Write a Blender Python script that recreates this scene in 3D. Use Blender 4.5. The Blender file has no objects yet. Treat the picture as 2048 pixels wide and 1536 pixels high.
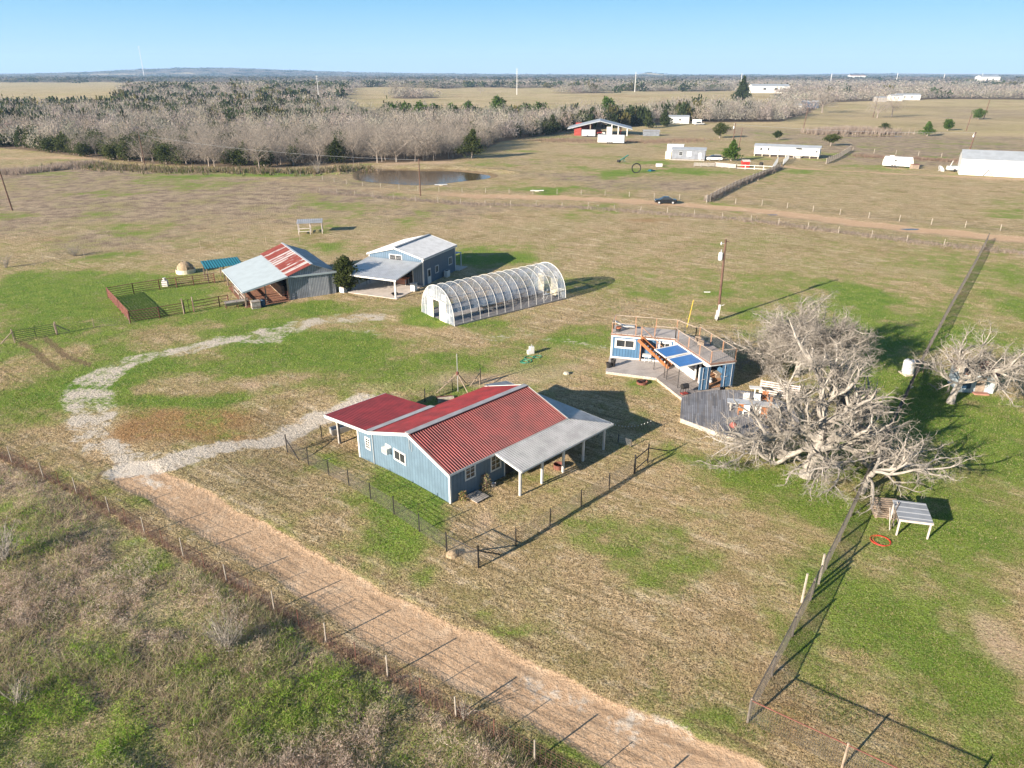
import bpy, math, random
import numpy as np
from mathutils import Vector, Matrix
R = math.radians
SC = bpy.context.scene
COL = SC.collection
rnd = random.Random(7)
rng = np.random.default_rng(11)

# ------------------------------------------------------------------ camera, sky, sun
F, PITCH, H = 1425.0, math.atan(622 / 1425), 26.0
cam = bpy.data.cameras.new('camera'); co = bpy.data.objects.new('camera', cam); COL.objects.link(co)
cam.sensor_width = 36; cam.lens = F / 2048 * 36; cam.clip_start = 0.5; cam.clip_end = 60000
co.location = (0, 0, H); co.rotation_euler = (math.pi / 2 - PITCH, 0, 0)
SC.camera = co
SUN_AZ, SUN_EL = R(39.5), R(18.5)          # direction the shadows travel, sun height
w = bpy.data.worlds.new('World'); SC.world = w; w.use_nodes = True
wt = w.node_tree; bg = wt.nodes['Background']
sky = wt.nodes.new('ShaderNodeTexSky'); sky.sky_type = 'NISHITA'; sky.sun_disc = False
sky.sun_elevation = SUN_EL; sky.sun_rotation = R(230.5); sky.altitude = 60; sky.air_density = 1.0
sky.dust_density = 0.2; sky.ozone_density = 1.5
# the clear winter sky: Nishita light plus the deeper blue gradient of the photographed sky
tcw = wt.nodes.new('ShaderNodeTexCoord'); sxw = wt.nodes.new('ShaderNodeSeparateXYZ'); wt.links.new(tcw.outputs['Generated'], sxw.inputs[0])
crw = wt.nodes.new('ShaderNodeValToRGB'); wt.links.new(sxw.outputs[2], crw.inputs[0]); el = crw.color_ramp.elements
el[0].position = 0.0; el[0].color = (.185, .255, .30, 1); el[1].position = 1.0; el[1].color = (.03, .055, .10, 1)
for p_, c_ in ((.035, (.12, .235, .31)), (.085, (.055, .18, .295)), (.3, (.045, .10, .18))): e_ = el.new(p_); e_.color = (*c_, 1)
SKY_K = 0.10
mw = wt.nodes.new('ShaderNodeMix'); mw.data_type = 'RGBA'; mw.inputs[0].default_value = .94; wt.links.new(sky.outputs[0], mw.inputs[6])
vm = wt.nodes.new('ShaderNodeVectorMath'); vm.operation = 'SCALE'; vm.inputs[3].default_value = 1 / SKY_K; wt.links.new(crw.outputs[0], vm.inputs[0]); wt.links.new(vm.outputs[0], mw.inputs[7])
wt.links.new(mw.outputs[2], bg.inputs[0]); bg.inputs[1].default_value = SKY_K
sl = bpy.data.lights.new('sun', 'SUN'); so = bpy.data.objects.new('sun', sl); COL.objects.link(so)
sl.energy = 5.0; sl.angle = R(0.5); sl.color = (1.0, 0.87, 0.72)
tv = Vector((math.cos(SUN_AZ) * math.cos(SUN_EL), math.sin(SUN_AZ) * math.cos(SUN_EL), -math.sin(SUN_EL)))
so.rotation_euler = tv.to_track_quat('-Z', 'Y').to_euler()
SC.view_settings.view_transform = 'Standard'; SC.view_settings.look = 'None'
SC.view_settings.gamma = 1; SC.view_settings.exposure = 1.55
SC.cycles.max_bounces = 6; SC.cycles.transparent_max_bounces = 12; SC.cycles.volume_bounces = 1

# ------------------------------------------------------------------ terrain height and pixel to ground
def sstep(a, b, x):
    t = np.clip((x - a) / (b - a), 0, 1); return t * t * (3 - 2 * t)
def _hash(ix, iy, s):
    n = (ix.astype(np.int64) * 374761393 + iy.astype(np.int64) * 668265263 + s * 974711) & 0x7fffffff
    n = ((n ^ (n >> 13)) * 1274126177) & 0x7fffffff
    return ((n ^ (n >> 16)) & 0xffff) / 65535.0
def vnoise(x, y, s=0):
    x = np.asarray(x, float); y = np.asarray(y, float)
    ix = np.floor(x); iy = np.floor(y); fx = x - ix; fy = y - iy
    fx = fx * fx * (3 - 2 * fx); fy = fy * fy * (3 - 2 * fy)
    a = _hash(ix, iy, s); b = _hash(ix + 1, iy, s); c = _hash(ix, iy + 1, s); d = _hash(ix + 1, iy + 1, s)
    return (a * (1 - fx) + b * fx) * (1 - fy) + (c * (1 - fx) + d * fx) * fy
def fbm(x, y, s=0, o=4):
    v = 0; a = .5; t = 0
    for k in range(o):
        v = v + a * vnoise(x, y, s + k * 17); t += a; a *= .5; x = x * 2.03 + 11.3; y = y * 2.03 + 5.7
    return v / t
PX, PY, PRX, PRY = -25.6, 203.5, 17.5, 17.0     # pond
def pond_e(x, y):
    a = np.arctan2((y - PY) / PRY, (x - PX) / PRX); return np.sqrt(((x - PX) / PRX) ** 2 + ((y - PY) / PRY) ** 2) / (1 + .10 * np.sin(2 * a + 2.2) + .08 * np.sin(3 * a + .6) + .05 * np.sin(5 * a + 2))
def hz(x, y):
    x = np.asarray(x, float); y = np.asarray(y, float)
    z = -0.85 * np.exp(-((x + 14) ** 2 + (y - 48.5) ** 2) / (2 * 4.6 ** 2))
    r = np.hypot(x, y)
    e = pond_e(x, y)
    z = z - 1.3 * (1 - sstep(.75, 1.06, e)) + .5 * np.exp(-((e - 1.35) / .14) ** 2) * (y > PY + 4)
    far = sstep(1500, 4200, r)
    z = z + far * (12 * fbm(x / 900, y / 900, 3, 3) - 7)
    z = z + 46 * np.exp(-(((x + 2700) / 900) ** 2 + ((y - 6700) / 700) ** 2))
    z = z + 32 * np.exp(-(((x + 2600) / 2400) ** 2 + ((y - 7600) / 900) ** 2))
    z = z + 26 * np.exp(-(((x - 1240) / 150) ** 2 + ((y - 7000) / 300) ** 2))
    z = z + 22 * np.exp(-(((x - 4300) / 1500) ** 2 + ((y - 8500) / 700) ** 2))
    z = z + 5 * np.exp(-(((x + 420) / 170) ** 2 + ((y - 980) / 160) ** 2))
    return z
cp, sp = math.cos(PITCH), math.sin(PITCH)
def G(px, py, z=None):
    u = (px - 1024) / F; v = (py - 768) / F
    d = (u, cp - v * sp, -sp - v * cp)
    if z is not None:
        t = (z - H) / d[2]; return Vector((d[0] * t, d[1] * t, z))
    zz = 0.0
    for k in range(6):
        t = (zz - H) / d[2]; zz = float(hz(d[0] * t, d[1] * t))
    return Vector((d[0] * t, d[1] * t, zz))
def on(x, y, dz=0): return Vector((x, y, float(hz(x, y)) + dz))

# ------------------------------------------------------------------ materials
def nodes_of(m):
    m.use_nodes = True; nt = m.node_tree
    return nt, nt.nodes['Principled BSDF']
def NN(nt, kind, **kw):
    n = nt.nodes.new(kind)
    for k, v in kw.items():
        if k.startswith('i_'): n.inputs[int(k[2:])].default_value = v
        else: setattr(n, k, v)
    return n
def mathn(nt, op, a, b=None, c=None):
    n = nt.nodes.new('ShaderNodeMath'); n.operation = op
    for i, q in enumerate((a, b, c)):
        if q is None: continue
        if isinstance(q, (int, float)): n.inputs[i].default_value = q
        else: nt.links.new(q, n.inputs[i])
    return n.outputs[0]
def mixc(nt, fac, a, b, mode='MIX'):
    n = nt.nodes.new('ShaderNodeMix'); n.data_type = 'RGBA'; n.blend_type = mode
    for i, q in ((0, fac), (6, a), (7, b)):
        if isinstance(q, (int, float)): n.inputs[i].default_value = q
        elif isinstance(q, tuple): n.inputs[i].default_value = (*q, 1) if len(q) == 3 else q
        else: nt.links.new(q, n.inputs[i])
    return n.outputs[2]
def noise(nt, vec, scale, detail=3, rough=.55):
    n = nt.nodes.new('ShaderNodeTexNoise'); n.inputs['Scale'].default_value = scale
    n.inputs['Detail'].default_value = detail; n.inputs['Roughness'].default_value = rough
    if vec is not None: nt.links.new(vec, n.inputs['Vector'])
    return n.outputs['Fac']
def ramp(nt, fac, lo, hi, a=0., b=1.):
    n = nt.nodes.new('ShaderNodeMapRange'); n.interpolation_type = 'SMOOTHSTEP'
    nt.links.new(fac, n.inputs[0])
    for i, q in enumerate((lo, hi, a, b)): n.inputs[i + 1].default_value = q
    return n.outputs[0]
def bump(nt, bsdf, h, dist, strength=1.0):
    n = nt.nodes.new('ShaderNodeBump'); n.inputs['Distance'].default_value = dist; n.inputs['Strength'].default_value = strength
    nt.links.new(h, n.inputs['Height']); nt.links.new(n.outputs[0], bsdf.inputs['Normal'])
def mat(name, col, rough=.6, metal=0., var=.25, scale=1.5, col2=None, bmp=0., spec=.4, alpha=None):
    """paint-like material with slow variation, dirt and a little grain"""
    m = bpy.data.materials.new(name); nt, b = nodes_of(m)
    tc = nt.nodes.new('ShaderNodeTexCoord'); ob = tc.outputs['Object']
    n1 = noise(nt, ob, scale, 6, .62); n2 = noise(nt, ob, scale * 9, 3, .6)
    c2 = col2 or tuple(c * (1 - var) for c in col)
    c = mixc(nt, ramp(nt, n1, .35, .68), tuple(min(1, q * (1 + var * .35)) for q in col), c2)
    c = mixc(nt, mathn(nt, 'MULTIPLY', n2, var * .8), c, tuple(q * .55 for q in col))
    nt.links.new(c, b.inputs['Base Color'])
    b.inputs['Metallic'].default_value = metal; b.inputs['Specular IOR Level'].default_value = spec
    rr = mathn(nt, 'ADD', mathn(nt, 'MULTIPLY', n1, .25), rough - .1); nt.links.new(rr, b.inputs['Roughness'])
    if bmp: bump(nt, b, n2, bmp)
    if alpha is not None: b.inputs['Alpha'].default_value = alpha
    return m
def striped(name, col, groove, pitch, gw=.12, axis='XY', rough=.6, metal=0., var=.15, bd=.012):
    """board siding or ribbed sheet: narrow grooves every pitch metres"""
    m = bpy.data.materials.new(name); nt, b = nodes_of(m)
    tc = nt.nodes.new('ShaderNodeTexCoord'); sx = nt.nodes.new('ShaderNodeSeparateXYZ')
    nt.links.new(tc.outputs['Object'], sx.inputs[0])
    s = sx.outputs[0] if axis == 'X' else sx.outputs[1] if axis == 'Y' else sx.outputs[2] if axis == 'Z' else mathn(nt, 'ADD', sx.outputs[0], sx.outputs[1])
    q = mathn(nt, 'DIVIDE', s, pitch); fr = mathn(nt, 'FRACT', q)
    g = mathn(nt, 'LESS_THAN', fr, gw)
    wn = nt.nodes.new('ShaderNodeTexWhiteNoise'); wn.noise_dimensions = '1D'
    nt.links.new(mathn(nt, 'FLOOR', q), wn.inputs['W'])
    n1 = noise(nt, tc.outputs['Object'], 1.1, 6, .6)
    mp = nt.nodes.new('ShaderNodeMapping'); mp.inputs['Scale'].default_value = (7, 7, .8)
    nt.links.new(tc.outputs['Object'], mp.inputs[0]); n3 = noise(nt, mp.outputs[0], 1.0, 4, .6)
    c = mixc(nt, ramp(nt, n1, .3, .7), tuple(min(1, k * (1 + var * .5)) for k in col), tuple(k * (1 - var) for k in col))
    c = mixc(nt, ramp(nt, n3, .45, .8, 0, var * 1.6), c, tuple(k * .6 for k in col))
    c = mixc(nt, mathn(nt, 'MULTIPLY', wn.outputs['Value'], var * 1.3), c, tuple(k * .6 for k in col))
    c = mixc(nt, g, c, groove); nt.links.new(c, b.inputs['Base Color'])
    b.inputs['Roughness'].default_value = rough; b.inputs['Metallic'].default_value = metal
    bump(nt, b, mathn(nt, 'SUBTRACT', 1.0, g), bd)
    return m
def planks(name, ang, pitch, cols, length=2.6, rough=.8):
    m = bpy.data.materials.new(name); nt, b = nodes_of(m)
    tc = nt.nodes.new('ShaderNodeTexCoord'); mp = nt.nodes.new('ShaderNodeMapping'); mp.inputs['Rotation'].default_value = (0, 0, ang)
    nt.links.new(tc.outputs['Object'], mp.inputs[0]); sx = nt.nodes.new('ShaderNodeSeparateXYZ'); nt.links.new(mp.outputs[0], sx.inputs[0])
    q = mathn(nt, 'DIVIDE', sx.outputs[0], pitch); fl = mathn(nt, 'FLOOR', q); fr = mathn(nt, 'FRACT', q)
    w0 = nt.nodes.new('ShaderNodeTexWhiteNoise'); w0.noise_dimensions = '1D'; nt.links.new(fl, w0.inputs['W'])
    yl = mathn(nt, 'ADD', mathn(nt, 'DIVIDE', sx.outputs[1], length), w0.outputs['Value']); fy = mathn(nt, 'FLOOR', yl)
    w1 = nt.nodes.new('ShaderNodeTexWhiteNoise'); w1.noise_dimensions = '2D'
    cb = nt.nodes.new('ShaderNodeCombineXYZ'); nt.links.new(fl, cb.inputs[0]); nt.links.new(fy, cb.inputs[1]); nt.links.new(cb.outputs[0], w1.inputs['Vector'])
    cr = nt.nodes.new('ShaderNodeValToRGB'); cr.color_ramp.elements[0].color = (*cols[0], 1); cr.color_ramp.elements[1].color = (*cols[-1], 1)
    for i, k in enumerate(cols[1:-1]): e = cr.color_ramp.elements.new((i + 1) / (len(cols) - 1)); e.color = (*k, 1)
    nt.links.new(w1.outputs['Value'], cr.inputs[0])
    n1 = noise(nt, tc.outputs['Object'], .9, 5, .6); n2 = noise(nt, tc.outputs['Object'], 14, 3, .6)
    c = mixc(nt, ramp(nt, n1, .4, .75, 0, .55), cr.outputs[0], tuple(k * .55 for k in cols[0]))
    c = mixc(nt, mathn(nt, 'MULTIPLY', n2, .4), c, tuple(k * .6 for k in cols[0]))
    g = mathn(nt, 'LESS_THAN', fr, .11); c = mixc(nt, g, c, (.03, .028, .026)); nt.links.new(c, b.inputs['Base Color'])
    b.inputs['Roughness'].default_value = rough; bump(nt, b, mathn(nt, 'SUBTRACT', 1.0, g), .015)
    return m
M = {}
M['white'] = mat('white_paint', (.60, .60, .58), .5, var=.12)
M['cream'] = mat('cream_panel', (.62, .58, .44), .6, var=.15)
M['red_roof'] = mat('red_painted_metal', (.175, .016, .015), .45, .1, .4, .9, col2=(.11, .012, .012), spec=.5)
M['galv'] = mat('galvanized_sheet', (.43, .43, .43), .42, .35, .22, 1.2)
M['galv_light'] = mat('bright_galvanized_sheet', (.54, .56, .58), .38, .3, .14, 1.2)
M['pale_blue_roof'] = mat('pale_blue_membrane', (.36, .42, .45), .6, 0, .08, .8)
M['blue_siding'] = striped('blue_board_siding', (.10, .16, .215), (.06, .105, .15), .305, .10, 'XY', .6, var=.14)
M['blue_metal'] = striped('blue_ribbed_metal', (.09, .15, .22), (.045, .08, .125), .30, .2, 'XY', .45, .1, .08, .03)
M['blue_box'] = striped('blue_container_steel', (.065, .15, .26), (.035, .085, .16), .28, .22, 'XY', .45, .05, .16, .035)
M['blue_panel'] = striped('blue_corrugated_panel', (.05, .20, .50), (.03, .12, .34), .16, .35, 'Y', .4, .1, .25, .02)
M['teal'] = striped('teal_ribbed_roof', (.02, .17, .22), (.01, .09, .12), .35, .3, 'X', .4, .1, .15, .03)
M['dark_blue'] = mat('dark_blue_paint', (.025, .07, .14), .5)
M['glass'] = mat('dark_window_glass', (.03, .035, .04), .12, 0, .3, .7, spec=.8)
M['dark'] = mat('black_metal', (.025, .024, .025), .5)
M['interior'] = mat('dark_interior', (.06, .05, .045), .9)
M['concrete'] = mat('pale_concrete', (.50, .45, .41), .85, 0, .18, 1.0)
M['rust'] = mat('rusted_steel', (.17, .065, .045), .85, 0, .4, 3, col2=(.09, .035, .03))
M['oldsheet'] = striped('weathered_corrugated_wall', (.30, .33, .38), (.12, .13, .15), .22, .3, 'XY', .6, .2, .35, .03)
M['wood'] = mat('weathered_wood', (.30, .235, .18), .85, 0, .4, 3)
M['wood_grey'] = mat('grey_timber', (.33, .31, .29), .85, 0, .35, 3)
M['wood_pole'] = mat('brown_utility_pole_wood', (.13, .075, .055), .9, 0, .4, 2)
M['orange_wood'] = mat('orange_stained_wood', (.30, .11, .035), .7, 0, .3, 3)
M['dark_timber'] = mat('dark_grey_timber', (.13, .115, .10), .9, 0, .35, 3)
M['rail_pale'] = mat('pale_handrail', (.42, .34, .27), .8, 0, .3, 4)
M['rail_wood'] = mat('stained_rail_wood', (.36, .20, .12), .75, 0, .3, 4)
M['red_wood'] = mat('red_barn_paint', (.30, .05, .04), .7)
M['wire'] = mat('dull_fence_wire', (.11, .10, .09), .7, .2)
M['rust_wire'] = mat('rusty_fence_wire', (.13, .06, .05), .85)
M['bark'] = mat('pale_grey_oak_bark', (.36, .33, .29), .95, 0, .45, 3, bmp=.05)
M['twig'] = mat('grey_twig_bark', (.26, .235, .205), .95, 0, .3, 2)
M['hay'] = mat('stacked_hay', (.38, .29, .19), .95, 0, .45, 5, bmp=.05)
M['redplastic'] = mat('red_plastic', (.65, .035, .03), .4)
M['greenhose'] = mat('green_hose', (.03, .22, .14), .5)
M['terracotta'] = mat('terracotta', (.45, .15, .07), .8)
M['brick'] = mat('pale_red_brick', (.40, .2, .15), .85)
M['grey_shingle'] = striped('grey_shingle_steps', (.20, .22, .25), (.4, .42, .44), .5, .18, 'Y', .8, 0, .2, .01)
M['stone'] = mat('pale_limestone', (.50, .45, .36), .9, 0, .3, 4, bmp=.05)
M['white_building'] = striped('white_ribbed_wall', (.6, .6, .58), (.45, .46, .47), .9, .08, 'XY', .5, 0, .06, .02)
M['grey_roof'] = mat('grey_metal_roof', (.36, .39, .42), .5, .2, .12, .6)
M['deck_grey'] = planks('grey_weathered_decking', R(13.5), .15, [(.13, .135, .155), (.21, .22, .25), (.30, .31, .34), (.17, .165, .17), (.26, .25, .25)])
M['deck_brown'] = planks('brown_grey_decking', R(-30), .15, [(.28, .245, .225), (.40, .36, .34), (.33, .29, .26)])
M['deck_pale'] = planks('pale_decking', R(75), .15, [(.46, .42, .39), (.52, .48, .45), (.42, .38, .36)])
M['deck_inside'] = planks('orange_floor_boards', R(0), .2, [(.38, .19, .10), (.46, .25, .14), (.42, .21, .1)])

def thin(nt, b, col, f=.42):
    tl = nt.nodes.new('ShaderNodeBsdfTranslucent'); mx = nt.nodes.new('ShaderNodeMixShader'); mx.inputs[0].default_value = f
    nt.links.new(col, tl.inputs[0]); nt.links.new(b.outputs[0], mx.inputs[1]); nt.links.new(tl.outputs[0], mx.inputs[2]); nt.links.new(mx.outputs[0], nt.nodes['Material Output'].inputs['Surface'])
def attr_mat(name, rough=.95, trans=0.):
    m = bpy.data.materials.new(name); nt, b = nodes_of(m)
    a = NN(nt, 'ShaderNodeAttribute', attribute_name='col'); nt.links.new(a.outputs['Color'], b.inputs['Base Color'])
    b.inputs['Roughness'].default_value = rough; b.inputs['Specular IOR Level'].default_value = .15
    thin(nt, b, a.outputs['Color']); return m
M['attr'] = attr_mat('plant_colour')
def rand_mat(name, c1, c2):
    m = bpy.data.materials.new(name); nt, b = nodes_of(m)
    oi = nt.nodes.new('ShaderNodeObjectInfo'); tc = nt.nodes.new('ShaderNodeTexCoord'); n = noise(nt, tc.outputs['Object'], .8, 3)
    f = mathn(nt, 'ADD', mathn(nt, 'MULTIPLY', oi.outputs['Random'], .6), mathn(nt, 'MULTIPLY', n, .4))
    q = mixc(nt, f, c1, c2); nt.links.new(q, b.inputs['Base Color']); b.inputs['Roughness'].default_value = .95; b.inputs['Specular IOR Level'].default_value = .15
    if 'trunk' not in name: thin(nt, b, q)
    return m
M['bare_crown'] = rand_mat('bare_winter_crown', (.41, .365, .31), (.26, .225, .19))
M['bare_trunk'] = rand_mat('bare_winter_trunk', (.34, .30, .26), (.17, .14, .12))
M['ever_crown'] = rand_mat('evergreen_foliage', (.035, .055, .018), (.085, .10, .03))
M['pine_crown'] = rand_mat('bright_pine_foliage', (.05, .10, .015), (.09, .15, .03))

# ------------------------------------------------------------------ mesh builder
def tag(o, label=None, cat=None, group=None, kind=None):
    if label: o['label'] = label
    if cat: o['category'] = cat
    if group: o['group'] = group
    if kind: o['kind'] = kind
    return o
def thing(name, label, cat, loc=(0, 0, 0), rz=0., group=None):
    o = bpy.data.objects.new(name, None); COL.objects.link(o); o.empty_display_size = .3
    o.location = loc; o.rotation_euler = (0, 0, rz)
    return tag(o, label, cat, group)
class MB:
    def __init__(s): s.v = []; s.f = []
    def add(s, vs, fs):
        n = len(s.v); s.v += [tuple(q) for q in vs]; s.f += [tuple(n + i for i in f) for f in fs]; return s
    def box(s, x0, y0, z0, x1, y1, z1):
        vs = [(x, y, z) for z in (z0, z1) for y in (y0, y1) for x in (x0, x1)]
        return s.add(vs, [(0, 2, 3, 1), (4, 5, 7, 6), (0, 1, 5, 4), (2, 6, 7, 3), (0, 4, 6, 2), (1, 3, 7, 5)])
    def tube(s, p, q, r, r2=None, n=6, cap=True):
        p = Vector(p); q = Vector(q); r2 = r if r2 is None else r2
        d = (q - p); 
        if d.length < 1e-6: return s
        d.normalize(); a = d.orthogonal().normalized(); b = d.cross(a)
        vs = []
        for c, rr in ((p, r), (q, r2)):
            for k in range(n):
                t = 2 * math.pi * k / n + .3; vs.append(c + (a * math.cos(t) + b * math.sin(t)) * rr)
        fs = [(k, (k + 1) % n, n + (k + 1) % n, n + k) for k in range(n)]
        if cap: fs += [tuple(range(n - 1, -1, -1)), tuple(range(n, 2 * n))]
        return s.add(vs, fs)
    def path(s, pts, r, n=6):
        for a, b in zip(pts, pts[1:]): s.tube(a, b, r, n=n)
        return s
    def bar(s, p, q, wd, ht):
        """rectangular bar from p to q, wd across, ht tall"""
        p = Vector(p); q = Vector(q); d = (q - p).normalized()
        a = Vector((-d.y, d.x, 0)); a = a.normalized() if a.length > 1e-4 else Vector((1, 0, 0)); b = d.cross(a).normalized()
        vs = [c + a * (i * wd / 2) + b * (j * ht / 2) for c in (p, q) for i, j in ((-1, -1), (1, -1), (1, 1), (-1, 1))]
        return s.add(vs, [(0, 1, 5, 4), (1, 2, 6, 5), (2, 3, 7, 6), (3, 0, 4, 7), (3, 2, 1, 0), (4, 5, 6, 7)])
    def prism(s, pts, z0, z1):
        n = len(pts); vs = [(x, y, z0) for x, y in pts] + [(x, y, z1) for x, y in pts]
        fs = [tuple(range(n - 1, -1, -1)), tuple(range(n, 2 * n))] + [(k, (k + 1) % n, n + (k + 1) % n, n + k) for k in range(n)]
        return s.add(vs, fs)
    def slab(s, pts, off):
        """closed slab: polygon of 3-D points and the same points moved by off"""
        n = len(pts); off = Vector(off); vs = [Vector(q) for q in pts] + [Vector(q) + off for q in pts]
        fs = [tuple(range(n - 1, -1, -1)), tuple(range(n, 2 * n))] + [(k, (k + 1) % n, n + (k + 1) % n, n + k) for k in range(n)]
        return s.add(vs, fs)
    def ribs(s, a, b, up, l0=1., l1=1., pitch=.24, h=.035, rw=.4, th=.02):
        """ribbed sheet: low edge a to b, slope vector up scaled l0..l1 along the edge; real trapezoid ribs"""
        a = Vector(a); b = Vector(b); up = Vector(up); e = b - a; L = e.length; e.normalize()
        nrm = e.cross(up).normalized()
        if nrm.z < 0: nrm = -nrm
        n = max(1, round(L / pitch)); pw = L / n; prof = []
        for k in range(n):
            x = k * pw; prof += [(x, 0), (x + pw * (1 - rw) * .5, 0), (x + pw * (1 - rw * .45) * .5 + pw * .05, h), (x + pw * (.5 + rw * .25), h), (x + pw * (.5 + rw * .5), 0)]
        prof.append((L, 0)); m = len(prof); vs = []
        for off in (0, -th):
            for x, z in prof:
                lo = a + e * x + nrm * (z + off); vs += [lo, lo + up * (l0 + (l1 - l0) * x / L)]
        fs = []
        for k in range(m - 1):
            i = 2 * k; fs.append((i, i + 2, i + 3, i + 1)); j = 2 * m + i; fs.append((j, j + 1, j + 3, j + 2))
        fs += [(0, 1, 2 * m + 1, 2 * m), (2 * m - 2, 4 * m - 2, 4 * m - 1, 2 * m - 1)]
        return s.add(vs, fs)
    def lathe(s, prof, c=(0, 0, 0), n=16):
        vs = []; m = len(prof)
        for r, z in prof:
            for k in range(n):
                t = 2 * math.pi * k / n; vs.append((c[0] + r * math.cos(t), c[1] + r * math.sin(t), c[2] + z))
        fs = [(i * n + k, i * n + (k + 1) % n, (i + 1) * n + (k + 1) % n, (i + 1) * n + k) for i in range(m - 1) for k in range(n)]
        fs += [tuple(range(n - 1, -1, -1)), tuple(range((m - 1) * n, m * n))]
        return s.add(vs, fs)
    def ring(s, c, R0, r, n=28, m=6, axis=(0, 0, 1)):
        q = Vector((0, 0, 1)).rotation_difference(Vector(axis)); c = Vector(c)
        pts = [c + q @ Vector((R0 * math.cos(2 * math.pi * k / n), R0 * math.sin(2 * math.pi * k / n), 0)) for k in range(n + 1)]
        return s.path(pts, r, m)
    def build(s, name, m, parent=None, smooth=False):
        me = bpy.data.meshes.new(name); me.from_pydata([tuple(q) for q in s.v], [], s.f); me.update()
        me.materials.append(M[m] if isinstance(m, str) else m)
        if smooth: me.polygons.foreach_set('use_smooth', [True] * len(me.polygons))
        o = bpy.data.objects.new(name, me); COL.objects.link(o)
        if parent: o.parent = parent
        return o
def npmesh(name, verts, k, m, cols=None, parent=None):
    """verts (n*k,3): n separate k-gons"""
    n = len(verts) // k; me = bpy.data.meshes.new(name)
    me.vertices.add(n * k); me.vertices.foreach_set('co', np.ascontiguousarray(verts, dtype=np.float32).ravel())
    me.loops.add(n * k); me.loops.foreach_set('vertex_index', np.arange(n * k, dtype=np.int32))
    me.polygons.add(n); me.polygons.foreach_set('loop_start', np.arange(0, n * k, k, dtype=np.int32))
    try: me.polygons.foreach_set('loop_total', np.full(n, k, dtype=np.int32))
    except Exception: pass
    me.update(calc_edges=True)
    if cols is not None:
        a = me.attributes.new('col', 'FLOAT_COLOR', 'POINT'); c4 = np.ones((n * k, 4), np.float32); c4[:, :3] = cols; a.data.foreach_set('color', c4.ravel())
    me.materials.append(M[m] if isinstance(m, str) else m)
    o = bpy.data.objects.new(name, me); COL.objects.link(o)
    if parent: o.parent = parent
    return o
def copy_tree(o, parent=None):
    c = o.copy(); COL.objects.link(c); c.parent = parent
    for ch in [q for q in o.children if q != c]: copy_tree(ch, c)
    return c

# ------------------------------------------------------------------ ground masks
def wblob(px, py, rx, ry, s, soft=.5):
    c = G(px, py); a = G(px + rx, py); b = G(px, max(py - ry, 149.5)); d = G(px, py + ry)
    return (c.x, c.y, abs(a.x - c.x), max(.3, min((b - d).length / 2, 900)), s)
def blobs(L): return [wblob(*q) for q in L]
GREEN = blobs([(1880, 1300, 240, 240, .28), (1850, 850, 260, 220, .3), (1700, 620, 320, 70, .28), (1500, 520, 400, 40, .18), (900, 620, 160, 24, .35), (150, 700, 160, 60, .25), (1300, 560, 200, 30, .22), (500, 640, 300, 16, .3), (150, 590, 170, 45, .85), (60, 560, 80, 20, .5), (330, 600, 120, 34, .75), (310, 555, 190, 12, .5), (600, 618, 120, 13, .8), (450, 655, 130, 14, .35),
 (600, 700, 150, 32, 1.), (480, 735, 160, 16, .7), (400, 795, 160, 14, .75), (140, 765, 90, 26, .75), (280, 770, 50, 22, .5), (60, 800, 90, 30, .3),
 (640, 498, 110, 10, .7), (980, 512, 100, 20, .85), (1140, 570, 80, 16, .5), (900, 640, 70, 14, .6), (740, 650, 60, 10, .4),
 (820, 700, 90, 14, .5), (920, 720, 60, 10, .45), (800, 975, 60, 30, .9), (850, 985, 70, 25, .8), (760, 950, 40, 18, .5), (660, 920, 50, 22, .5), (880, 1050, 60, 30, .4),
 (1090, 1040, 60, 20, .3), (1260, 860, 50, 40, .35), (1290, 790, 60, 18, .3), (1400, 930, 120, 35, .55), (1560, 950, 110, 45, .8), (1640, 1040, 80, 60, .8), (1700, 900, 90, 50, .6),
 (1800, 1040, 110, 45, .75), (1900, 1000, 140, 90, .5), (1960, 870, 120, 80, .55), (1820, 780, 120, 60, .55), (1700, 700, 110, 70, .45), (1900, 660, 150, 40, .35),
 (1440, 585, 70, 9, .7), (1600, 560, 160, 12, .3), (1700, 610, 200, 25, .3), (1950, 560, 120, 60, .4), (2000, 500, 200, 30, .3), (1500, 480, 200, 14, .25),
 (1740, 1280, 130, 110, .5), (1900, 1430, 180, 120, .55), (1650, 1180, 40, 60, .6), (1600, 1330, 50, 70, .6), (2000, 1250, 60, 50, .35), (1850, 1180, 120, 60, .35),
 (1400, 1080, 60, 30, .25), (1060, 1285, 60, 16, .55), (1000, 1240, 60, 18, .35), (560, 1030, 60, 22, .4), (640, 1100, 70, 22, .25), (300, 980, 70, 25, .35), (150, 930, 80, 20, .35), (60, 640, 60, 14, .3),
 (1110, 680, 50, 8, .3), (350, 445, 90, 7, .35), (480, 350, 140, 4, .6), (760, 358, 120, 4, .4), (200, 460, 160, 10, .3), (130, 500, 120, 12, .25), (400, 480, 200, 10, .25), (720, 430, 30, 7, .5),
 (1350, 345, 200, 8, .35), (1600, 342, 60, 4, .5), (1300, 320, 100, 7, .25), (1600, 350, 200, 20, .2), (1100, 380, 160, 9, .3), (1640, 225, 80, 6, .8), (1900, 450, 180, 6, .25), (860, 268, 60, 6, .2)])
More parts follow.
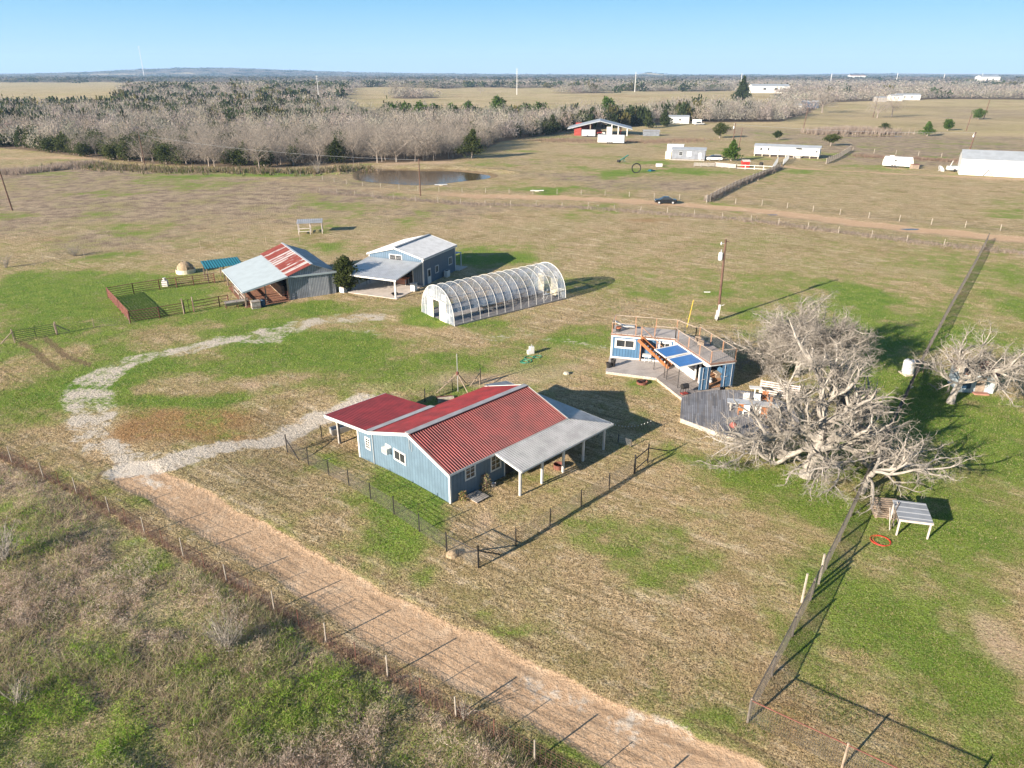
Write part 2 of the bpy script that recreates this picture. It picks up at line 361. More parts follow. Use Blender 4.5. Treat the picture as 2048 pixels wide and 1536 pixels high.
BROWN = blobs([(250, 390, 330, 45, .85), (560, 400, 260, 30, .7), (60, 440, 120, 25, .6), (200, 480, 90, 12, .5), (850, 430, 160, 25, .45), (150, 350, 200, 20, .6),
 (1950, 296, 300, 24, 1.), (1760, 285, 140, 16, .8), (1500, 262, 160, 8, .8), (1750, 232, 200, 6, .5), (1960, 222, 150, 7, .6), (1900, 255, 160, 6, .4), (1250, 276, 160, 6, .5), (1100, 352, 120, 8, .5), (1300, 372, 130, 8, .5), (1060, 330, 80, 5, .3), (1200, 268, 150, 6, .6), (1700, 275, 200, 10, .6), (1900, 245, 200, 6, .35), (1150, 350, 160, 10, .3),
 (1100, 640, 120, 20, .35), (1250, 620, 60, 14, .5), (60, 860, 60, 30, .3), (700, 485, 60, 8, .3), (1880, 630, 60, 14, .4), (1780, 645, 60, 9, .4)])
ORANGE = blobs([(390, 845, 110, 34, .95), (300, 850, 50, 28, .7), (460, 880, 60, 14, .5), (780, 580, 25, 8, .6), (200, 905, 25, 20, .3), (100, 480, 80, 8, .4), (1290, 440, 70, 5, .6), (1230, 192, 90, 4, .9),
 (1560, 195, 70, 4, 1.), (480, 555, 35, 14, .7), (555, 590, 50, 12, .8), (1560, 330, 60, 6, .4), (1580, 1440, 60, 50, .45)])
BARE = blobs([(960, 760, 130, 22, .8), (1100, 740, 100, 20, .6), (750, 780, 80, 20, .5), (1000, 700, 140, 14, .4), (480, 775, 45, 11, .8), (520, 620, 90, 6, .3), (420, 905, 60, 12, .4), (330, 960, 70, 14, .6),
 (1130, 905, 60, 22, .6), (950, 1035, 22, 28, .4), (1990, 1290, 60, 70, .9), (1900, 1130, 100, 50, .3), (850, 665, 80, 10, .5), (800, 640, 60, 8, .3), (640, 602, 26, 5, .7), (400, 660, 120, 18, .35), (100, 680, 90, 12, .3),
 (1000, 375, 200, 6, .4), (1140, 300, 160, 14, .5), (1400, 390, 120, 6, .3), (780, 325, 240, 5, .6), (1850, 540, 90, 20, .3), (1560, 615, 60, 12, .4), (1040, 1340, 60, 40, .4), (1800, 310, 140, 6, .3), (1450, 330, 100, 6, .35)])
def wline(pts): return [G(x, y).xy[:] for x, y in pts]
DRIVE = wline([(270, 945), (330, 985), (520, 1090), (760, 1235), (1010, 1355), (1200, 1450), (1440, 1560), (1700, 1700)])
DRIVE2 = wline([(1000, 1345), (1120, 1385), (1300, 1465), (1480, 1550), (1700, 1680)])
LOOP = wline([(300, 930), (225, 900), (195, 850), (180, 800), (195, 760), (240, 735), (320, 708), (430, 688), (540, 668), (640, 645), (760, 632)])
LOOP2 = wline([(250, 945), (330, 930), (420, 905), (520, 880), (590, 850), (680, 815), (720, 800)])
LOOP3 = wline([(700, 660), (900, 685), (1060, 672), (1220, 700)])
ROAD = wline([(-500, 272), (0, 300), (200, 326), (330, 336), (480, 352), (640, 372), (760, 381), (960, 392), (1150, 397), (1300, 405), (1500, 420), (1700, 445), (1850, 461), (2048, 479), (2300, 510)])
ROAD2 = wline([(-200, 318), (0, 317), (130, 315), (210, 318)])
LANE = wline([(1560, 332), (1600, 338), (1760, 346), (1900, 353), (2100, 362), (2300, 372)])
RUT = [wline(q) for q in ([(40, 684), (70, 700), (90, 722), (120, 740)], [(90, 676), (110, 692), (130, 712), (180, 730)])]
TRACKS = [wline(q) for q in ([(450, 965), (640, 1080), (860, 1180), (1100, 1300), (1300, 1400)], [(480, 950), (660, 1050), (880, 1155), (1110, 1270), (1330, 1370)], [(500, 930), (640, 1000), (780, 1070), (900, 1140)],
 [(1100, 1130), (1290, 1235), (1440, 1330)], [(1150, 1090), (1340, 1190), (1480, 1270)], [(1200, 1060), (1380, 1130)], [(330, 1030), (560, 1150), (760, 1260)])]
FENCE_SW = wline([(-140, 850), (0, 915), (65, 944), (160, 990), (253, 1045), (337, 1096), (432, 1150), (534, 1211), (642, 1280), (760, 1345), (903, 1428), (1067, 1521), (1250, 1625)])
def linedist(x, y, pts):
    d = np.full(x.shape, 1e9)
    for (ax, ay), (bx, by) in zip(pts, pts[1:]):
        dx, dy = bx - ax, by - ay; t = np.clip(((x - ax) * dx + (y - ay) * dy) / (dx * dx + dy * dy), 0, 1)
        d = np.minimum(d, np.hypot(x - ax - t * dx, y - ay - t * dy))
    return d
def side(x, y, pts):
    """negative on the camera side (left below) of the south-west fence"""
    best = np.full(x.shape, 1e9); sg = np.zeros(x.shape)
    for (ax, ay), (bx, by) in zip(pts, pts[1:]):
        dx, dy = bx - ax, by - ay; t = np.clip(((x - ax) * dx + (y - ay) * dy) / (dx * dx + dy * dy), 0, 1)
        d = np.hypot(x - ax - t * dx, y - ay - t * dy); c = dx * (y - ay) - dy * (x - ax); u = d < best
        best = np.where(u, d, best); sg = np.where(u, np.sign(c), sg)
    return best * sg
def blobsum(x, y, L):
    v = np.zeros(x.shape)
    for cx, cy, rx, ry, s in L:
        e = ((x - cx) / rx) ** 2 + ((y - cy) / ry) ** 2; v = np.maximum(v, s * np.exp(-e * .75) * 1.15) if False else v + s * 1.1 * np.exp(-e * .9) * (1 - np.clip(v, 0, 1))
    return v
def masks(x, y):
    r = np.hypot(x, y); x = x + 0.
    wx = x + 3.4 * (fbm(x / 5, y / 5, 40, 4) - .5) ; wy = y + 3.4 * (fbm(x / 5, y / 5, 60, 4) - .5)
    gx = x + (6 + r * .05) * (fbm(x / 9, y / 9, 140, 5) - .5); gy = y + (6 + r * .05) * (fbm(x / 9, y / 9, 160, 5) - .5)
    big = fbm(x / 38, y / 38, 5, 4); mid = fbm(x / 9, y / 9, 9, 4); sm = fbm(x / 2.2, y / 2.2, 12, 3)
    g = blobsum(gx, gy, GREEN) + .55 * sstep(.46, .72, mid) * sstep(.35, .6, big) + .13 + .16 * (sm - .5)
    bshape = blobsum(gx, gy, BROWN) + .35 * sstep(.5, .7, fbm(x / 60, y / 30, 21, 4)) * sstep(60, 130, r)
    o = blobsum(wx, wy, ORANGE); ba = blobsum(wx, wy, BARE) + .3 * sstep(.55, .75, fbm(x / 14, y / 14, 77, 3))
    scrub = sstep(-.2, .5, side(x, y, FENCE_SW) * -1) if True else 0
    g = np.where(scrub > .5, .12 + .5 * sstep(.44, .66, fbm(x / 4.2, y / 4.2, 91, 4)), g)
    bshape = np.where(scrub > .5, .75, bshape)
    grass_far = sstep(330, 620, r); g = g * (1 - grass_far) + grass_far * .28 * sstep(.4, .7, fbm(x / 160, y / 90, 33, 4))
    dr = np.maximum(sstep(1.95, 1.15, linedist(x + .35 * (wx - x), y + .35 * (wy - y), DRIVE) + .7 * (sm - .5)), 0)
    rd = sstep(3.6, 2.2, linedist(wx, wy, ROAD)) * (.42 + .58 * sstep(-30, 5, x)) * (1 - .12 * (sm > .55)); lane = sstep(2.4, 1.2, linedist(wx, wy, LANE)); r2 = sstep(2.6, 1.6, linedist(wx, wy, ROAD2))
    dirt = np.clip(dr + rd + lane * .8 + r2 * .9, 0, 1)
    lw = sstep(2.6, 1.0, linedist(wx, wy, LOOP)) * (.66 + .5 * (sm - .5)); lw = np.maximum(lw, sstep(1.9, .7, linedist(wx, wy, LOOP2)) * .9)
    lw = np.maximum(lw, sstep(1.3, .4, linedist(wx, wy, LOOP3)) * .45 * sstep(.45, .6, mid)); lw = np.maximum(lw, .42 * sstep(1.0, .3, linedist(wx, wy, DRIVE2)) * (y < 32)) 
    lw = np.maximum(lw, .42 * sstep(1.2, .3, linedist(wx, wy, [DRIVE[0], DRIVE[1]])))
    rut = np.zeros(x.shape)
    for L in RUT: rut = np.maximum(rut, sstep(.5, .15, linedist(x, y, L)))
    for L in TRACKS: rut = np.maximum(rut, .45 * sstep(.34, .08, linedist(x + 1.0 * (sm - .5), y + .8 * (mid - .5), L)) * sstep(.35, .6, sm))
    rc = linedist(x, y, DRIVE); rut = np.maximum(rut, .42 * sstep(.45, .1, abs(rc + .5 * (mid - .5) - .15)) * sstep(.3, .6, sm)); rut = np.maximum(rut, .5 * sstep(.35, .1, abs(rc + .3 * (mid - .5) - .8)) * sstep(.3, .55, sm)); rut = np.maximum(rut, .62 * sstep(.3, .08, abs(rc + .5 * (mid - .5) - 2.35)) * sstep(.3, .6, sm)); rut = np.maximum(rut, .5 * sstep(.25, .08, abs(rc + .5 * (mid - .5) - 3.3)) * sstep(.4, .6, sm) * (side(x, y, FENCE_SW) < 3.5))
    e = pond_e(x, y)
    mud = sstep(1.12, 1.0, e) + .5 * sstep(.3, .1, np.abs(e - 1.5)) * 0
    ba = ba + .25 * sstep(.4, .1, abs(e - 1.35)) * (y > PY)
    far = sstep(250, 420, r)
    return np.clip(g, 0, 1.2), np.clip(bshape, 0, 1), np.clip(o, 0, 1), np.clip(ba, 0, 1), dirt, np.clip(lw, 0, 1), np.clip(rut + mud, 0, 1), far

# forest and open land (used for the floor colour and the tree placing)
FRONT = [(-900, 285), (-300, 285), (0, 296), (120, 308), (200, 318), (330, 330), (520, 338), (640, 332), (700, 328), (900, 322), (960, 306), (1000, 284), (1100, 270), (1150, 262), (1290, 252), (1345, 246), (1560, 244), (1620, 226), (1660, 205), (1900, 198), (2100, 200), (3000, 205)]
def oblob(px, py, rx, ry, s):
    c = G(px, py); a = G(px + rx, py); b = G(px, py - ry); d = G(px, py + ry); return ((b.x + d.x) / 2, (b.y + d.y) / 2, abs(a.x - c.x) * .95, (b - d).length / 2 * .95, s)
OPEN = [oblob(*q) for q in ((110, 178, 240, 14, 1), (400, 166, 120, 4, 1), (-200, 178, 250, 14, 1), (900, 193, 220, 17, 1), (1180, 196, 200, 14, 1), (1400, 198, 180, 11, 1), (1500, 200, 70, 10, 1), (730, 205, 50, 9, .8), (1760, 207, 150, 5, .9), (820, 161, 90, 2, .6))]
FRW = [G(x, y).xy[:] for x, y in FRONT]
def behind_front(x, y):
    a = np.arctan2(x, y); fa = np.array([math.atan2(q[0], q[1]) for q in FRW]); fr = np.array([math.hypot(*q) for q in FRW])
    return np.hypot(x, y) - np.interp(a, fa, fr)
def woods(x, y):
    r = np.hypot(x, y); px = x / (y * cp + H * sp) * F + 1024; nz = fbm(x / 60, y / 60, 31, 3) - .5; px = px + 90 * nz; d = y * (1 + .35 * nz)
    def band(p0, p1, d0, d1): return (px > p0) & (px < p1) & (d > d0) & (d < d1)
    o = band(-600, 255, 560, 2300) | band(255, 470, 1500, 2300) | band(690, 1130, 440, 1500) | band(1130, 1300, 470, 1150) | band(1300, 1560, 540, 1150) | band(600, 700, 640, 820)
    clump = ((px - 815) / 42) ** 2 + ((y - 900) / 60) ** 2 < 1
    o = o | ((r > 1700) & (fbm(x / 700, y / 200, 51, 3) > .62)) | ((px > 1640) & (px < 1900) & (d > 1500) & (d < 1750))
    return (behind_front(x, y) > 0) & (~o | clump)

STREAK = 34.6
def make_ground():
    nr, na = 820, 640; rr = 6 * (14000 / 6) ** (np.linspace(0, 1, nr)); 
    aa = np.linspace(R(-78), R(78), na)
    A, Rr = np.meshgrid(aa, rr); X = np.sin(A) * Rr; Y = np.cos(A) * Rr; x = X.ravel(); y = Y.ravel()
    z = hz(x, y); z = z + .05 * (fbm(x / 1.3, y / 1.3, 70, 3) - .5) * (np.hypot(x, y) < 120)
    co_ = np.stack([x, y, z], 1).astype(np.float32)
    i = np.arange((nr - 1) * (na - 1)); a = i // (na - 1) * na + i % (na - 1); q = np.stack([a, a + 1, a + na + 1, a + na], 1).astype(np.int32)
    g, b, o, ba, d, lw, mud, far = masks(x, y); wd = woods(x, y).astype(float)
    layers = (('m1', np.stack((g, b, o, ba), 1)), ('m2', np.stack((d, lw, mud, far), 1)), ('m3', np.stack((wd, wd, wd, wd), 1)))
    # the one sheet is split along the edges of the dirt road and the gravel loop, which stay flush with the ground
    dq = d[q].mean(1); lq = lw[q].mean(1); cls = np.where(dq > .5, 1, np.where(lq > .36, 2, 0))
    m = bpy.data.materials.new('ranch_ground'); nt, bs = nodes_of(m)
    geo = nt.nodes.new('ShaderNodeNewGeometry'); P = geo.outputs['Position']
    a1 = NN(nt, 'ShaderNodeAttribute', attribute_name='m1'); a2 = NN(nt, 'ShaderNodeAttribute', attribute_name='m2'); a3 = NN(nt, 'ShaderNodeAttribute', attribute_name='m3')
    s1 = nt.nodes.new('ShaderNodeSeparateColor'); nt.links.new(a1.outputs['Color'], s1.inputs[0]); s2 = nt.nodes.new('ShaderNodeSeparateColor'); nt.links.new(a2.outputs['Color'], s2.inputs[0])
    nA = noise(nt, P, .55, 7, .62); nB = noise(nt, P, 3.2, 6, .65); nC = noise(nt, P, 11, 4, .7); nD = noise(nt, P, .06, 5, .6); nE = noise(nt, P, .012, 4, .6)
    def th(mask, n, amp, lo, hi):   # mask broken up by noise
        return ramp(nt, mathn(nt, 'ADD', mask, mathn(nt, 'MULTIPLY', mathn(nt, 'SUBTRACT', n, .5), amp)), lo, hi)
    c = mixc(nt, ramp(nt, nA, .32, .68), (.60, .435, .255), (.48, .36, .20))
    c = mixc(nt, ramp(nt, nD, .4, .65, 0, .6), c, (.43, .37, .18))
    c = mixc(nt, ramp(nt, nB, .52, .68, 0, .8), c, (.72, .58, .40))
    c = mixc(nt, ramp(nt, nB, .49, .34, 0, .85), c, (.13, .095, .05))
    c = mixc(nt, ramp(nt, nC, .51, .40, 0, .9), c, (.085, .06, .035))
    mpv = nt.nodes.new('ShaderNodeMapping'); mpv.vector_type = 'TEXTURE'; mpv.inputs['Rotation'].default_value = (0, 0, -R(STREAK)); mpv.inputs['Scale'].default_value = (7, .42, 1); nt.links.new(P, mpv.inputs[0]); c = mixc(nt, ramp(nt, noise(nt, mpv.outputs[0], 1.0, 4, .6), .53, .64, 0, .7), c, (.15, .125, .06)); mpw = nt.nodes.new('ShaderNodeMapping'); mpw.vector_type = 'TEXTURE'; mpw.inputs['Rotation'].default_value = (0, 0, -R(STREAK)); mpw.inputs['Scale'].default_value = (5, .9, 1); mpw.inputs['Location'].default_value = (31, 7, 0); nt.links.new(P, mpw.inputs[0]); c = mixc(nt, ramp(nt, noise(nt, mpw.outputs[0], 1.0, 5, .65), .54, .66, 0, .6), c, (.74, .60, .43))
    c = mixc(nt, ramp(nt, noise(nt, P, .22, 7, .68), .50, .64, 0, .62), c, (.24, .225, .075)); c = mixc(nt, ramp(nt, noise(nt, P, .11, 7, .7), .54, .66, 0, .6), c, (.27, .185, .10)); c = mixc(nt, ramp(nt, noise(nt, P, .9, 6, .7), .55, .64, 0, .5), c, (.66, .56, .40))
    mottle = noise(nt, P, .32, 7, .72); mottle2 = noise(nt, P, .08, 6, .68)
    br = mixc(nt, ramp(nt, nB, .38, .62), (.22, .16, .11), (.46, .36, .26)); br = mixc(nt, ramp(nt, nC, .5, .4, 0, .6), br, (.10, .07, .055)); br = mixc(nt, ramp(nt, mottle, .48, .60, 0, .75), br, (.50, .40, .27)); br = mixc(nt, ramp(nt, mottle2, .50, .62, 0, .6), br, (.30, .27, .12)); br = mixc(nt, ramp(nt, mottle, .50, .38, 0, .6), br, (.15, .105, .08))
    c = mixc(nt, th(s1.outputs[1], nA, 1.1, .25, .75), c, br)
    c = mixc(nt, mathn(nt, 'MULTIPLY', th(s1.outputs[2], nA, .6, .2, .8), .8), c, mixc(nt, nB, (.22, .11, .045), (.40, .23, .11)))
    gr = mixc(nt, ramp(nt, nA, .35, .65), (.105, .215, .020), (.20, .285, .04))
    gr = mixc(nt, ramp(nt, nC, .52, .35, 0, .7), gr, (.045, .085, .015))
    gr = mixc(nt, ramp(nt, nB, .55, .75, 0, .6), gr, (.38, .36, .13))
    half = mixc(nt, .55, (.27, .27, .075), c)
    gm = mathn(nt, 'ADD', s1.outputs[0], mathn(nt, 'MULTIPLY', mathn(nt, 'SUBTRACT', nB, .5), .55))
    nF = noise(nt, P, .16, 6, .62); gm = mathn(nt, 'ADD', gm, mathn(nt, 'MULTIPLY', mathn(nt, 'SUBTRACT', nF, .5), 1.1)); c = mixc(nt, th(gm, nA, 1.5, .16, .60), c, half); c = mixc(nt, th(gm, nA, 1.5, .42, .95), c, gr)
    c = mixc(nt, mathn(nt, 'MULTIPLY', th(a1.outputs['Alpha'], nA, .9, .35, .9), .75), c, mixc(nt, nB, (.44, .30, .20), (.66, .50, .37)))
    dt = mixc(nt, ramp(nt, nB, .3, .7), (.43, .285, .175), (.53, .375, .245)); dt = mixc(nt, ramp(nt, nC, .5, .38, 0, .35), dt, (.30, .20, .12)); dt = mixc(nt, ramp(nt, nA, .5, .7, 0, .6), dt, (.60, .455, .315))
    c = mixc(nt, th(s2.outputs[0], nB, .8, .3, .7), c, dt)
    wh = mixc(nt, ramp(nt, nC, .35, .6), (.45, .395, .325), (.60, .54, .46)); c = mixc(nt, th(mathn(nt, 'ADD', s2.outputs[1], mathn(nt, 'MULTIPLY', mathn(nt, 'SUBTRACT', nA, .5), 2.2)), nB, 1.2, .34, .84), c, wh)
    c = mixc(nt, mathn(nt, 'MULTIPLY', th(s2.outputs[2], nB, .5, .22, .7), .75), c, (.15, .10, .06))
    farc = mixc(nt, ramp(nt, nE, .4, .65), (.54, .43, .25), (.42, .365, .17)); farc = mixc(nt, ramp(nt, nD, .5, .62, 0, .8), farc, (.52, .40, .25)); farc = mixc(nt, ramp(nt, noise(nt, P, .03, 7, .7), .52, .62, 0, .7), farc, (.25, .22, .09)); farc = mixc(nt, ramp(nt, noise(nt, P, .02, 6, .7), .56, .64, 0, .6), farc, (.30, .18, .10))
    c = mixc(nt, mathn(nt, 'MULTIPLY', a2.outputs['Alpha'], mathn(nt, 'MULTIPLY', mathn(nt, 'SUBTRACT', 1.0, s1.outputs[1]), .8)), c, farc)
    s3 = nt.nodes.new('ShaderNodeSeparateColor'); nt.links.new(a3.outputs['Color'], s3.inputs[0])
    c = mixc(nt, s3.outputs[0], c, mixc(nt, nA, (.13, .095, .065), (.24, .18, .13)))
    gap = mathn(nt, 'ADD', mathn(nt, 'MULTIPLY', nC, .55), mathn(nt, 'MULTIPLY', noise(nt, P, 5.5, 5, .75), .45)); notroad = mathn(nt, 'SUBTRACT', mathn(nt, 'SUBTRACT', 1.0, mathn(nt, 'MULTIPLY', s2.outputs[0], .6)), mathn(nt, 'MULTIPLY', s2.outputs[1], .75))
    c = mixc(nt, mathn(nt, 'MULTIPLY', ramp(nt, gap, .49, .39, 0, .85), notroad), c, (.085, .065, .035)); c = mixc(nt, mathn(nt, 'MULTIPLY', ramp(nt, gap, .53, .62, 0, .45), notroad), c, mixc(nt, .5, c, (.85, .72, .5)))
    nt.links.new(c, bs.inputs['Base Color']); bs.inputs['Roughness'].default_value = .97; bs.inputs['Specular IOR Level'].default_value = .1
    hgt = mathn(nt, 'MULTIPLY', mathn(nt, 'ADD', mathn(nt, 'MULTIPLY', nB, .8), mathn(nt, 'MULTIPLY', nC, .35)), mathn(nt, 'SUBTRACT', 1.0, mathn(nt, 'MULTIPLY', s2.outputs[0], .75))); bump(nt, bs, hgt, .30, 1.0)
    nv = np.zeros((nr, na, 3)); Z = z.reshape(nr, na); gx_ = np.gradient(X, axis=1); gy_ = np.gradient(Y, axis=1); gz_ = np.gradient(Z, axis=1); hx_ = np.gradient(X, axis=0); hy_ = np.gradient(Y, axis=0); hz_ = np.gradient(Z, axis=0)
    nn = np.cross(np.stack([gx_, gy_, gz_], 2), np.stack([hx_, hy_, hz_], 2)).reshape(-1, 3); nn /= np.linalg.norm(nn, axis=1)[:, None]; nn *= np.sign(nn[:, 2:3])
    for k_, nm_ in enumerate(('ground', 'dirt_road', 'gravel_path')):
        f_ = q[cls == k_]; u_, inv = np.unique(f_, return_inverse=True); inv = inv.reshape(-1).astype(np.int32)
        me = bpy.data.meshes.new(nm_); me.vertices.add(len(u_)); me.vertices.foreach_set('co', co_[u_].ravel()); me.loops.add(len(inv)); me.loops.foreach_set('vertex_index', inv)
        me.polygons.add(len(f_)); me.polygons.foreach_set('loop_start', np.arange(0, len(inv), 4, dtype=np.int32)); me.polygons.foreach_set('use_smooth', np.ones(len(f_), bool)); me.update(calc_edges=True)
        for an, c_ in layers: at = me.attributes.new(an, 'FLOAT_COLOR', 'POINT'); at.data.foreach_set('color', c_[u_].astype(np.float32).ravel())
        me.normals_split_custom_set_from_vertices(nn[u_].tolist())
        me.materials.append(m); ob = bpy.data.objects.new(nm_, me); COL.objects.link(ob); tag(ob, kind='structure')
make_ground()

# ------------------------------------------------------------------ shared building parts
def window(parent, ax, c, sgn, a0, a1, z0, z1, bars=(1, 0), fw=.09, label=None, frame='white', th=.05):
    """framed window on a wall: ax 'x' = wall runs along x at y=c, 'y' = wall runs along y at x=c; sgn = outward side"""
    f = MB(); p = MB(); o = c + sgn * th; lo, hi = min(c + sgn * .001, o), max(c + sgn * .001, o)
    def bx(mb, u0, u1, v0, v1, l=lo, h=hi):
        if ax == 'x': mb.box(u0, l, v0, u1, h, v1)
        else: mb.box(l, u0, v0, h, u1, v1)
    bx(f, a0, a1, z0, z0 + fw); bx(f, a0, a1, z1 - fw, z1); bx(f, a0, a0 + fw, z0 + fw, z1 - fw); bx(f, a1 - fw, a1, z0 + fw, z1 - fw)
    nv, nh = bars; W = a1 - a0 - 2 * fw; Hh = z1 - z0 - 2 * fw
    hm = (lo + hi) / 2 if sgn > 0 else (lo + hi) / 2
    l2, h2 = (lo, hm + .01) if sgn > 0 else (hm - .01, hi)
    for k in range(nv): u = a0 + fw + W * (k + 1) / (nv + 1); bx(f, u - .025, u + .025, z0 + fw, z1 - fw, l2, h2)
    for k in range(nh): v = z0 + fw + Hh * (k + 1) / (nh + 1); bx(f, a0 + fw, a1 - fw, v - .02, v + .02, l2, h2)
    g0 = c + sgn * .004; g1 = c + sgn * .014
    bx(p, a0 + fw * .6, a1 - fw * .6, z0 + fw * .6, z1 - fw * .6, min(g0, g1), max(g0, g1))
    fo = f.build('window', frame, parent); p.build('pane', 'glass', fo)
    if label: fo['label'] = label
    return fo

# ------------------------------------------------------------------ ranch house with the red roof
def ranch_house():
    t = thing('ranch_house', 'blue board-sided ranch house with red metal roof, red carport and grey porch roof', 'house', (-4.05, 39.87, 0), R(45))
    L = 10.95; RY, RZ = 4.0, 3.80; EY, EZ = 8.7, 2.20; WY = 10.6
    def rz(y): return 2.5 + (RZ - 2.5) * y / RY if y < RY else RZ + (EZ - RZ) * (y - RY) / (EY - RY) if y < EY else EZ - .75 / 6 * (y - EY)
    zb = -1.1; w = MB()
    for x0, x1 in ((0, .15), (L - .15, L)):
        ye = WY if x0 == 0 else EY
        pts = [(0, zb), (ye, zb), (ye, rz(ye) - .06)] + ([(EY, EZ - .06)] if ye > EY else []) + [(RY, RZ - .06), (0, 2.44)]
        n = len(pts); vs = [(x0, a, b) for a, b in pts] + [(x1, a, b) for a, b in pts]
        w.add(vs, [tuple(range(n)), tuple(range(2 * n - 1, n - 1, -1))] + [(k, n + k, n + (k + 1) % n, (k + 1) % n) for k in range(n)])
    w.box(.15, 0, zb, 5.0, .15, 2.42); w.box(5.0, 0, 2.1, 6.1, .15, 2.42); w.box(6.1, 0, zb, L - .15, .15, 2.42)
    w.box(.15, WY - .15, zb, 5.0, WY, rz(WY) - .1); w.box(4.85, EY, zb, 5.0, WY - .15, rz(WY) - .1); w.box(5.0, EY - .15, zb, L - .15, EY, EZ - .08)
    w.build('wall', 'blue_siding', t)
    # base skirt, corner boards
    for b_ in ((-.03, -.04, zb, .10, .10, 2.46), (-.035, WY - .12, zb, .08, WY + .04, rz(WY) - .1), (L - .1, -.045, zb, L + .03, .1, 2.44)): MB().box(*b_).build('corner_board', 'white', t)
    MB().box(-.025, .1, -1.05, -.002, WY - .12, -.72).build('base_skirt', 'white', t)
    # roof slopes with real ribs, overhang at the gables
    ov = .28
    def slope(name, y0, y1, x0, x1, m, z_add=0.0, lab=None, ex=0.):
        za, zb_ = rz(y0) + z_add, rz(y1) + z_add
        o = MB().ribs((x0, y1, zb_), (x1, y1, zb_), (0, y0 - y1, za - zb_), pitch=.2, h=.03).build(name, m, t)
        if lab: o['label'] = lab
        return o
    lo = MB().ribs((-ov, -.30, 2.5 - .30 * .325 + .02), (L + ov, -.30, 2.5 - .30 * .325 + .02), (0, RY + .28, (RY + .28) * .325), pitch=.21, h=.048).build('roof_slope', 'red_roof', t)
    slope('roof_slope', RY + .02, EY, -ov, L + ov, 'red_roof', .02)
    slope('carport_roof', EY + .25, 14.75, -ov, 5.6, 'red_roof', .03, 'lower red carport roof')
    MB().add([(-ov, EY - .35, rz(EY - .35) + .08), (5.7, EY - .35, rz(EY - .35) + .08), (5.7, EY + .35, rz(EY + .35) + .085), (-ov, EY + .35, rz(EY + .35) + .085)], [(0, 1, 2, 3)]).build('valley_flashing', 'galv', t)
    MB().bar((-ov, RY - .13, RZ + .06), (L + ov, RY - .13, RZ + .06), .26, .05).bar((-ov, RY + .10, RZ + .05), (L + ov, RY + .10, RZ + .05), .2, .05).build('ridge_cap', 'galv', t)
    # fascias follow the gable line
    for x in (-ov - .03, L + ov + .03):
        f = MB(); end = 14.75 if x < 0 else EY
        for a, b in ((-.3, RY), (RY, EY)) + (((EY, 14.75),) if x < 0 else ()):
            f.bar((x, a, (2.5 + a * .325 if a < 0 else rz(a)) - .05), (x, b, rz(b) - .05), .05, .22)
        f.build('fascia', 'white', t)
    MB().box(-ov, -.345, 2.27, L + ov, -.305, 2.43).box(-ov, 14.76, rz(14.75) - .12, 5.6, 14.8, rz(14.75) + .06).box(5.62, EY + .25, 1.3, 5.66, 14.75, 1.42).build('eave_trim', 'white', t)
    # carport frame
    for x in (.2, 5.3):
        y = 13.7; p = MB(); p.box(x - .09, y - .09, -1.2, x + .09, y + .09, rz(y) - .05)
        p.bar((x, y, rz(y) - .75), (x, y + .85, rz(y + .85) - .08), .09, .09); p.build('carport_post', 'wood_grey', t)
    MB().box(-.1, 13.6, rz(13.7) - .26, 5.5, 13.8, rz(13.7) - .06).build('carport_beam', 'white', t)
    # windows and fittings on the gable wall (x = 0) and the front wall (y = 0)
    window(t, 'y', 0, -1, 4.65, 6.05, .95, 1.85, (1, 0), .11)
    window(t, 'y', 0, -1, 8.95, 9.62, .45, 1.45, (1, 3), .10)
    a = MB().box(-.42, 6.35, 1.28, -.02, 6.95, 1.72).build('air_conditioner', 'white', t); MB().box(-.435, 6.40, 1.33, -.425, 6.90, 1.67).build('grille', 'galv', a)
    MB().box(-.05, 6.30, 1.72, -.01, 7.0, 1.86).build('air_conditioner_trim', 'white', t)
    window(t, 'x', 0, -1, 1.3, 2.25, 1.15, 2.28, (1, 2), .11)
    window(t, 'x', 0, -1, 3.62, 4.62, .85, 2.12, (1, 2), .11)
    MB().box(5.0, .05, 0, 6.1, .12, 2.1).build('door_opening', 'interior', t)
    d = MB().box(4.92, -.05, -.1, 5.0, .0, 2.18).box(6.1, -.05, -.1, 6.18, 0, 2.18).box(5.0, -.05, 2.1, 6.1, 0, 2.18).build('door_frame', 'white', t)
    [MB().path([(-.06, y_, a_), (-.06, y_, b_)], r_).build('conduit', 'galv_light', t) for y_, a_, b_, r_ in ((8.6, -.9, 2.0, .03), (4.1, 2.5, 3.3, .02), (3.85, 2.4, 3.2, .015))]
    # porch roof: front part, hip corner, end part
    X0, D, zi, zo = 3.85, 2.75, 2.40, 1.98
    up = Vector((0, D - .2, zi - zo))
    pr = MB().ribs((X0, -D, zo), (L + .25, -D, zo), up, pitch=.2, h=.028)
    pr.ribs((L + .25, -D, zo), (L + D, -D, zo), up, 1, .0, pitch=.2, h=.028); o = pr.build('porch_roof', 'galv', t)
    upx = Vector((-(D - .25), 0, zi - zo))
    p2 = MB().ribs((L + D, -.1, zo), (L + D, EY, zo), upx, pitch=.2, h=.028); p2.ribs((L + D, -D, zo), (L + D, -.1, zo), upx, .0, 1., pitch=.2, h=.028)
    p2.build('porch_roof', 'galv', t)
    MB().box(X0, -D - .05, zo - .14, L + D, -D - .01, zo + .0).box(L + D + .01, -D, zo - .14, L + D + .05, EY, zo).box(X0 - .05, -D, zo - .12, X0 - .01, -D + .03, zo).bar((X0 - .03, -D, zo - .05), (X0 - .03, -.3, zi - .06), .05, .14).build('porch_fascia', 'white', t)
    for x in (3.95, 6.1, 8.3, 10.5, 12.9): MB().box(x - .07, -D + .13, -.3, x + .07, -D + .27, zo - .02).build('porch_post', 'white', t)
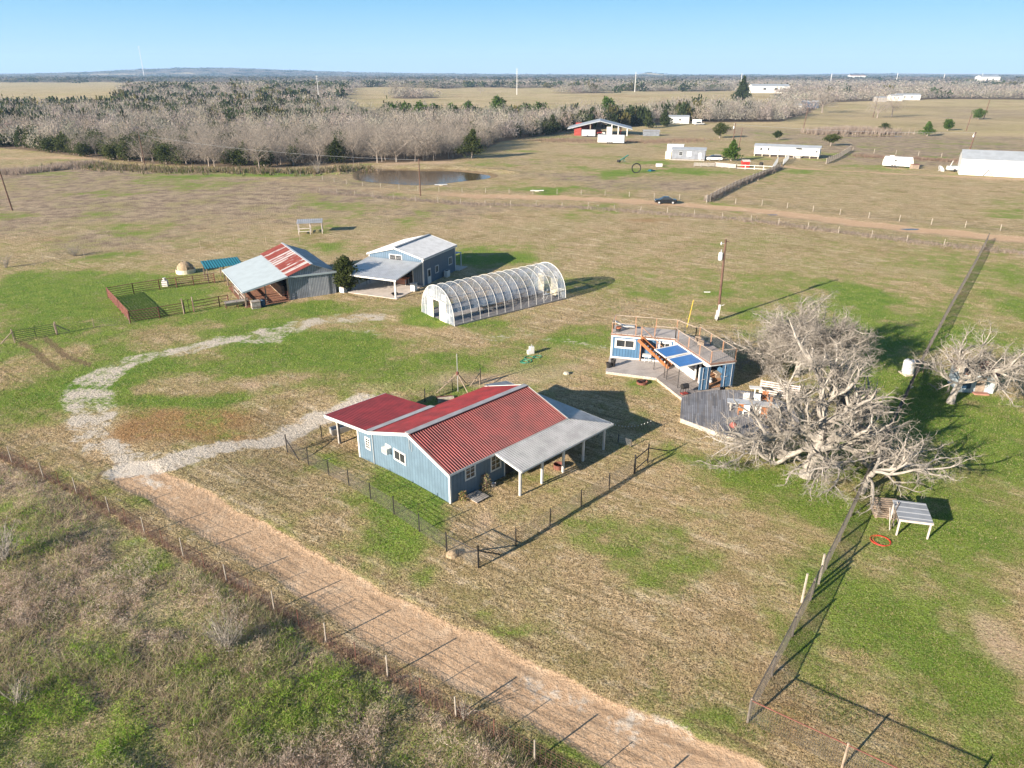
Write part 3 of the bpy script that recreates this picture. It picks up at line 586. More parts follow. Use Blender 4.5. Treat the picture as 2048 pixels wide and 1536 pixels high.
    for y in (1.5, 4.5, 8.0): MB().box(L + D - .27, y - .07, -.4, L + D - .13, y + .07, zo - .02).build('porch_post', 'white', t)
    return t
ranch_house()

# ------------------------------------------------------------------ blue metal barn house with front porch
def barn_house():
    A = R(66); t = thing('metal_barn_house', 'tall blue metal barn house with grey gable roof and open porch behind the greenhouse', 'barn house', (-11.72, 92.19, 0), A)
    # local x = along ridge (away), y = across to the left
    Lx, W = 8.9, 8.4; ez, rzv = 3.70, 4.75; ry = W / 2
    def gable(x0, x1, hole=False):
        pts = [(0, -.3), (W, -.3), (W, ez), (ry, rzv), (0, ez)]; n = 5; m = MB()
        vs = [(x0, a, b) for a, b in pts] + [(x1, a, b) for a, b in pts]
        return m.add(vs, [tuple(range(n)), tuple(range(2 * n - 1, n - 1, -1))] + [(k, n + k, n + (k + 1) % n, (k + 1) % n) for k in range(n)])
    w = MB()
    # front gable: strips round the wide opening
    for y0, y1, z0, z1 in ((0, 1.6, -.3, 2.5), (5.6, W, -.3, 2.5)): w.box(0, y0, z0, .15, y1, z1)
    w.add([(0, 0, 2.5), (0, W, 2.5), (0, W, ez), (0, ry, rzv), (0, 0, ez), (.15, 0, 2.5), (.15, W, 2.5), (.15, W, ez), (.15, ry, rzv), (.15, 0, ez)],
          [(0, 1, 2, 3, 4), (9, 8, 7, 6, 5), (0, 5, 6, 1), (1, 6, 7, 2), (2, 7, 8, 3), (3, 8, 9, 4), (4, 9, 5, 0)])
    g2 = gable(Lx - .15, Lx); w.add(g2.v, g2.f)
    w.box(.15, 0, -.3, Lx - .15, .15, ez - .04); w.box(.15, W - .15, -.3, Lx - .15, W, ez - .04)
    w.build('wall', 'blue_metal', t)
    MB().box(3.5, .2, 0, 3.6, W - .2, 3.2).build('interior_wall', 'wood', t)
    MB().box(.2, .2, .03, 3.5, W - .2, .06).build('floor', 'concrete', t)
    ov = .2; sl = (rzv - ez) / ry
    MB().ribs((-ov, -ov, ez - ov * sl + .03), (Lx + ov, -ov, ez - ov * sl + .03), (0, ry + ov - .05, (ry + ov - .05) * sl), pitch=.3, h=.04).build('roof_slope', 'galv_light', t)
    MB().ribs((-ov, W + ov, ez - ov * sl + .03), (Lx + ov, W + ov, ez - ov * sl + .03), (0, -(ry + ov - .05), (ry + ov - .05) * sl), pitch=.3, h=.04).build('roof_slope', 'galv_light', t)
    MB().bar((-ov, ry, rzv + .09), (Lx + ov, ry, rzv + .09), .35, .06).build('ridge_cap', 'galv', t)
    tr = MB()
    for x in (-ov - .02, Lx + ov + .02):
        tr.bar((x, -ov, ez - ov * sl - .04), (x, ry, rzv - .03), .06, .2).bar((x, W + ov, ez - ov * sl - .04), (x, ry, rzv - .03), .06, .2)
    tr.box(-ov, -ov - .06, ez - .28, Lx + ov, -ov - .01, ez - .08).box(-ov, W + ov + .01, ez - .28, Lx + ov, W + ov + .06, ez - .08)
    tr.box(-.04, -.04, -.3, .12, .1, ez - .1).box(-.04, W - .1, -.3, .12, W + .04, ez - .1).box(Lx - .1, -.04, -.3, Lx + .04, .1, ez - .1).build('white_trim', 'white', t)
    window(t, 'y', 0, -1, 3.15, 5.15, 2.98, 3.85, (1, 0), .1)
    window(t, 'x', 0, -1, 3.1, 4.0, .95, 2.0, (1, 0), .1); window(t, 'x', 0, -1, 6.9, 7.9, 1.2, 2.3, (1, 0), .1)
    d = MB().box(1.0, -.05, 0, 1.9, -.01, 2.05).build('side_door', 'white', t); MB().box(1.15, -.062, 1.0, 1.75, -.052, 1.85).build('pane', 'glass', d)
    for y0 in (1.55, 5.55): MB().box(-.05, y0, 0, -.01, y0 + .1, 2.5).build('door_trim', 'white', t)
    u = MB().box(5.1, -.75, 0, 5.9, -.2, .85).build('cooling_unit', 'white', t); MB().lathe([(.22, 0), (.22, .03)], (5.5, -.47, .85)).build('fan_grille', 'dark', u)
    # porch
    D = 8.6; z0, z1 = 2.42, 2.95; xf = -6.6
    MB().ribs((xf, W - .1, z0), (xf, .15, z0), (-xf - .2, 0, z1 - z0 + .25), pitch=.3, h=.04).build('porch_roof', 'galv_light', t)
    MB().box(xf - .06, 0, z0 - .18, xf - .01, W, z0 - .0).bar((xf, .1, z0 - .06), (-.1, .1, z1 + .2), .06, .18).bar((xf, W - .05, z0 - .06), (-.1, W - .05, z1 + .2), .06, .18).build('porch_fascia', 'white', t)
    for y in (.3, W - .35): MB().box(xf + .1, y - .09, 0, xf + .28, y + .09, z0 - .1).build('porch_post', 'white', t)
    MB().box(xf + 3.3, W - .45, 0, xf + 3.45, W - .3, z0 + .1).build('porch_post', 'white', t)
    MB().box(xf - .1, .0, -.12, -.02, W - .1, .07).build('patio_slab', 'concrete', t)
    # rear side awning
    MB().ribs((Lx + 2.4, .2, 2.1), (Lx + 2.4, 3.6, 2.1), (-2.3, 0, .25), pitch=.3).build('rear_awning', 'blue_panel', t)
    for y in (.3, 3.4): MB().box(Lx + 2.2, y - .06, -.2, Lx + 2.32, y + .06, 2.08).build('awning_post', 'white', t)
    MB().box(Lx + .02, -.6, -.12, Lx + 2.6, 3.8, .05).build('rear_step', 'concrete', t)
    # things on the patio
    def loc(x, y, z=.07): c, s = math.cos(A), math.sin(A); return (-11.72 + c * x - s * y, 92.19 + s * x + c * y, z)
    p = thing('planter_box', 'white square planter block at the left foot of the barn house porch', 'planter', loc(xf - .15, W - .35, 0), A)
    MB().box(-.35, -.35, -.05, .35, .35, .75).build('box', 'white', p); MB().box(-.28, -.28, .75, .28, .28, .78).build('soil', 'rust', p)
    b = thing('patio_table', 'orange-brown wooden bar table with white legs on the barn house patio', 'table', loc(-.6, 3.6), A)
    MB().box(-.5, -1.5, .8, .5, 1.5, .9).build('tabletop', 'terracotta', b)
    for x in (-.42, .38):
        for y in (-1.4, 1.36): MB().box(x, y, 0, x + .05, y + .05, .8).build('leg', 'white', b)
    MB().box(-.3, -1.2, .1, .3, 1.2, .75).build('shelf', 'brick', b)
    for k, (y, lb) in enumerate(((5.1, 'white high-backed bar stool at the left end of the patio table'), (4.3, 'white bar stool standing against the front of the patio table'))):
        c = thing('bar_stool', lb, 'stool', loc(-1.5, y), A, 'white bar stools on the barn house patio')
        MB().box(-.2, -.2, .62, .2, .2, .67).build('seat', 'white', c); MB().box(-.2, -.2, .67, -.16, .2, 1.15).build('backrest', 'white', c)
        for x in (-.18, .14):
            for yy in (-.18, .14): MB().box(x, yy, 0, x + .04, yy + .04, .62).build('leg', 'white', c)
    f = thing('fire_pit', 'round dark fire pit on the barn house patio beside the right porch post', 'fire pit', loc(-5.4, 1.1), 0)
    MB().lathe([(.2, 0), (.42, .22), (.46, .26), (.40, .26), (.15, .12)]).build('bowl', 'dark', f); MB().lathe([(.28, -.0), (.3, .04)]).build('foot', 'dark', f)
    g = thing('washing_basin', 'white basin cabinet at the right edge of the barn house patio', 'cabinet', loc(-2.6, -.05), A)
    MB().box(-.35, -.3, 0, .35, .3, .95).build('cabinet', 'white', g); MB().box(-.42, -.35, .95, .42, .35, 1.0).build('counter', 'galv_light', g)
    h = thing('smoker_grill', 'dark barrel smoker grill under the left side of the barn house porch', 'grill', loc(-2.2, 7.3), A)
    MB().tube((-.45, 0, .85), (.45, 0, .85), .28, n=12).build('barrel', 'dark', h)
    for x in (-.35, .35): MB().tube((x, 0, 0), (x, 0, .6), .03).build('leg', 'dark', h)
    MB().tube((.3, 0, 1.1), (.3, 0, 1.5), .05).build('chimney', 'galv_light', h)
barn_house()

# ------------------------------------------------------------------ old barn with red rusted roof and lean-to
def old_barn():
    A = R(31); ox, oy = -27.74, 85.81
    t = thing('old_barn', 'weathered corrugated barn with rusty red roof and pale blue lean-to beside the cattle pen', 'barn', (ox, oy, 0), A)
    # local x along the gable wall (to the right), y = away
    W, D = 5.95, 13.5; ez, rz_ = 3.05, 4.15; rx = 3.1
    w = MB(); pts = [(0, -.3), (W, -.3), (W, ez - .1), (rx, rz_), (0, ez)]; n = 5
    for y0, y1 in ((0, .12), (D - .12, D)):
        vs = [(a, y0, b) for a, b in pts] + [(a, y1, b) for a, b in pts]
        w.add(vs, [tuple(range(n)), tuple(range(2 * n - 1, n - 1, -1))] + [(k, n + k, n + (k + 1) % n, (k + 1) % n) for k in range(n)])
    w.box(W - .12, .12, -.3, W, D - .12, ez - .15); w.box(0, 5, -.3, .12, D - .12, ez - .05); w.build('wall', 'oldsheet', t)
    s1 = (rz_ - ez) / rx
    o = MB().ribs((-.1, D + .2, ez + .0), (-.1, -.25, ez + .0), (rx + .1, 0, rz_ - ez + .05), pitch=.3, h=.04).build('roof_slope', 'rusty_roof', t)
    MB().ribs((W + .35, -.25, ez - .2), (W + .35, D + .2, ez - .2), (-(W + .35 - rx), 0, rz_ - ez + .22), pitch=.3, h=.04).build('roof_slope', 'galv', t)
    MB().bar((rx, -.3, rz_ + .1), (rx, D + .25, rz_ + .1), .3, .05).build('ridge_cap', 'galv_light', t)
    # lean-to on the left
    xl, zl = -5.6, 2.0
    MB().slab([(xl, -.7, zl), (0, -.35, ez + .04), (0, D - .5, ez + .04), (xl, D - 1.8, zl)], (0, 0, -.06)).build('lean_to_roof', 'pale_blue_roof', t)
    MB().bar((xl, -.73, zl - .07), (0, -.38, ez - .03), .05, .2).bar((xl - .03, -.7, zl - .06), (xl - .03, D - 1.8, zl - .06), .05, .16).bar((0, -.15, ez - .12), (W + .3, -.15, ez - .28), .16, .2).build('fascia', 'pale_blue_roof', t)
    for y in (-.3, 3.2, 6.6, 10.5): MB().box(xl + .2, y - .08, -.2, xl + .36, y + .08, zl + .03).build('lean_to_post', 'wood', t)
    for y in (.0,): 
        for x in (-2.8, -.1): MB().box(x - .06, y - .06, -.2, x + .06, y + .06, zl + (x - xl) * .18).build('lean_to_post', 'wood', t)
    MB().box(xl + .3, -.2, .95, xl + .36, 6.6, 1.1).box(xl + .3, -.2, .45, xl + .36, 6.6, .6).build('side_rail', 'wood_grey', t)
    MB().box(2.6, -.06, 0, 5.1, -.01, 2.6).build('sliding_door', 'oldsheet2', t)
    MB().box(-.08, -.05, -.2, .06, .1, ez).build('corner_post', 'wood', t)
    # earth floor of the lean-to, a darker red-brown sheet
    MB().add([(xl + .1, -.6, .01), (.0, -.4, .01), (.0, D - 1, .01), (xl + .1, D - 2, .01)], [(0, 1, 2, 3)]).build('dirt_floor', 'reddirt', t)
    # inside clutter
    MB().box(-.5, 2, 0, -.1, 8, 1.3).box(-3.6, 9.2, 0, -1.0, 9.6, 1.1).build('stall_board', 'wood', t)
    def loc(x, y, z=0): c, s = math.cos(A), math.sin(A); return (ox + c * x - s * y, oy + s * x + c * y, z)
    # teal shed behind
    s = thing('teal_roof_shed', 'small open shed with teal ribbed roof behind the lean-to of the old barn', 'shed', loc(-5.2, 14.3), A)
    MB().ribs((-2.3, -1.2, 2.05), (2.6, -1.2, 2.05), (0, 3.4, .35), pitch=.35, h=.04).build('roof', 'teal', s)
    for x in (-2.1, 0, 2.4):
        for y in (-1.0, 1.9): MB().box(x - .07, y - .07, -.2, x + .07, y + .07, 2.0 + (y + 1.2) * .1).build('post', 'wood', s)
    # trough, crate, gate panels in front
    f = thing('feed_trough', 'long grey slatted feed trough on the grass in front of the lean-to', 'trough', G(475, 614), A)
    MB().add([(-1.35, -.45, .75), (1.35, -.45, .75), (1.35, 0, .25), (-1.35, 0, .25), (-1.35, .45, .75), (1.35, .45, .75)], [(0, 1, 2, 3), (3, 2, 5, 4)]).build('trough_body', 'wood_grey', f)
    for x in (-1.3, 0, 1.3): MB().bar((x, -.45, 0), (x, .1, .75), .06, .06).bar((x, .45, 0), (x, -.1, .75), .06, .06).build('leg', 'rust', f)
    MB().box(-1.4, -.48, .73, 1.4, -.42, .80).box(-1.4, .42, .73, 1.4, .48, .80).build('rim', 'wood_grey', f)
    c = thing('wooden_crate', 'brown slatted wooden crate beside the trough under the front edge of the lean-to', 'crate', loc(-4.4, -1.2), A)
    MB().box(-.5, -.4, 0, .5, .4, .9).build('crate_body', 'wood_grey', c); MB().box(-.53, -.43, .8, .53, .43, .88).box(-.53, -.43, .2, .53, .43, .28).build('slat', 'wood', c)
    b = thing('blue_barrel', 'dark blue plastic barrel standing right of the wooden crate', 'barrel', loc(-3.5, -1.0), A)
    MB().lathe([(.28, 0), (.31, .1), (.31, .8), (.27, .9)]).build('drum', 'dark_blue', b); MB().lathe([(.28, .9), (.28, .93)]).build('lid', 'dark', b)
    for k, (x0, x1, y, lb) in enumerate(((-3.0, -.2, -.15, 'rusty tube stock panel closing the bay left of the barn wall'), (-5.2, -3.1, -.2, 'rusty tube stock panel under the outer corner of the lean-to'))):
        g = thing('stock_panel', lb, 'gate', loc(x0, y), A, 'stock panels under the lean-to'); m = MB()
        for z in (.25, .55, .85, 1.15): m.tube((0, 0, z), (x1 - x0, 0, z), .025)
        m.build('rail', 'rust', g); [MB().tube((q_, 0, 0), (q_, 0, 1.2), .03).build('upright', 'rust', g) for q_ in (0, x1 - x0)]
M['oldsheet2'] = striped('pale_corrugated_door', (.42, .45, .49), (.14, .15, .18), .2, .35, 'X', .6, .2, .25, .03)
M['reddirt'] = mat('red_brown_earth', (.27, .13, .08), .95, 0, .4, 2, bmp=.05)
def rusty():
    m = bpy.data.materials.new('rust_red_sheet_with_bare_metal'); nt, b = nodes_of(m)
    tc = nt.nodes.new('ShaderNodeTexCoord'); sx = nt.nodes.new('ShaderNodeSeparateXYZ'); nt.links.new(tc.outputs['Object'], sx.inputs[0])
    fl = mathn(nt, 'FLOOR', mathn(nt, 'DIVIDE', sx.outputs[1], .45)); wn = nt.nodes.new('ShaderNodeTexWhiteNoise'); wn.noise_dimensions = '1D'; nt.links.new(fl, wn.inputs['W'])
    mp = nt.nodes.new('ShaderNodeMapping'); mp.inputs['Scale'].default_value = (.5, 3, 1); nt.links.new(tc.outputs['Object'], mp.inputs[0]); n = noise(nt, mp.outputs[0], 1.2, 5, .6)
    f = mathn(nt, 'ADD', mathn(nt, 'MULTIPLY', wn.outputs['Value'], .55), mathn(nt, 'MULTIPLY', n, .6))
    c = mixc(nt, ramp(nt, n, .35, .65), (.16, .03, .022), (.23, .055, .042)); c = mixc(nt, ramp(nt, f, .68, .76), c, (.40, .38, .38))
    nt.links.new(c, b.inputs['Base Color']); b.inputs['Roughness'].default_value = .6; return m
M['rusty_roof'] = rusty()
old_barn()

# ------------------------------------------------------------------ greenhouse
def film():
    m = bpy.data.materials.new('clear_plastic_film'); nt, b = nodes_of(m)
    tc = nt.nodes.new('ShaderNodeTexCoord'); n = noise(nt, tc.outputs['Object'], .55, 6, .65); n2 = noise(nt, tc.outputs['Object'], 2.5, 4, .6)
    b.inputs['Base Color'].default_value = (.38, .43, .50, 1); b.inputs['Roughness'].default_value = .12; b.inputs['Specular IOR Level'].default_value = .9
    nt.links.new(ramp(nt, mathn(nt, 'ADD', mathn(nt, 'MULTIPLY', n, .8), mathn(nt, 'MULTIPLY', n2, .2)), .36, .66, .24, .66), b.inputs['Alpha'])
    bump(nt, b, n2, .06); return m
M['film'] = film(); M['matting'] = mat('grey_ground_matting', (.26, .25, .25), .9)
def greenhouse():
    A = R(38.8); t = thing('greenhouse', 'long arched greenhouse of clear plastic film over white hoops beside the barn house', 'greenhouse', (-6.43, 75.65, 0), A)
    # local x = along, y = across (left)
    L, W, Hh = 16.9, 6.8, 3.95
    def arc(x, n=20, s=1.0):
        pts = []
        for k in range(n + 1):
            a = math.pi * k / n; yy = W / 2 - math.cos(a) * W / 2 * s; zz = (Hh * s) * (math.sin(a) ** .82)
            pts.append(Vector((x, yy, zz)))
        return pts
    c = MB(); N = 48; n = 20; sec = []
    for i in range(N + 1):
        x = L * i / N; sag = 1 - .012 * abs(math.sin(math.pi * i / N * 14)); p = arc(x, n, 1.0)
        sec.append([Vector((q.x, W / 2 + (q.y - W / 2) * sag, q.z * sag)) for q in p])
    vs = [q for s in sec for q in s]; fs = [(i * (n + 1) + k, (i + 1) * (n + 1) + k, (i + 1) * (n + 1) + k + 1, i * (n + 1) + k + 1) for i in range(N) for k in range(2, n)]
    c.add(vs, fs).build('film_cover', 'film', t, smooth=True)
    for i in range(15):
        x = L * i / 14; p = [Vector((q.x, q.y, q.z * 1.004 + .01)) for q in arc(x, 20)]; MB().path(p, .019 if 0 < i < 14 else .035, 6).build('hoop', 'white', t)
    MB().box(0, -.07, -.15, L, 0, .18).box(0, W, -.15, L, W + .07, .18).build('base_board', 'wood_grey', t)
    MB().bar((0, .17, 1.05), (L, .17, 1.05), .05, .08).bar((0, W - .17, 1.05), (L, W - .17, 1.05), .05, .08).tube((0, W / 2, Hh - .03), (L, W / 2, Hh - .03), .02).build('hip_rail', 'wood_grey', t)
    MB().add([(.05, .05, .03), (L - .05, .05, .03), (L - .05, W - .05, .03), (.05, W - .05, .03)], [(0, 1, 2, 3)]).build('ground_cover', 'matting', t)
    for x in (0, L):       # end walls
        e = MB(); a = arc(x, 20); dy0, dy1 = 1.55, 5.25; zt = 2.25
        lo = [q for q in a if q.y <= dy0 + .001]; hi = [q for q in a if q.y >= dy1 - .001]; top = [q for q in a if q.z >= zt]
        e.add([(x, 0, 0), *lo, (x, dy0, 0)], [tuple(range(len(lo) + 2))]); e.add([(x, dy1, 0), *hi, (x, W, 0)], [tuple(range(len(hi) + 2))]); e.add([(x, dy0, zt), *top, (x, dy1, zt)], [tuple(range(len(top) + 2))])
        e.build('end_wall', 'film', t)
        f = MB()
        for y in (.9, dy0, 3.4, dy1, 6.0):
            zt2 = min(Hh, Hh * math.sin(math.acos(max(-1, min(1, 1 - 2 * y / W)))) ** .82)
            if y == 3.4: f.tube((x, y, zt), (x, y, zt2), .03)
            else: f.tube((x, y, 0), (x, y, zt2), .035)
        f.tube((x, dy0, zt), (x, dy1, zt), .05); f.tube((x, .4, 1.1), (x, dy0, 1.1), .03); f.build('end_frame', 'white', t)
        s = -.06 if x == 0 else .06
        for y0, y1 in ((dy0, dy0 + 1.35), (dy1 - 1.35 + .25, dy1 + .15)):
            d = MB().box(min(x, x + s), y0, .02, max(x, x + s), y1, zt - .05).build('door', 'cream', t); m = MB()
            for z in (.1, .8, 1.5, zt - .12): m.box(min(x + s, x + s * 1.4), y0, z, max(x + s, x + s * 1.4), y1, z + .06)
            m.build('door_rail', 'white', d)
        for y in (1.7, 4.3):
            MB().box(x - .02, y, zt + .25, x + .02, y + .7, zt + .95).build('vent', 'galv_light', t)
    # propagation benches and loose things inside
    def loc(x, y, z=.03): c, s = math.cos(A), math.sin(A); return (-6.43 + c * x - s * y, 75.65 + s * x + c * y, z)
    for k, (x, y, l, lb) in enumerate(((5.2, 1.6, 3.2, 'low dark slatted bench inside the greenhouse nearest its doors'), (8.4, 2.2, 3.4, 'low dark slatted bench in the middle of the greenhouse'), (11.6, 2.6, 3.0, 'low dark slatted bench deeper inside the greenhouse'))):
        b = thing('plant_bench', lb, 'bench', loc(x, y), A, 'plant benches in the greenhouse')
        m = MB(); [m.box(0, j * .17, .62, l, j * .17 + .09, .66) for j in range(7)]; m.build('benchtop', 'wood', b)
        for xx in (.05, l / 2, l - .1):
            for yy in (.02, 1.02): MB().box(xx, yy, 0, xx + .06, yy + .06, .62).build('leg', 'dark', b)
    f = thing('folding_frame', 'white folded metal rack standing in the far end of the greenhouse', 'rack', loc(14.6, 1.2), A)
    MB().bar((0, 0, 0), (.9, 0, 1.1), .05, .05).bar((.9, 0, 0), (0, 0, 1.1), .05, .05).bar((0, .6, 0), (.9, .6, 1.1), .05, .05).build('frame', 'white', f); MB().box(0, 0, .55, .9, .6, .6).build('shelf', 'galv_light', f)
greenhouse()

# ------------------------------------------------------------------ shipping-container cabins, decks, stairs
CA = Vector((9.72, 65.55, .28)); AA = R(-15); CB = Vector((17.35, 57.75, .28)); AB = R(17)
def frame_loc(o, a):
    def f(x, y, z=0): c, s = math.cos(a), math.sin(a); return Vector((o.x + c * x - s * y, o.y + s * x + c * y, o.z + z))
    return f
la, lb = frame_loc(CA, AA), frame_loc(CB, AB)
def railing(name, label, pts, z, h=1.05, mesh_fill=True, group=None, npost=1.8, up=0):
    """timber rail along world points; posts, top rail and wire infill"""
    t = thing(name, label, 'railing', (pts[0].x, pts[0].y, z), 0, group); o = Vector((pts[0].x, pts[0].y, z)); P = [Vector((p.x, p.y, z)) - o for p in pts]
    posts = []
    for a, b in zip(P, P[1:]):
        n = max(1, round((b - a).length / npost))
        for k in range(n + 1):
            q = a.lerp(b, k / n)
            if all((q - r).length > .2 for r in posts): posts.append(q)
    for q in posts: MB().box(q.x - .038, q.y - .038, -.25, q.x + .038, q.y + .038, h - .02).build('post', 'rail_wood', t)
    for a, b in zip(P, P[1:]): MB().bar(a + Vector((0, 0, h)), b + Vector((0, 0, h)), .09, .035).build('top_rail', 'rail_pale', t)
    m = MB()
    for a, b in zip(P, P[1:]):
        L = (b - a).length; zs = [.12 + .16 * k for k in range(6)]
        for zz in zs: m.tube(a + Vector((0, 0, zz)), b + Vector((0, 0, zz)), .004, n=3)
        if mesh_fill:
            for k in range(int(L / .2)): q = a.lerp(b, k * .2 / L); m.tube(q + Vector((0, 0, .1)), q + Vector((0, 0, .95)), .004, n=3)
    m.build('wire_infill', 'galv', t); return t
def containers():
    L, W, Hc = 6.06, 2.44, 2.35
    t = thing('container_cabin', 'blue shipping-container cabin with two white windows and a roof deck, left of the stairs', 'cabin', CA, AA)
    w = MB().box(.12, .0, .1, 2.95, .05, Hc - .15).box(4.35, .0, .1, L - .15, .05, Hc - .15).box(2.95, 0, 2.1, 4.35, .05, Hc - .15)
    w.box(0, .05, .1, .05, W, Hc - .1).box(L - .05, .05, .1, L, W, Hc - .1).box(0, W - .05, .1, L, W, Hc - .1); w.build('wall', 'blue_box', t)
    MB().box(2.95, .35, .1, 4.35, .4, 2.1).box(2.95, .05, .1, 3.0, .35, 2.1).box(4.3, .05, .1, 4.35, .35, 2.1).build('entry_recess', 'dark_blue', t)
    MB().box(3.15, .33, .1, 4.1, .35, 2.05).build('door', 'blue_box', t)
    for b in ((-.03, -.04, 0, .14, .12, Hc), (L - .14, -.04, 0, L + .03, .12, Hc), (L - .14, W - .1, 0, L + .03, W + .03, Hc), (-.03, W - .1, 0, .14, W + .03, Hc)): MB().box(*b).build('corner_post', 'white', t)
    MB().box(.14, -.05, 0, L - .14, .06, .14).build('bottom_rail', 'white', t); MB().box(.14, -.05, Hc - .16, L - .14, .06, Hc).build('top_rail', 'white', t)
    window(t, 'x', 0, -1, .35, 2.35, 1.05, 2.05, (1, 0), .17, 'wide two-pane window'); window(t, 'x', 0, -1, 4.55, 5.75, .95, 2.1, (1, 0), .17, 'small two-pane window')
    MB().box(-.1, -.12, Hc + .0, L + .1, W + .1, Hc + .16).build('roof_edge', 'rail_dark', t)
    MB().box(-.05, -.07, Hc + .16, L + .05, W + .05, Hc + .20).build('roof_deck', 'deck_pale', t)
    # second container
    t = thing('container_room', 'open-ended blue shipping container room with steel doors and roof deck beside the round deck', 'container', CB, AB)
    Lb = 6.06
    MB().box(W - .05, 0, .1, W, Lb, Hc - .1).box(0, Lb - .05, .1, W, Lb, Hc - .1).build('wall', 'blue_box', t)
    MB().box(.02, .02, .08, W - .05, Lb - .05, .13).build('floor', 'deck_inside', t)
    f = MB(); 
    for y0, y1 in ((0, .14), (1.5, 1.62), (2.2, 2.32), (3.9, 4.02), (Lb - .14, Lb)): f.box(-.04, y0, 0, .1, y1, Hc)
    f.box(-.05, .14, Hc - .38, .09, Lb - .14, Hc).box(-.05, .14, 0, .09, 1.5, .16).box(-.05, 2.32, 0, .09, Lb - .14, .75); f.box(-.03, -.04, Hc - .15, W + .03, .08, Hc); f.box(W - .1, -.04, 0, W + .03, .1, Hc - .15)
    f.build('white_frame', 'white', t)
    MB().box(-.01, 2.35, .78, .0, 3.88, Hc - .4).build('glazing', 'glass', t); MB().box(-.01, 4.05, .78, .0, Lb - .16, Hc - .4).build('glazing', 'glass', t)
    MB().box(-.1, -.12, Hc, W + .1, Lb + .1, Hc + .16).build('roof_edge', 'rail_dark', t)
    MB().box(-.05, -.07, Hc + .16, W + .05, Lb + .05, Hc + .20).build('roof_deck', 'deck_brown', t)
    def door(x0, x1, y, lab):
        d = MB().box(x0, y - .05, .1, x1, y, Hc - .12)
        for k in range(5): z = .3 + k * .42; d.box(x0 + .08, y - .075, z, x1 - .08, y - .055, z + .26)
        d = d.build('steel_door', 'blue_box', t); d['label'] = lab
        MB().tube((x0 + .22, y - .11, .15), (x0 + .22, y - .11, Hc - .15), .02).build('lock_bar', 'galv_light', d); MB().tube((x1 - .25, y - .11, .15), (x1 - .25, y - .11, Hc - .15), .02).build('lock_bar', 'galv_light', d)
        MB().tube((x0 + .1, y - .13, 1.1), (x0 + .5, y - .13, 1.15), .02).build('handle', 'galv_light', d)
    door(-1.02, -.08, -.12, 'steel door swung open to the left'); door(1.22, W - .06, -.06, 'closed right-hand steel door')
    # loose cushions in the open end
    s = thing('white_cushion', 'crumpled white cushions lying on the floor inside the open container doorway', 'cushions', lb(.75, 1.0, .15), AB)
    MB().lathe([(.1, 0), (.28, .06), (.3, .2), (.18, .32), (.05, .34)], n=10).build('cushion', 'white', s, True); MB().lathe([(.1, 0), (.25, .06), (.27, .18), (.1, .26)], (.35, .5, 0), n=10).build('cushion', 'white', s, True)
    b = thing('bench_seat', 'brown bench along the inside wall of the open container room', 'bench', lb(W - .6, 1.6, .14), AB)
    MB().box(0, 0, .35, .5, 3.2, .45).build('seat', 'wood', b); MB().box(.02, .1, 0, .48, .2, .35).build('leg', 'wood', b); MB().box(.02, 3.0, 0, .48, 3.1, .35).build('leg', 'wood', b)
    zt = CA.z + Hc + .20
    # bridge between the roofs
    a0, a1, b0, b1 = la(L, .2), la(L, W), lb(.1, Lb), lb(W - .4, Lb)
    m = MB().slab([(a0.x, a0.y, zt - .02), (b0.x, b0.y, zt - .02), (b1.x, b1.y, zt - .02), (a1.x, a1.y, zt - .02)], (0, 0, -.12)).build('roof_bridge', 'deck_pale')
    tag(m, 'pale plank bridge joining the two container roof decks', 'bridge')
    railing('roof_railing', 'timber railing with wire along the back and left edge of the cabin roof deck', [la(.02, 1.2), la(.02, W), la(L, W), b1], zt, mesh_fill=False)
    railing('roof_railing', 'short front railing left of the stair head on the cabin roof', [la(.02, 1.2), la(.02, .0), la(2.3, 0)], zt, mesh_fill=False)
    railing('roof_railing', 'short front railing right of the stair head on the cabin roof', [la(4.1, 0), la(L, 0)], zt, mesh_fill=False)
    railing('roof_railing', 'timber and wire mesh railing on the left and near edges of the container roof', [la(L, 0), lb(0, Lb - .3), lb(0, 0), lb(W, 0)], zt)
    railing('roof_railing', 'timber and wire mesh railing along the far right edge of the open container roof deck', [lb(W, 0), lb(W, Lb), b1], zt)
    # stair
    s = thing('outdoor_stair', 'orange-brown wooden stair climbing along the front of the blue cabin to its roof deck', 'stairs', CA, AA)
    p0, p1 = Vector((2.75, -.12, Hc + .05)), Vector((5.85, -1.0, .05))
    d = (p1 - p0); sd = Vector((-d.y, d.x, 0)).normalized() * -.42
    for q in (-1, 1): MB().bar(p0 + sd * q + Vector((0, -.42, 0)), p1 + sd * q + Vector((0, -.42, .1)), .06, .30).build('stringer', 'orange_wood', s)
    for k in range(11):
        c = p0.lerp(p1, (k + .5) / 11) + Vector((0, -.42, 0)); MB().bar(c - sd * .93, c + sd * .93, .24, .04).build('tread', 'orange_wood', s)
    for q, (zz) in ((.0, 1.0), (.5, 1.0), (1., 1.0)):
        c = p0.lerp(p1, q) + Vector((0, -.42, 0)) - sd * 1.0
        z0 = -.0 if q in (0., 1.) else c.z - .1
        MB().box(c.x - .05, c.y - .05, z0, c.x + .05, c.y + .05, c.z + 1.1).build('newel_post', 'rail_wood', s)
    c0, c1 = p0 + Vector((0, -.42, 1.05)) - sd, p1 + Vector((0, -.42, 1.05)) - sd; MB().bar(c0, c1, .08, .04).build('handrail', 'rail_wood', s)
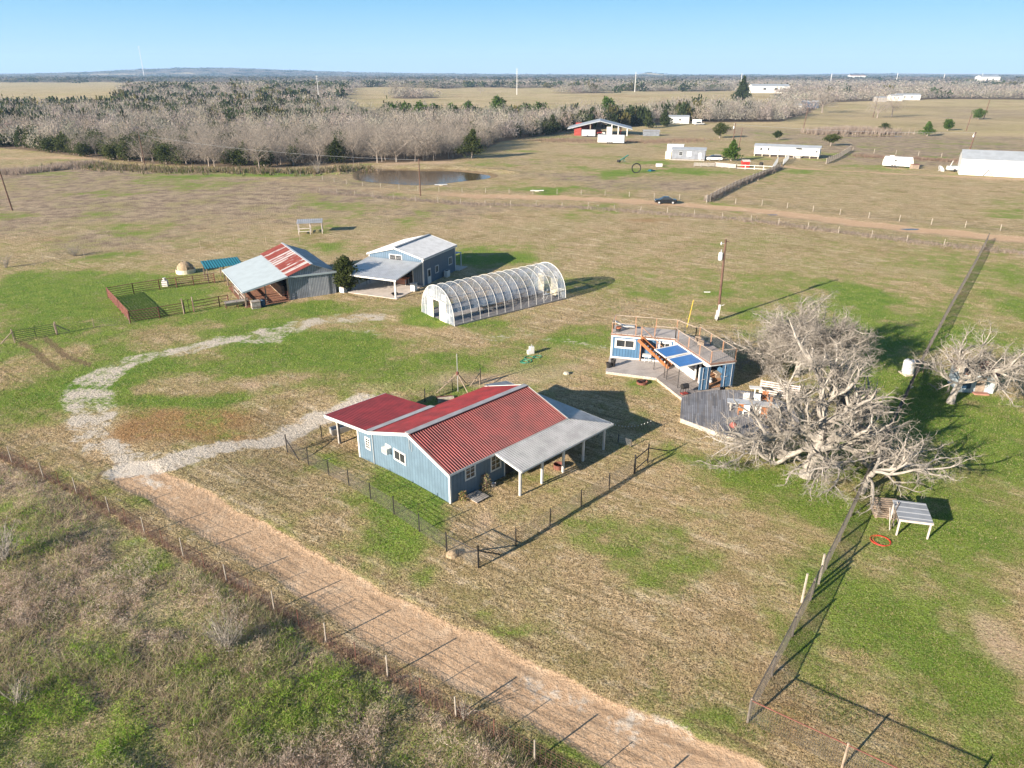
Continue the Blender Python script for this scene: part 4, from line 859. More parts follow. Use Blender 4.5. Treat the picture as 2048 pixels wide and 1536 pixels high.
    # awnings
    for k, (pts, lab) in enumerate(((((1354, 706), (1378, 724), (1393, 714), (1371, 700)), 'far blue corrugated awning panel of the two beside the open container'), (((1360, 726), (1384, 743), (1421, 735), (1396, 719)), 'near blue corrugated awning panel of the two beside the open container'))):
        P = [lb(-2.45, 3.45), lb(-2.45, 5.6), lb(-.1, 5.6), lb(-.1, 3.45)] if k == 0 else [lb(-2.45, .95), lb(-2.45, 3.1), lb(-.1, 3.1), lb(-.1, .95)]
        t = thing('awning', lab, 'awning', (P[0].x, P[0].y, CB.z), AB, 'blue awnings beside the container'); z0, z1 = 1.98, 2.2; wd = 2.35; ln = 2.15
        MB().slab([(0.04, .04, z0), (wd, .04, z1), (wd, ln - .04, z1), (.04, ln - .04, z0)], (0, 0, .03)).build('panel', 'blue_panel', t)
        MB().bar((0, 0, z0 + .02), (wd, 0, z1 + .02), .08, .1).build('edge_frame', 'white', t); MB().bar((0, ln, z0 + .02), (wd, ln, z1 + .02), .08, .1).build('edge_frame', 'white', t); MB().bar((0, -.04, z0 + .02), (0, ln + .04, z0 + .02), .08, .1).build('edge_frame', 'white', t)
        for y in (.06, ln - .06): MB().tube((.03, y, 0), (.03, y, z0), .035).build('post', 'dark', t)
    # decks
    zd = .28
    def deck(name, lab, px, z, m, edge, holes=None):
        P = [G(x, y, z) for x, y in px]; o = P[0]; t = thing(name, lab, 'deck', (o.x, o.y, 0)); q = [(p.x - o.x, p.y - o.y) for p in P]
        MB().prism(q, z - .05, z).build('boards', m, t)
        cx = sum(a for a, b in q) / len(q); cy = sum(b for a, b in q) / len(q); q2 = [(cx + (a - cx) * .99, cy + (b - cy) * .99) for a, b in q]
        MB().prism(q2, -.1, z - .052).build('skirt', edge, t); return t
    deck('patio_deck', 'low pale deck in front of the blue container cabin', [(1211, 743), (1313, 756), (1345, 733), (1335, 700), (1222, 702)], zd - .02, 'deck_pale', 'stone')
    deck('side_deck', 'brown-grey plank deck beside the open container under the blue awnings', [(1313, 756.5), (1367, 799), (1440, 787), (1440, 760), (1392, 700), (1362, 690), (1347, 733)], zd, 'deck_brown', 'stone')
    t = deck('round_deck', 'large polygonal grey weathered plank deck beside the big bare oak', [(1360, 836), (1363, 795), (1389, 785), (1429, 780), (1462, 779), (1497, 782), (1540, 791), (1585, 812), (1600, 845), (1569, 868), (1497, 882), (1457, 872)], .42, 'deck_grey', 'stone')
M['rail_dark'] = mat('old_brown_roof_edge_timber', (.20, .12, .09), .85, 0, .4, 3)
containers()
def chair(label, px, rz, m, group):
    t = thing('patio_chair', label, 'chair', G(*px, .42), rz, group)
    MB().box(-.25, -.25, .40, .25, .25, .45).build('seat', m, t)
    b = MB()
    for x in (-.25, -.08, .09): b.box(x, .21, .45, x + .14, .25, .98)
    b.box(-.25, .212, .45, .25, .248, .6); b.box(-.25, .205, .88, .25, .255, .99); b.build('backrest', m, t)
    for x in (-.25, .19):
        MB().box(x, -.25, 0, x + .05, -.2, .40).build('leg', m, t); MB().box(x, .2, 0, x + .05, .25, .40).build('leg', m, t)
        MB().box(x, -.25, .62, x + .06, .2, .66).build('armrest', m, t)
def deck_things():
    A = R(-14)
    t = thing('long_table', 'long pale grey plank table standing on the round deck', 'table', G(1504, 822, .42), A)
    MB().box(-2.05, -.45, .70, 2.05, .45, .76).build('tabletop', 'galv_light', t)
    for x in (-1.8, 1.7):
        for y in (-.35, .28): MB().box(x, y, 0, x + .1, y + .08, .70).build('leg', 'wood_grey', t)
    # chairs: backs away from the table
    chair('orange wooden chair leftmost on the near side of the long table', (1481, 828), A + math.pi, 'orange_wood', 'chairs round the long table')
    chair('white chair second from left on the near side of the long table', (1491, 830), A + math.pi, 'white', 'chairs round the long table')
    chair('white chair third from left on the near side of the long table', (1513, 833), A + math.pi, 'white', 'chairs round the long table')
    chair('orange wooden chair rightmost on the near side of the long table', (1526, 835), A + math.pi, 'orange_wood', 'chairs round the long table')
    chair('left white chair on the far side of the long table', (1491, 809), A, 'white', 'chairs round the long table')
    chair('right white chair on the far side of the long table', (1513, 812), A, 'white', 'chairs round the long table')
    chair('orange wooden chair on the far side at the right end of the long table', (1529, 806), A, 'orange_wood', 'chairs round the long table')
    p = thing('wooden_upright', 'brown wooden post standing beside the right end of the long table', 'post', G(1538, 828, .42)); MB().box(-.07, -.07, 0, .07, .07, 1.5).build('post', 'rail_wood', p); MB().box(-.1, -.1, 1.5, .1, .1, 1.54).build('cap', 'rail_wood', p)
    b = thing('white_bird_table', 'small white flat table on one leg at the back edge of the round deck', 'table', G(1508, 797, .3), R(-10))
    MB().box(-.5, -.3, 1.0, .5, .3, 1.06).build('tabletop', 'white', b); MB().tube((0, 0, 0), (0, 0, 1.0), .05).build('leg', 'white', b)
    f = thing('slatted_fence_screen', 'pale grey horizontal slatted screen leaning behind the round deck under the small oak', 'screen', G(1516, 792), R(-24))
    for k in range(7): MB().bar((0, k * .09, .22 + k * .17), (3.3, k * .09, .22 + k * .17), .03, .13).build('slat', 'wood_pale', f)
    for x in (.1, 1.6, 3.2): MB().bar((x, .02, -.1), (x, .62, 1.4), .08, .05).build('upright', 'wood_grey', f)
    g = thing('red_kettle_grill', 'small dark red kettle grill on the near edge of the round deck', 'grill', G(1464, 868, .42))
    MB().lathe([(.04, .5), (.24, .6), (.29, .75), (.26, .9), (.1, 1.0), (.03, 1.02)]).build('kettle', 'red_wood', g, True)
    for k in range(3): a = k * 2.1; MB().tube((.1 * math.cos(a), .1 * math.sin(a), .6), (.28 * math.cos(a), .28 * math.sin(a), 0), .02).build('leg', 'dark', g)
    g = thing('black_grill_cart', 'small black grill with a red base on the front corner of the plank deck', 'grill', G(1368, 789, .28), .4)
    MB().tube((-.3, 0, .8), (.3, 0, .8), .24, n=12).build('barrel', 'dark', g); MB().box(-.3, -.2, .1, .3, .2, .16).build('shelf', 'red_wood', g)
    for x in (-.28, .24):
        for y in (-.18, .14): MB().box(x, y, 0, x + .04, y + .04, .65).build('leg', 'dark', g)
    for q, lbl in (((1217, 735), 'left black pot of the pair on the corner of the pale deck'), ((1226, 733), 'right taller black pot of the pair on the corner of the pale deck')):
        p = thing('black_pot', lbl, 'pot', G(*q, .26), 0, 'black pots on the pale deck'); h = .5 if q[0] == 1217 else .75
        MB().lathe([(.17, 0), (.25, h * .8), (.27, h), (.22, h), (.2, h * .85)]).build('pot', 'dark', p); MB().lathe([(.2, h * .8), (.02, h * .86)]).build('soil', 'rust', p)
    c = thing('white_wash_stand', 'white sink stand on thin legs against the front of the blue cabin', 'stand', la(3.55, -.45, 0), AA)
    MB().box(-.42, -.22, .62, .42, .22, .82).build('basin', 'white', c)
    for x in (-.2, .16): MB().box(x, -.03, 0, x + .04, .03, .62).build('leg', 'galv_light', c)
    k = thing('folded_lounger', 'white folded lounger tipped on the left end of the cabin roof deck', 'lounger', la(1.0, 1.5, 2.58), AA + .3)
    MB().bar((-.9, 0, .75), (0, 0, .3), .6, .06).build('backrest', 'white', k); MB().bar((0, 0, .3), (1.0, -.15, .26), .6, .06).build('seat', 'white', k)
    for x in (-.5, .7): MB().bar((x, 0, .3), (x, 0, 0), .5, .04).build('leg', 'dark', k)
    k = thing('round_pot', 'dark round pot with orange rim at the left front corner of the cabin roof deck', 'pot', la(.55, .6, 2.56)); MB().lathe([(.2, 0), (.26, .35), (.22, .35)]).build('pot', 'dark', k); MB().lathe([(.27, .34), (.28, .4), (.2, .4)]).build('rim', 'terracotta', k)
    for x, y, lbl in ((1.1, 3.6, 'grey roof lounge chair further along the open container roof deck'), (1.4, 4.6, 'brown low chair near the bridge end of the open container roof deck')):
        k = thing('roof_chair', lbl, 'chair', lb(x, y, 2.56), AB + 1, 'chairs on the container roof deck'); MB().box(-.3, -.3, .3, .3, .3, .36).build('seat', 'wood', k); MB().bar((-.3, 0, .33), (-.5, 0, .85), .55, .05).build('backrest', 'wood', k)
        for xx in (-.28, .24):
            for yy in (-.28, .24): MB().box(xx, yy, 0, xx + .04, yy + .04, .3).build('leg', 'dark', k)
    f = thing('fire_ring', 'dark round fire pit on the grass in front of the pale deck', 'fire pit', G(1284, 767)); MB().lathe([(.5, 0), (.52, .22), (.46, .22), (.44, .05), (.05, .04)]).build('ring', 'rust', f); MB().bar((-.4, -.2, .25), (.4, .25, .25), .1, .1).build('log', 'dark', f)
M['wood_pale'] = mat('pale_grey_boards', (.48, .43, .40), .85, 0, .25, 3)
deck_things()

# ------------------------------------------------------------------ fences
def wire_fence(name, label, pts, h, post_m, wire_m, step=3.5, rows=6, vstep=.3, r=.007, proto=None, tall=None, postr=.05, alt=None, top=None, cat='fence', lean=.03, skip_posts=False):
    t = thing(name, label, cat, (pts[0].x, pts[0].y, pts[0].z)); o = Vector(pts[0]); acc = 0; posts = []
    segs = list(zip(pts, pts[1:])); tot = sum((b - a).length for a, b in segs)
    def at(s):
        for a, b in segs:
            L = (b - a).length
            if s <= L or (b is pts[-1]): q = a.lerp(b, min(1, s / L)); return on(q.x, q.y)
            s -= L
    n = max(1, round(tot / step)); P = [at(tot * k / n) for k in range(n + 1)]
    if not skip_posts:
        for k, q in enumerate(P[:100]):
            j = Vector((rnd.uniform(-lean, lean), rnd.uniform(-lean, lean), h * rnd.uniform(1.02, 1.16) + (tall or 0))); thin = alt and k % 2
            MB().tube(q - o - Vector((0, 0, .3)), q - o + (j if not thin else Vector((0, 0, h * .95))), postr if not thin else .022, (postr * .85) if not thin else .02, 6).build('post', post_m if not thin else alt, t)
    m = MB()
    for a, b in zip(P, P[1:]):
        a = a - o; b = b - o; L = (b - a).length
        for k in range(rows): z = h * (k + .5) / rows; m.tube(a + Vector((0, 0, z)), b + Vector((0, 0, z)), r, n=3, cap=False)
        if vstep:
            for k in range(int(L / vstep)): q = a.lerp(b, k * vstep / L); m.tube(q + Vector((0, 0, .05)), q + Vector((0, 0, h * .95)), r * .8, n=3, cap=False)
    m.build('wire_mesh', wire_m, t)
    if top: MB().path([p - o + Vector((0, 0, h)) for p in P], .028, 5).build('top_rail', top, t)
    return t
gp = lambda L: [G(x, y) for x, y in L]
M['post_pale'] = mat('bleached_fence_post_wood', (.33, .295, .25), .9, 0, .3, 4)
wire_fence('pasture_fence', 'old rusty wire fence with bleached posts along the dirt drive at the lower left', [on(*q) for q in FENCE_SW], 1.15, 'post_pale', 'rust_wire', 2.05, 7, .25, .0055, alt='rust', postr=.042)
wire_fence('yard_fence', 'thin wire fence with dark steel posts along the left front of the ranch house yard', gp([(575, 905), (640, 940), (745, 1000), (820, 1050), (893, 1102)]), 1.2, 'dark', 'wire', 2.6, 9, .15, .009, postr=.045)
wire_fence('yard_fence', 'thin wire fence with dark steel posts along the right front of the ranch house yard', gp([(957, 1136), (1024, 1096), (1170, 1008), (1270, 945)]), 1.2, 'dark', 'wire', 3.1, 9, .15, .009, postr=.045)
wire_fence('yard_fence', 'thin wire fence between the near corner posts of the ranch house yard', gp([(893, 1102), (957, 1136)]), 1.15, 'dark', 'wire', 2.2, 9, .15, .009, postr=.045, top='dark')
wire_fence('yard_fence', 'wire fence running behind the red carport toward the back of the ranch house', gp([(575, 905), (625, 885), (706, 850), (855, 802), (916, 776), (960, 762)]), 1.2, 'dark', 'wire', 3.0, 9, .15, .009, postr=.045)
for (p0, p1, lab) in (((575, 905), (598, 921), 'dark diagonal corner brace at the left corner of the ranch house yard fence'), ((957, 1136), (915, 1108), 'dark diagonal corner brace lying along the near corner of the ranch house yard'), ((957, 1136), (1000, 1110), 'dark diagonal brace right of the near corner post of the ranch house yard'), ((1295, 925), (1335, 903), 'dark diagonal brace running right from the ranch house yard gate'), ((1268, 948), (1295, 925), 'dark square gate frame at the right corner of the ranch house yard')):
    a, b = G(*p0), G(*p1); t = thing('corner_brace', lab, 'fence brace', a); d = b - a
    MB().tube((0, 0, -.1), (0, 0, 1.55), .05).build('post', 'dark', t); MB().tube((0, 0, 1.2), d * 1.0 + Vector((0, 0, .05 if 'gate' not in lab or 'running' in lab else 1.2)), .04).build('brace', 'dark', t)
    if 'square' in lab: MB().tube(d, d + Vector((0, 0, 1.5)), .05).build('post', 'dark', t); MB().tube((0, 0, .3), d + Vector((0, 0, .3)), .035).build('lower_rail', 'dark', t)
wire_fence('paddock_fence', 'tall dark woven wire fence running up the right side past the big oak', gp([(1495, 1445), (1560, 1320), (1637, 1168), (1690, 1060), (1745, 935), (1800, 822), (1850, 715), (1900, 620), (1945, 540), (1975, 482)]), 1.3, 'dark_timber', 'wire', 3.2, 10, .12, .0065, top='dark_timber', postr=.06)
wire_fence('paddock_fence', 'woven wire fence with timber top rail crossing the bottom right corner', gp([(1495, 1445), (1610, 1500), (1720, 1553), (1900, 1640)]), 1.3, 'wood', 'wire', 3.2, 10, .1, .006, top='rust', postr=.05)
wire_fence('paddock_fence', 'pair of pale gate posts leaning where the right-hand wire fence meets its bleached timber', gp([(1603, 1205), (1637, 1168)]), 1.5, 'post_pale', 'wire', 1.6, 2, 0, .006, postr=.07, tall=.3)
wire_fence('road_fence', 'low wire fence with short pale posts along the near side of the far dirt road', gp([(640, 385), (760, 398), (940, 410), (1150, 416), (1300, 424), (1500, 442), (1700, 470), (1850, 488), (2048, 508)]), 1.1, 'post_pale', 'wire', 5.5, 4, 0, .012, postr=.06)
wire_fence('road_fence', 'low wire fence with pale posts beyond the dirt road, right of the black car', gp([(1420, 404), (1540, 412), (1700, 432), (1850, 448), (2048, 466), (2150, 476)]), 1.1, 'post_pale', 'wire', 5.5, 4, 0, .012, postr=.07)
wire_fence('road_fence', 'low wire fence with pale posts beyond the dirt road, left of the black car', gp([(560, 345), (700, 370), (860, 384), (1050, 388), (1180, 390), (1410, 402)]), 1.1, 'post_pale', 'wire', 5.5, 4, 0, .012, postr=.06)
wire_fence('field_fence', 'dense grey wire fence running from the road toward the far white mobile home', gp([(1413, 405), (1470, 375), (1530, 350), (1560, 338)]), 1.5, 'wood_grey', 'wire', 3.2, 12, .25, .03, postr=.09)
wire_fence('field_fence', 'grey wire fence right of the long white mobile home', gp([(1652, 328), (1680, 315), (1700, 302)]), 1.7, 'post_pale', 'wire', 3.4, 10, .3, .03, postr=.12)
wire_fence('field_fence', 'row of pale posts with wire behind the white camper trailer', gp([(1705, 304), (1760, 307), (1840, 312), (1930, 318)]), 1.4, 'post_pale', 'wire', 6.5, 3, 0, .015, postr=.09)
wire_fence('field_fence', 'thin post fence on the far left pasture behind the round hay feeder', gp([(0, 530), (60, 524), (150, 518), (260, 512), (380, 500), (470, 486), (560, 488), (600, 485)]), 1.2, 'wood', 'wire', 5.5, 3, 0, .008, postr=.04)
wire_fence('field_fence', 'thin wire fence running left from the rusty pen to the green gate', gp([(260, 648), (210, 652), (160, 661), (114, 670)]), 1.1, 'wood', 'wire', 4.0, 5, .3, .008, postr=.035)
def tube_panel_fence(name, label, pts, h=1.35, m='rust', rows=5, step=2.2, cat='pen fence'):
    t = thing(name, label, cat, pts[0]); o = pts[0]
    for a, b in zip(pts, pts[1:]):
        n = max(1, round((b - a).length / step))
        for k in range(n + 1):
            q = a.lerp(b, k / n) - o; MB().tube(q + Vector((0, 0, -.2)), q + Vector((0, 0, h + .05)), .065).build('post', m, t)
        for k in range(rows): z = .2 + (h - .2) * k / (rows - 1); MB().tube(a - o + Vector((0, 0, z)), b - o + Vector((0, 0, z)), .034 if k < rows - 1 else .045).build('rail', m, t)
    return t
tube_panel_fence('cattle_pen_fence', 'rusty close-railed left side of the cattle pen', gp([(217, 596), (240, 621), (261, 645)]), 1.35, 'rust', 11, 1.3)
tube_panel_fence('cattle_pen_fence', 'rusty tube rail front side of the cattle pen nearest the gravel loop', gp([(261, 645), (320, 636), (370, 627)]), 1.3)
tube_panel_fence('cattle_pen_fence', 'rusty tube rail cattle pen section running to the feed trough', gp([(388, 624), (440, 614), (458, 611)]), 1.3, 'rust', 4)
tube_panel_fence('cattle_pen_fence', 'rusty tube rail back side of the cattle pen toward the blue lean-to', gp([(217, 596), (268, 587), (320, 579), (388, 571), (430, 566)]), 1.3)
def tube_gate(label, p0, p1, m, h=1.2, rows=6):
    a, b = G(*p0), G(*p1); t = thing('tube_gate', label, 'gate', a); d = b - a
    for k in range(rows): z = .15 + (h - .15) * k / (rows - 1); MB().tube((0, 0, z), d + Vector((0, 0, z)), .025).build('rail', m, t)
    for q in (Vector(), d * .5, d): MB().tube(q + Vector((0, 0, .15)), q + Vector((0, 0, h)), .03).build('upright', m, t)
    for q in (-d.normalized() * .15, d * 1.03): MB().tube(q + Vector((0, 0, -.3)), q + Vector((0, 0, h + .25)), .08).build('gate_post', 'wood', t)
tube_gate('dark green tube gate in the wire fence at the far left', (33, 684), (113, 669), 'green_dark' if 0 else 'dark')
tube_gate('rusty open tube gate between the two front sections of the cattle pen', (371, 627), (388, 624), 'rust', 1.6, 3)
for p0, p1, lab in (((113, 669), (140, 664), 'dark timber brace right of the far left tube gate'), ((30, 685), (2, 690), 'dark timber brace left of the far left tube gate')):
    a, b = G(*p0), G(*p1); t = thing('gate_brace', lab, 'fence brace', a); MB().tube((0, 0, 1.2), b - a + Vector((0, 0, .1)), .05).build('brace', 'wood', t); MB().tube((0, 0, -.2), (0, 0, 1.3), .06).build('post', 'wood', t)

# ------------------------------------------------------------------ yard and field objects
def small_things():
    t = thing('national_flag', 'small striped flag with blue star field hanging at the carport edge of the ranch house', 'flag', (-11.2, 47.9, -.5), R(45))
    m = MB()
    for k in range(13): m = MB().slab([(0, -.0, .35 + k * .062), (1.25, -.12, .30 + k * .062), (1.25, -.12, .362 + k * .062), (0, 0, .412 + k * .062)], (0, .012, 0)); m.build('stripe', 'red_wood' if k % 2 == 0 else 'white', t)
    MB().slab([(-.002, -.015, .78), (.5, -.065, .77), (.5, -.065, 1.16), (-.002, -.015, 1.165)], (0, -.012, 0)).build('star_field', 'dark_blue', t)
    s = MB()
    for i in range(6):
        for j in range(4): x = .05 + i * .08; z = .83 + j * .09; s.slab([(x, -.034 - x * .1, z), (x + .025, -.036 - x * .1, z), (x + .025, -.036 - x * .1, z + .025), (x, -.034 - x * .1, z + .025)], (0, -.008, 0))
    s.build('stars', 'white', t); MB().tube((0, 0, -.4), (0, 0, 1.3), .02).build('pole', 'galv', t)
    t = thing('livestock_trough', 'long grey concrete water trough standing under the red carport', 'trough', G(668, 867), R(34))
    MB().box(-.25, -.35, -.1, 1.9, .35, .5).build('tank', 'galv', t); MB().box(-.18, -.28, .5, 1.83, .28, .505).build('water', 'glass', t)
    t = thing('stone_block_bed', 'pale block edging of a bed against the back wire fence behind the house roof', 'raised bed', G(893, 800), R(15)); MB().box(-.8, -.4, 0, .6, -.2, .4).build('edging', 'stone', t); MB().box(-.8, -.2, 0, .6, .5, .2).build('soil', 'rust', t)
    t = thing('antenna_mast', 'thin pale mast braced by three dark struts behind the ranch house', 'mast', G(916, 783)); MB().tube((0, 0, 0), (0, 0, 3.6), .035).build('pole', 'galv', t)
    for a in (R(190), R(-50), R(70)): MB().tube((0, 0, 1.75), (1.9 * math.cos(a), 1.9 * math.sin(a), 0), .045).build('strut', 'wood', t)
    MB().lathe([(.12, 1.6), (.14, 1.85), (.05, 1.95)]).build('collar', 'rust', t)
    t = thing('post_brace', 'short dark leaning post right of the braced mast behind the house', 'fence brace', G(960, 768)); MB().tube((0, 0, 0), (.05, 0, 1.4), .05).build('post', 'wood', t); MB().tube((0, 0, 1.1), (-.9, -.5, 0), .04).build('strut', 'wood', t)
    def shrub(label, p, h, r, n=90, col=((.16, .20, .06), (.35, .22, .12))):
        t = thing('potted_shrub', label, 'shrub', G(*p)); v = []; c = []
        for k in range(n * 3):
            a = rng.uniform(0, 6.28); z = rng.uniform(.1, h); rr = r * rng.uniform(.2, 1) * (1 - (z / h - .4) ** 2); q = np.array([rr * math.cos(a), rr * math.sin(a), z]); d = rng.normal(size=3) * .07; e = rng.normal(size=3) * .05
            v += [q, q + d, q + e]; c += [col[int(rng.random() < .45)]] * 3
        npmesh('foliage', np.array(v), 3, 'attr', np.array(c), t); MB().tube((0, 0, -.05), (0, 0, h * .7), .03).build('stem', 'wood', t)
    shrub('low yellow-green shrub left of the pallet step by the house wall', (927, 1003), .75, .32); shrub('taller brownish shrub right of the pallet step by the house wall', (971, 978), 1.15, .42, 120, ((.30, .20, .14), (.20, .21, .10)))
    t = thing('pallet_step', 'weathered wooden pallet step on the ground between the two shrubs by the house', 'pallet', G(954, 995), R(45))
    for k in range(7): MB().box(-.55, -.6 + k * .17, .1, .55, -.47 + k * .17, .14).build('board', 'wood_grey', t)
    for x in (-.5, 0, .42): MB().box(x, -.6, -.02, x + .08, .55, .1).build('bearer', 'wood', t)
    t = thing('metal_tub', 'small grey tub at the house wall right of the taller shrub', 'tub', G(987, 972)); MB().lathe([(.14, 0), (.2, .22), (.16, .22), (.1, .1)]).build('tub', 'galv', t); MB().ring((0, 0, .22), .2, .015).build('rim', 'dark', t)
    t = thing('steel_fire_ring', 'rusty fire ring on the ground under the grey porch roof of the ranch house', 'fire pit', G(1117, 936)); MB().lathe([(.36, 0), (.38, .32), (.33, .32), (.32, .05), (.05, .03)]).build('ring', 'rust', t); MB().ring((0, 0, .32), .37, .02).build('rim', 'rust', t)
    # string lights from the porch corner
    a, b, p = Vector((7.5, 47.7, 1.95)), G(1300, 862) + Vector((0, 0, .9)), None
    t = thing('string_lights', 'sagging string of small white bulbs from the porch corner to a thin pole', 'string lights', (a.x, a.y, 0)); o = Vector((a.x, a.y, 0)); pts = []
    for k in range(13): q = a.lerp(b, k / 12); q.z -= .35 * math.sin(math.pi * k / 12); pts.append(q - o)
    MB().path(pts, .008, 3).build('cable', 'dark', t)
    for q in pts[1:]: MB().lathe([(.01, -.08), (.035, -.05), (.03, 0), (.01, .02)], q, 6).build('bulb', 'white', t)
    MB().tube(b - o - Vector((0, 0, 1.1)), b - o + Vector((0, 0, .1)), .02).build('pole', 'dark', t)
    n = wire_fence('garden_net', 'loose pale wire netting standing on the shaded grass beyond the house porch', gp([(1236, 885), (1262, 893)]), .6, 'wire', 'galv', 1.4, 10, .06, .004, cat='netting')
    t = thing('dug_dirt_pile', 'small tan clump of hay dumped at the near corner of the yard fence', 'hay pile', G(905, 1110)); MB().lathe([(.42, -.05), (.36, .12), (.2, .24), (.04, .28)], n=11).build('pile', 'hay', t); MB().lathe([(.2, -.05), (.16, .1), (.03, .14)], (.4, .1, 0), 9).build('lump', 'hay', t)
    # gravel-yard white hydrant and green hose
    t = thing('white_hydrant_box', 'white upright pump box casting a shadow in the dry grass behind the ranch house', 'pump box', G(1063, 707), R(20)); MB().box(-.22, -.2, 0, .22, .2, .75).build('box', 'white', t); MB().box(-.45, -.2, 0, -.22, .15, .4).build('side_box', 'white', t); MB().tube((0, 0, .75), (0, 0, 1.0), .04).build('pipe', 'galv', t)
    t = thing('garden_hose', 'green hose lying in loose coils beside the white pump box', 'hose', G(1058, 716)); m = MB()
    for cx, cy, rr in ((0, 0, .45), (-.25, -.9, .5), (-.5, -1.1, .4), (.9, .3, .35)): m.ring((cx, cy, .04), rr, .035, 20, 5)
    m.build('coil', 'greenhose', t); MB().path([(.3, .3, .03), (.6, .5, .03), (.9, .6, .03)], .03).build('tail', 'greenhose', t)
    t = thing('pale_rock', 'pale flat rock in the dry grass between the house and the deck', 'rock', G(1133, 748)); MB().lathe([(.3, -.05), (.32, .1), (.2, .2), (.05, .22)], n=8).build('rock', 'stone', t)
    t = tag(MB().tube((0, 0, -.2), (.55, .4, 3.1), .03).build('guy_wire_guard', 'yellow'), 'slanting yellow guy wire guard behind the cabin roof railing', 'guy guard'); t.location = G(1373, 656)
    t = thing('white_pipe', 'short white pipe lying in the grass left of the utility pole', 'pipe', G(1414, 585)); MB().tube((-.4, 0, .06), (.4, 0, .05), .06).build('pipe', 'white', t); MB().ring((.4, 0, .055), .06, .015, 12, 4, (1, 0, 0)).build('collar', 'galv_light', t)
    # round hay feeder
    t = thing('round_hay_feeder', 'round feeder ring filled with a mound of hay behind the cattle pen', 'hay feeder', G(372, 545)); MB().lathe([(1.3, 0), (1.3, .55), (1.25, .55), (1.25, 0)], n=24).build('ring', 'cream', t); MB().lathe([(1.2, .2), (1.05, .95), (.7, 1.35), (.3, 1.55), (.05, 1.5)], n=13).build('hay_mound', 'hay', t)
    t = thing('white_trough_stack', 'white plastic container standing at the back rail of the cattle pen', 'container', G(331, 572), R(10)); MB().box(-.35, -.3, 0, .35, .3, .75).build('box', 'white', t); MB().lathe([(.18, 0), (.18, .35)], (0, 0, .75)).build('cap', 'white', t)
    # small shelter in the far pasture
    t = thing('field_shelter', 'small open timber shelter with sheet roof in the pasture left of the barn house', 'shelter', G(622, 466), R(12))
    MB().ribs((-2.2, -1.3, 1.95), (2.2, -1.3, 1.95), (0, 2.6, .3), pitch=.35).build('roof', 'galv', t)
    for x in (-2, 0, 2):
        for y in (-1.2, 1.1): MB().box(x - .06, y - .06, -.1, x + .06, y + .06, 1.95 + (y + 1.3) * .11).build('post', 'wood_pale', t)
    for z in (.5, .9, 1.3): MB().box(-2.08, -1.2, z, -2.04, 1.1, z + .15).build('rail', 'wood_pale', t)
    for z in (.5, 1.0): MB().box(-2, -1.24, z, -.1, -1.2, z + .12).build('rail', 'wood_pale', t)
    # right side objects
    t = thing('white_water_tank', 'white cylindrical tank on a low stand against the wire fence at the right', 'tank', G(1814, 748), R(10)); MB().lathe([(.50, .15), (.52, .2), (.52, 1.25), (.42, 1.4), (.1, 1.46)], n=20).build('tank', 'white', t, False); MB().lathe([(.12, 1.45), (.12, 1.53)]).build('lid', 'dark', t); MB().box(-.55, -.55, 0, .55, .55, .14).build('stand', 'stone', t)
    t = thing('wooden_platform', 'small brown wooden platform beside the white tank behind the wire fence', 'platform', G(1832, 742), R(10)); MB().box(-.5, -.5, .9, .5, .5, 1.0).build('top', 'wood', t)
    for x in (-.45, .37):
        for y in (-.45, .37): MB().box(x, y, 0, x + .08, y + .08, .9).build('leg', 'wood', t)
    t = thing('small_shed', 'small pale blue shed with brick-red doorstep under the right-hand bare tree', 'shed', G(1950, 786), R(-8))
    MB().box(-1.45, .0, 0, 1.45, 2.2, 1.7).build('wall', 'pale_wall', t); MB().slab([(-1.65, -.2, 1.75), (1.65, -.2, 1.75), (1.65, 2.4, 2.1), (-1.65, 2.4, 2.1)], (0, 0, .08)).build('roof', 'rust', t)
    MB().box(-.1, -.03, .0, .65, -.002, 1.5).build('door', 'wood', t); MB().box(-.25, -.5, 0, .95, -.03, .14).build('doorstep', 'brick', t); MB().box(-1.2, -.03, .4, -.5, -.002, 1.3).build('window', 'dark_blue', t)
    t = thing('stepped_platform', 'grey shingled stepped platform on pale legs under the lowest oak limb', 'platform', G(1822, 1072), R(-14))
    m = MB(); m.slab([(-.95, -.2, 1.15), (.95, -.2, 1.15), (.95, 1.7, 1.35), (-.95, 1.7, 1.35)], (0, 0, .07)).build('top', 'grey_shingle', t)
    for x in (-.9, .82):
        for y in (-.15, 1.5): MB().box(x, y, -.1, x + .09, y + .09, 1.2).build('leg', 'wood_pale', t)
    MB().bar((-.95, -.24, 1.16), (.95, -.24, 1.16), .06, .14).build('edge_board', 'wood_pale', t)
    t = thing('lattice_panel', 'leaning lattice timber panel left of the stepped platform', 'panel', G(1780, 1060), R(40))
    for k in range(6): MB().bar((0, 0, .1 + k * .24), (1.1, .2, .25 + k * .24), .03, .06).build('slat', 'wood', t)
    for x in (0, .55, 1.1): MB().bar((x, .02, 0), (x * .9, .3, 1.5), .06, .05).build('stile', 'wood_grey', t)
    t = thing('stacked_pallets', 'stack of brown wooden pallets behind the lattice panel under the oak', 'pallets', G(1768, 1028), R(-10))
    for k in range(6):
        for j in range(5): MB().box(-.75, -.6 + j * .26, k * .15 + .08, .75, -.45 + j * .26, k * .15 + .11).build('board', 'wood', t)
        for x in (-.7, 0, .62): MB().box(x, -.6, k * .15, x + .08, .6, k * .15 + .08).build('bearer', 'wood', t)
    t = thing('red_hose_ring', 'bright red ring of hose lying in the green grass near the stepped platform', 'hose', G(1760, 1082)); MB().ring((0, 0, .04), .55, .018, 32).build('coil', 'redplastic', t); MB().ring((.07, -.06, .06), .5, .014, 32).build('coil', 'redplastic', t)
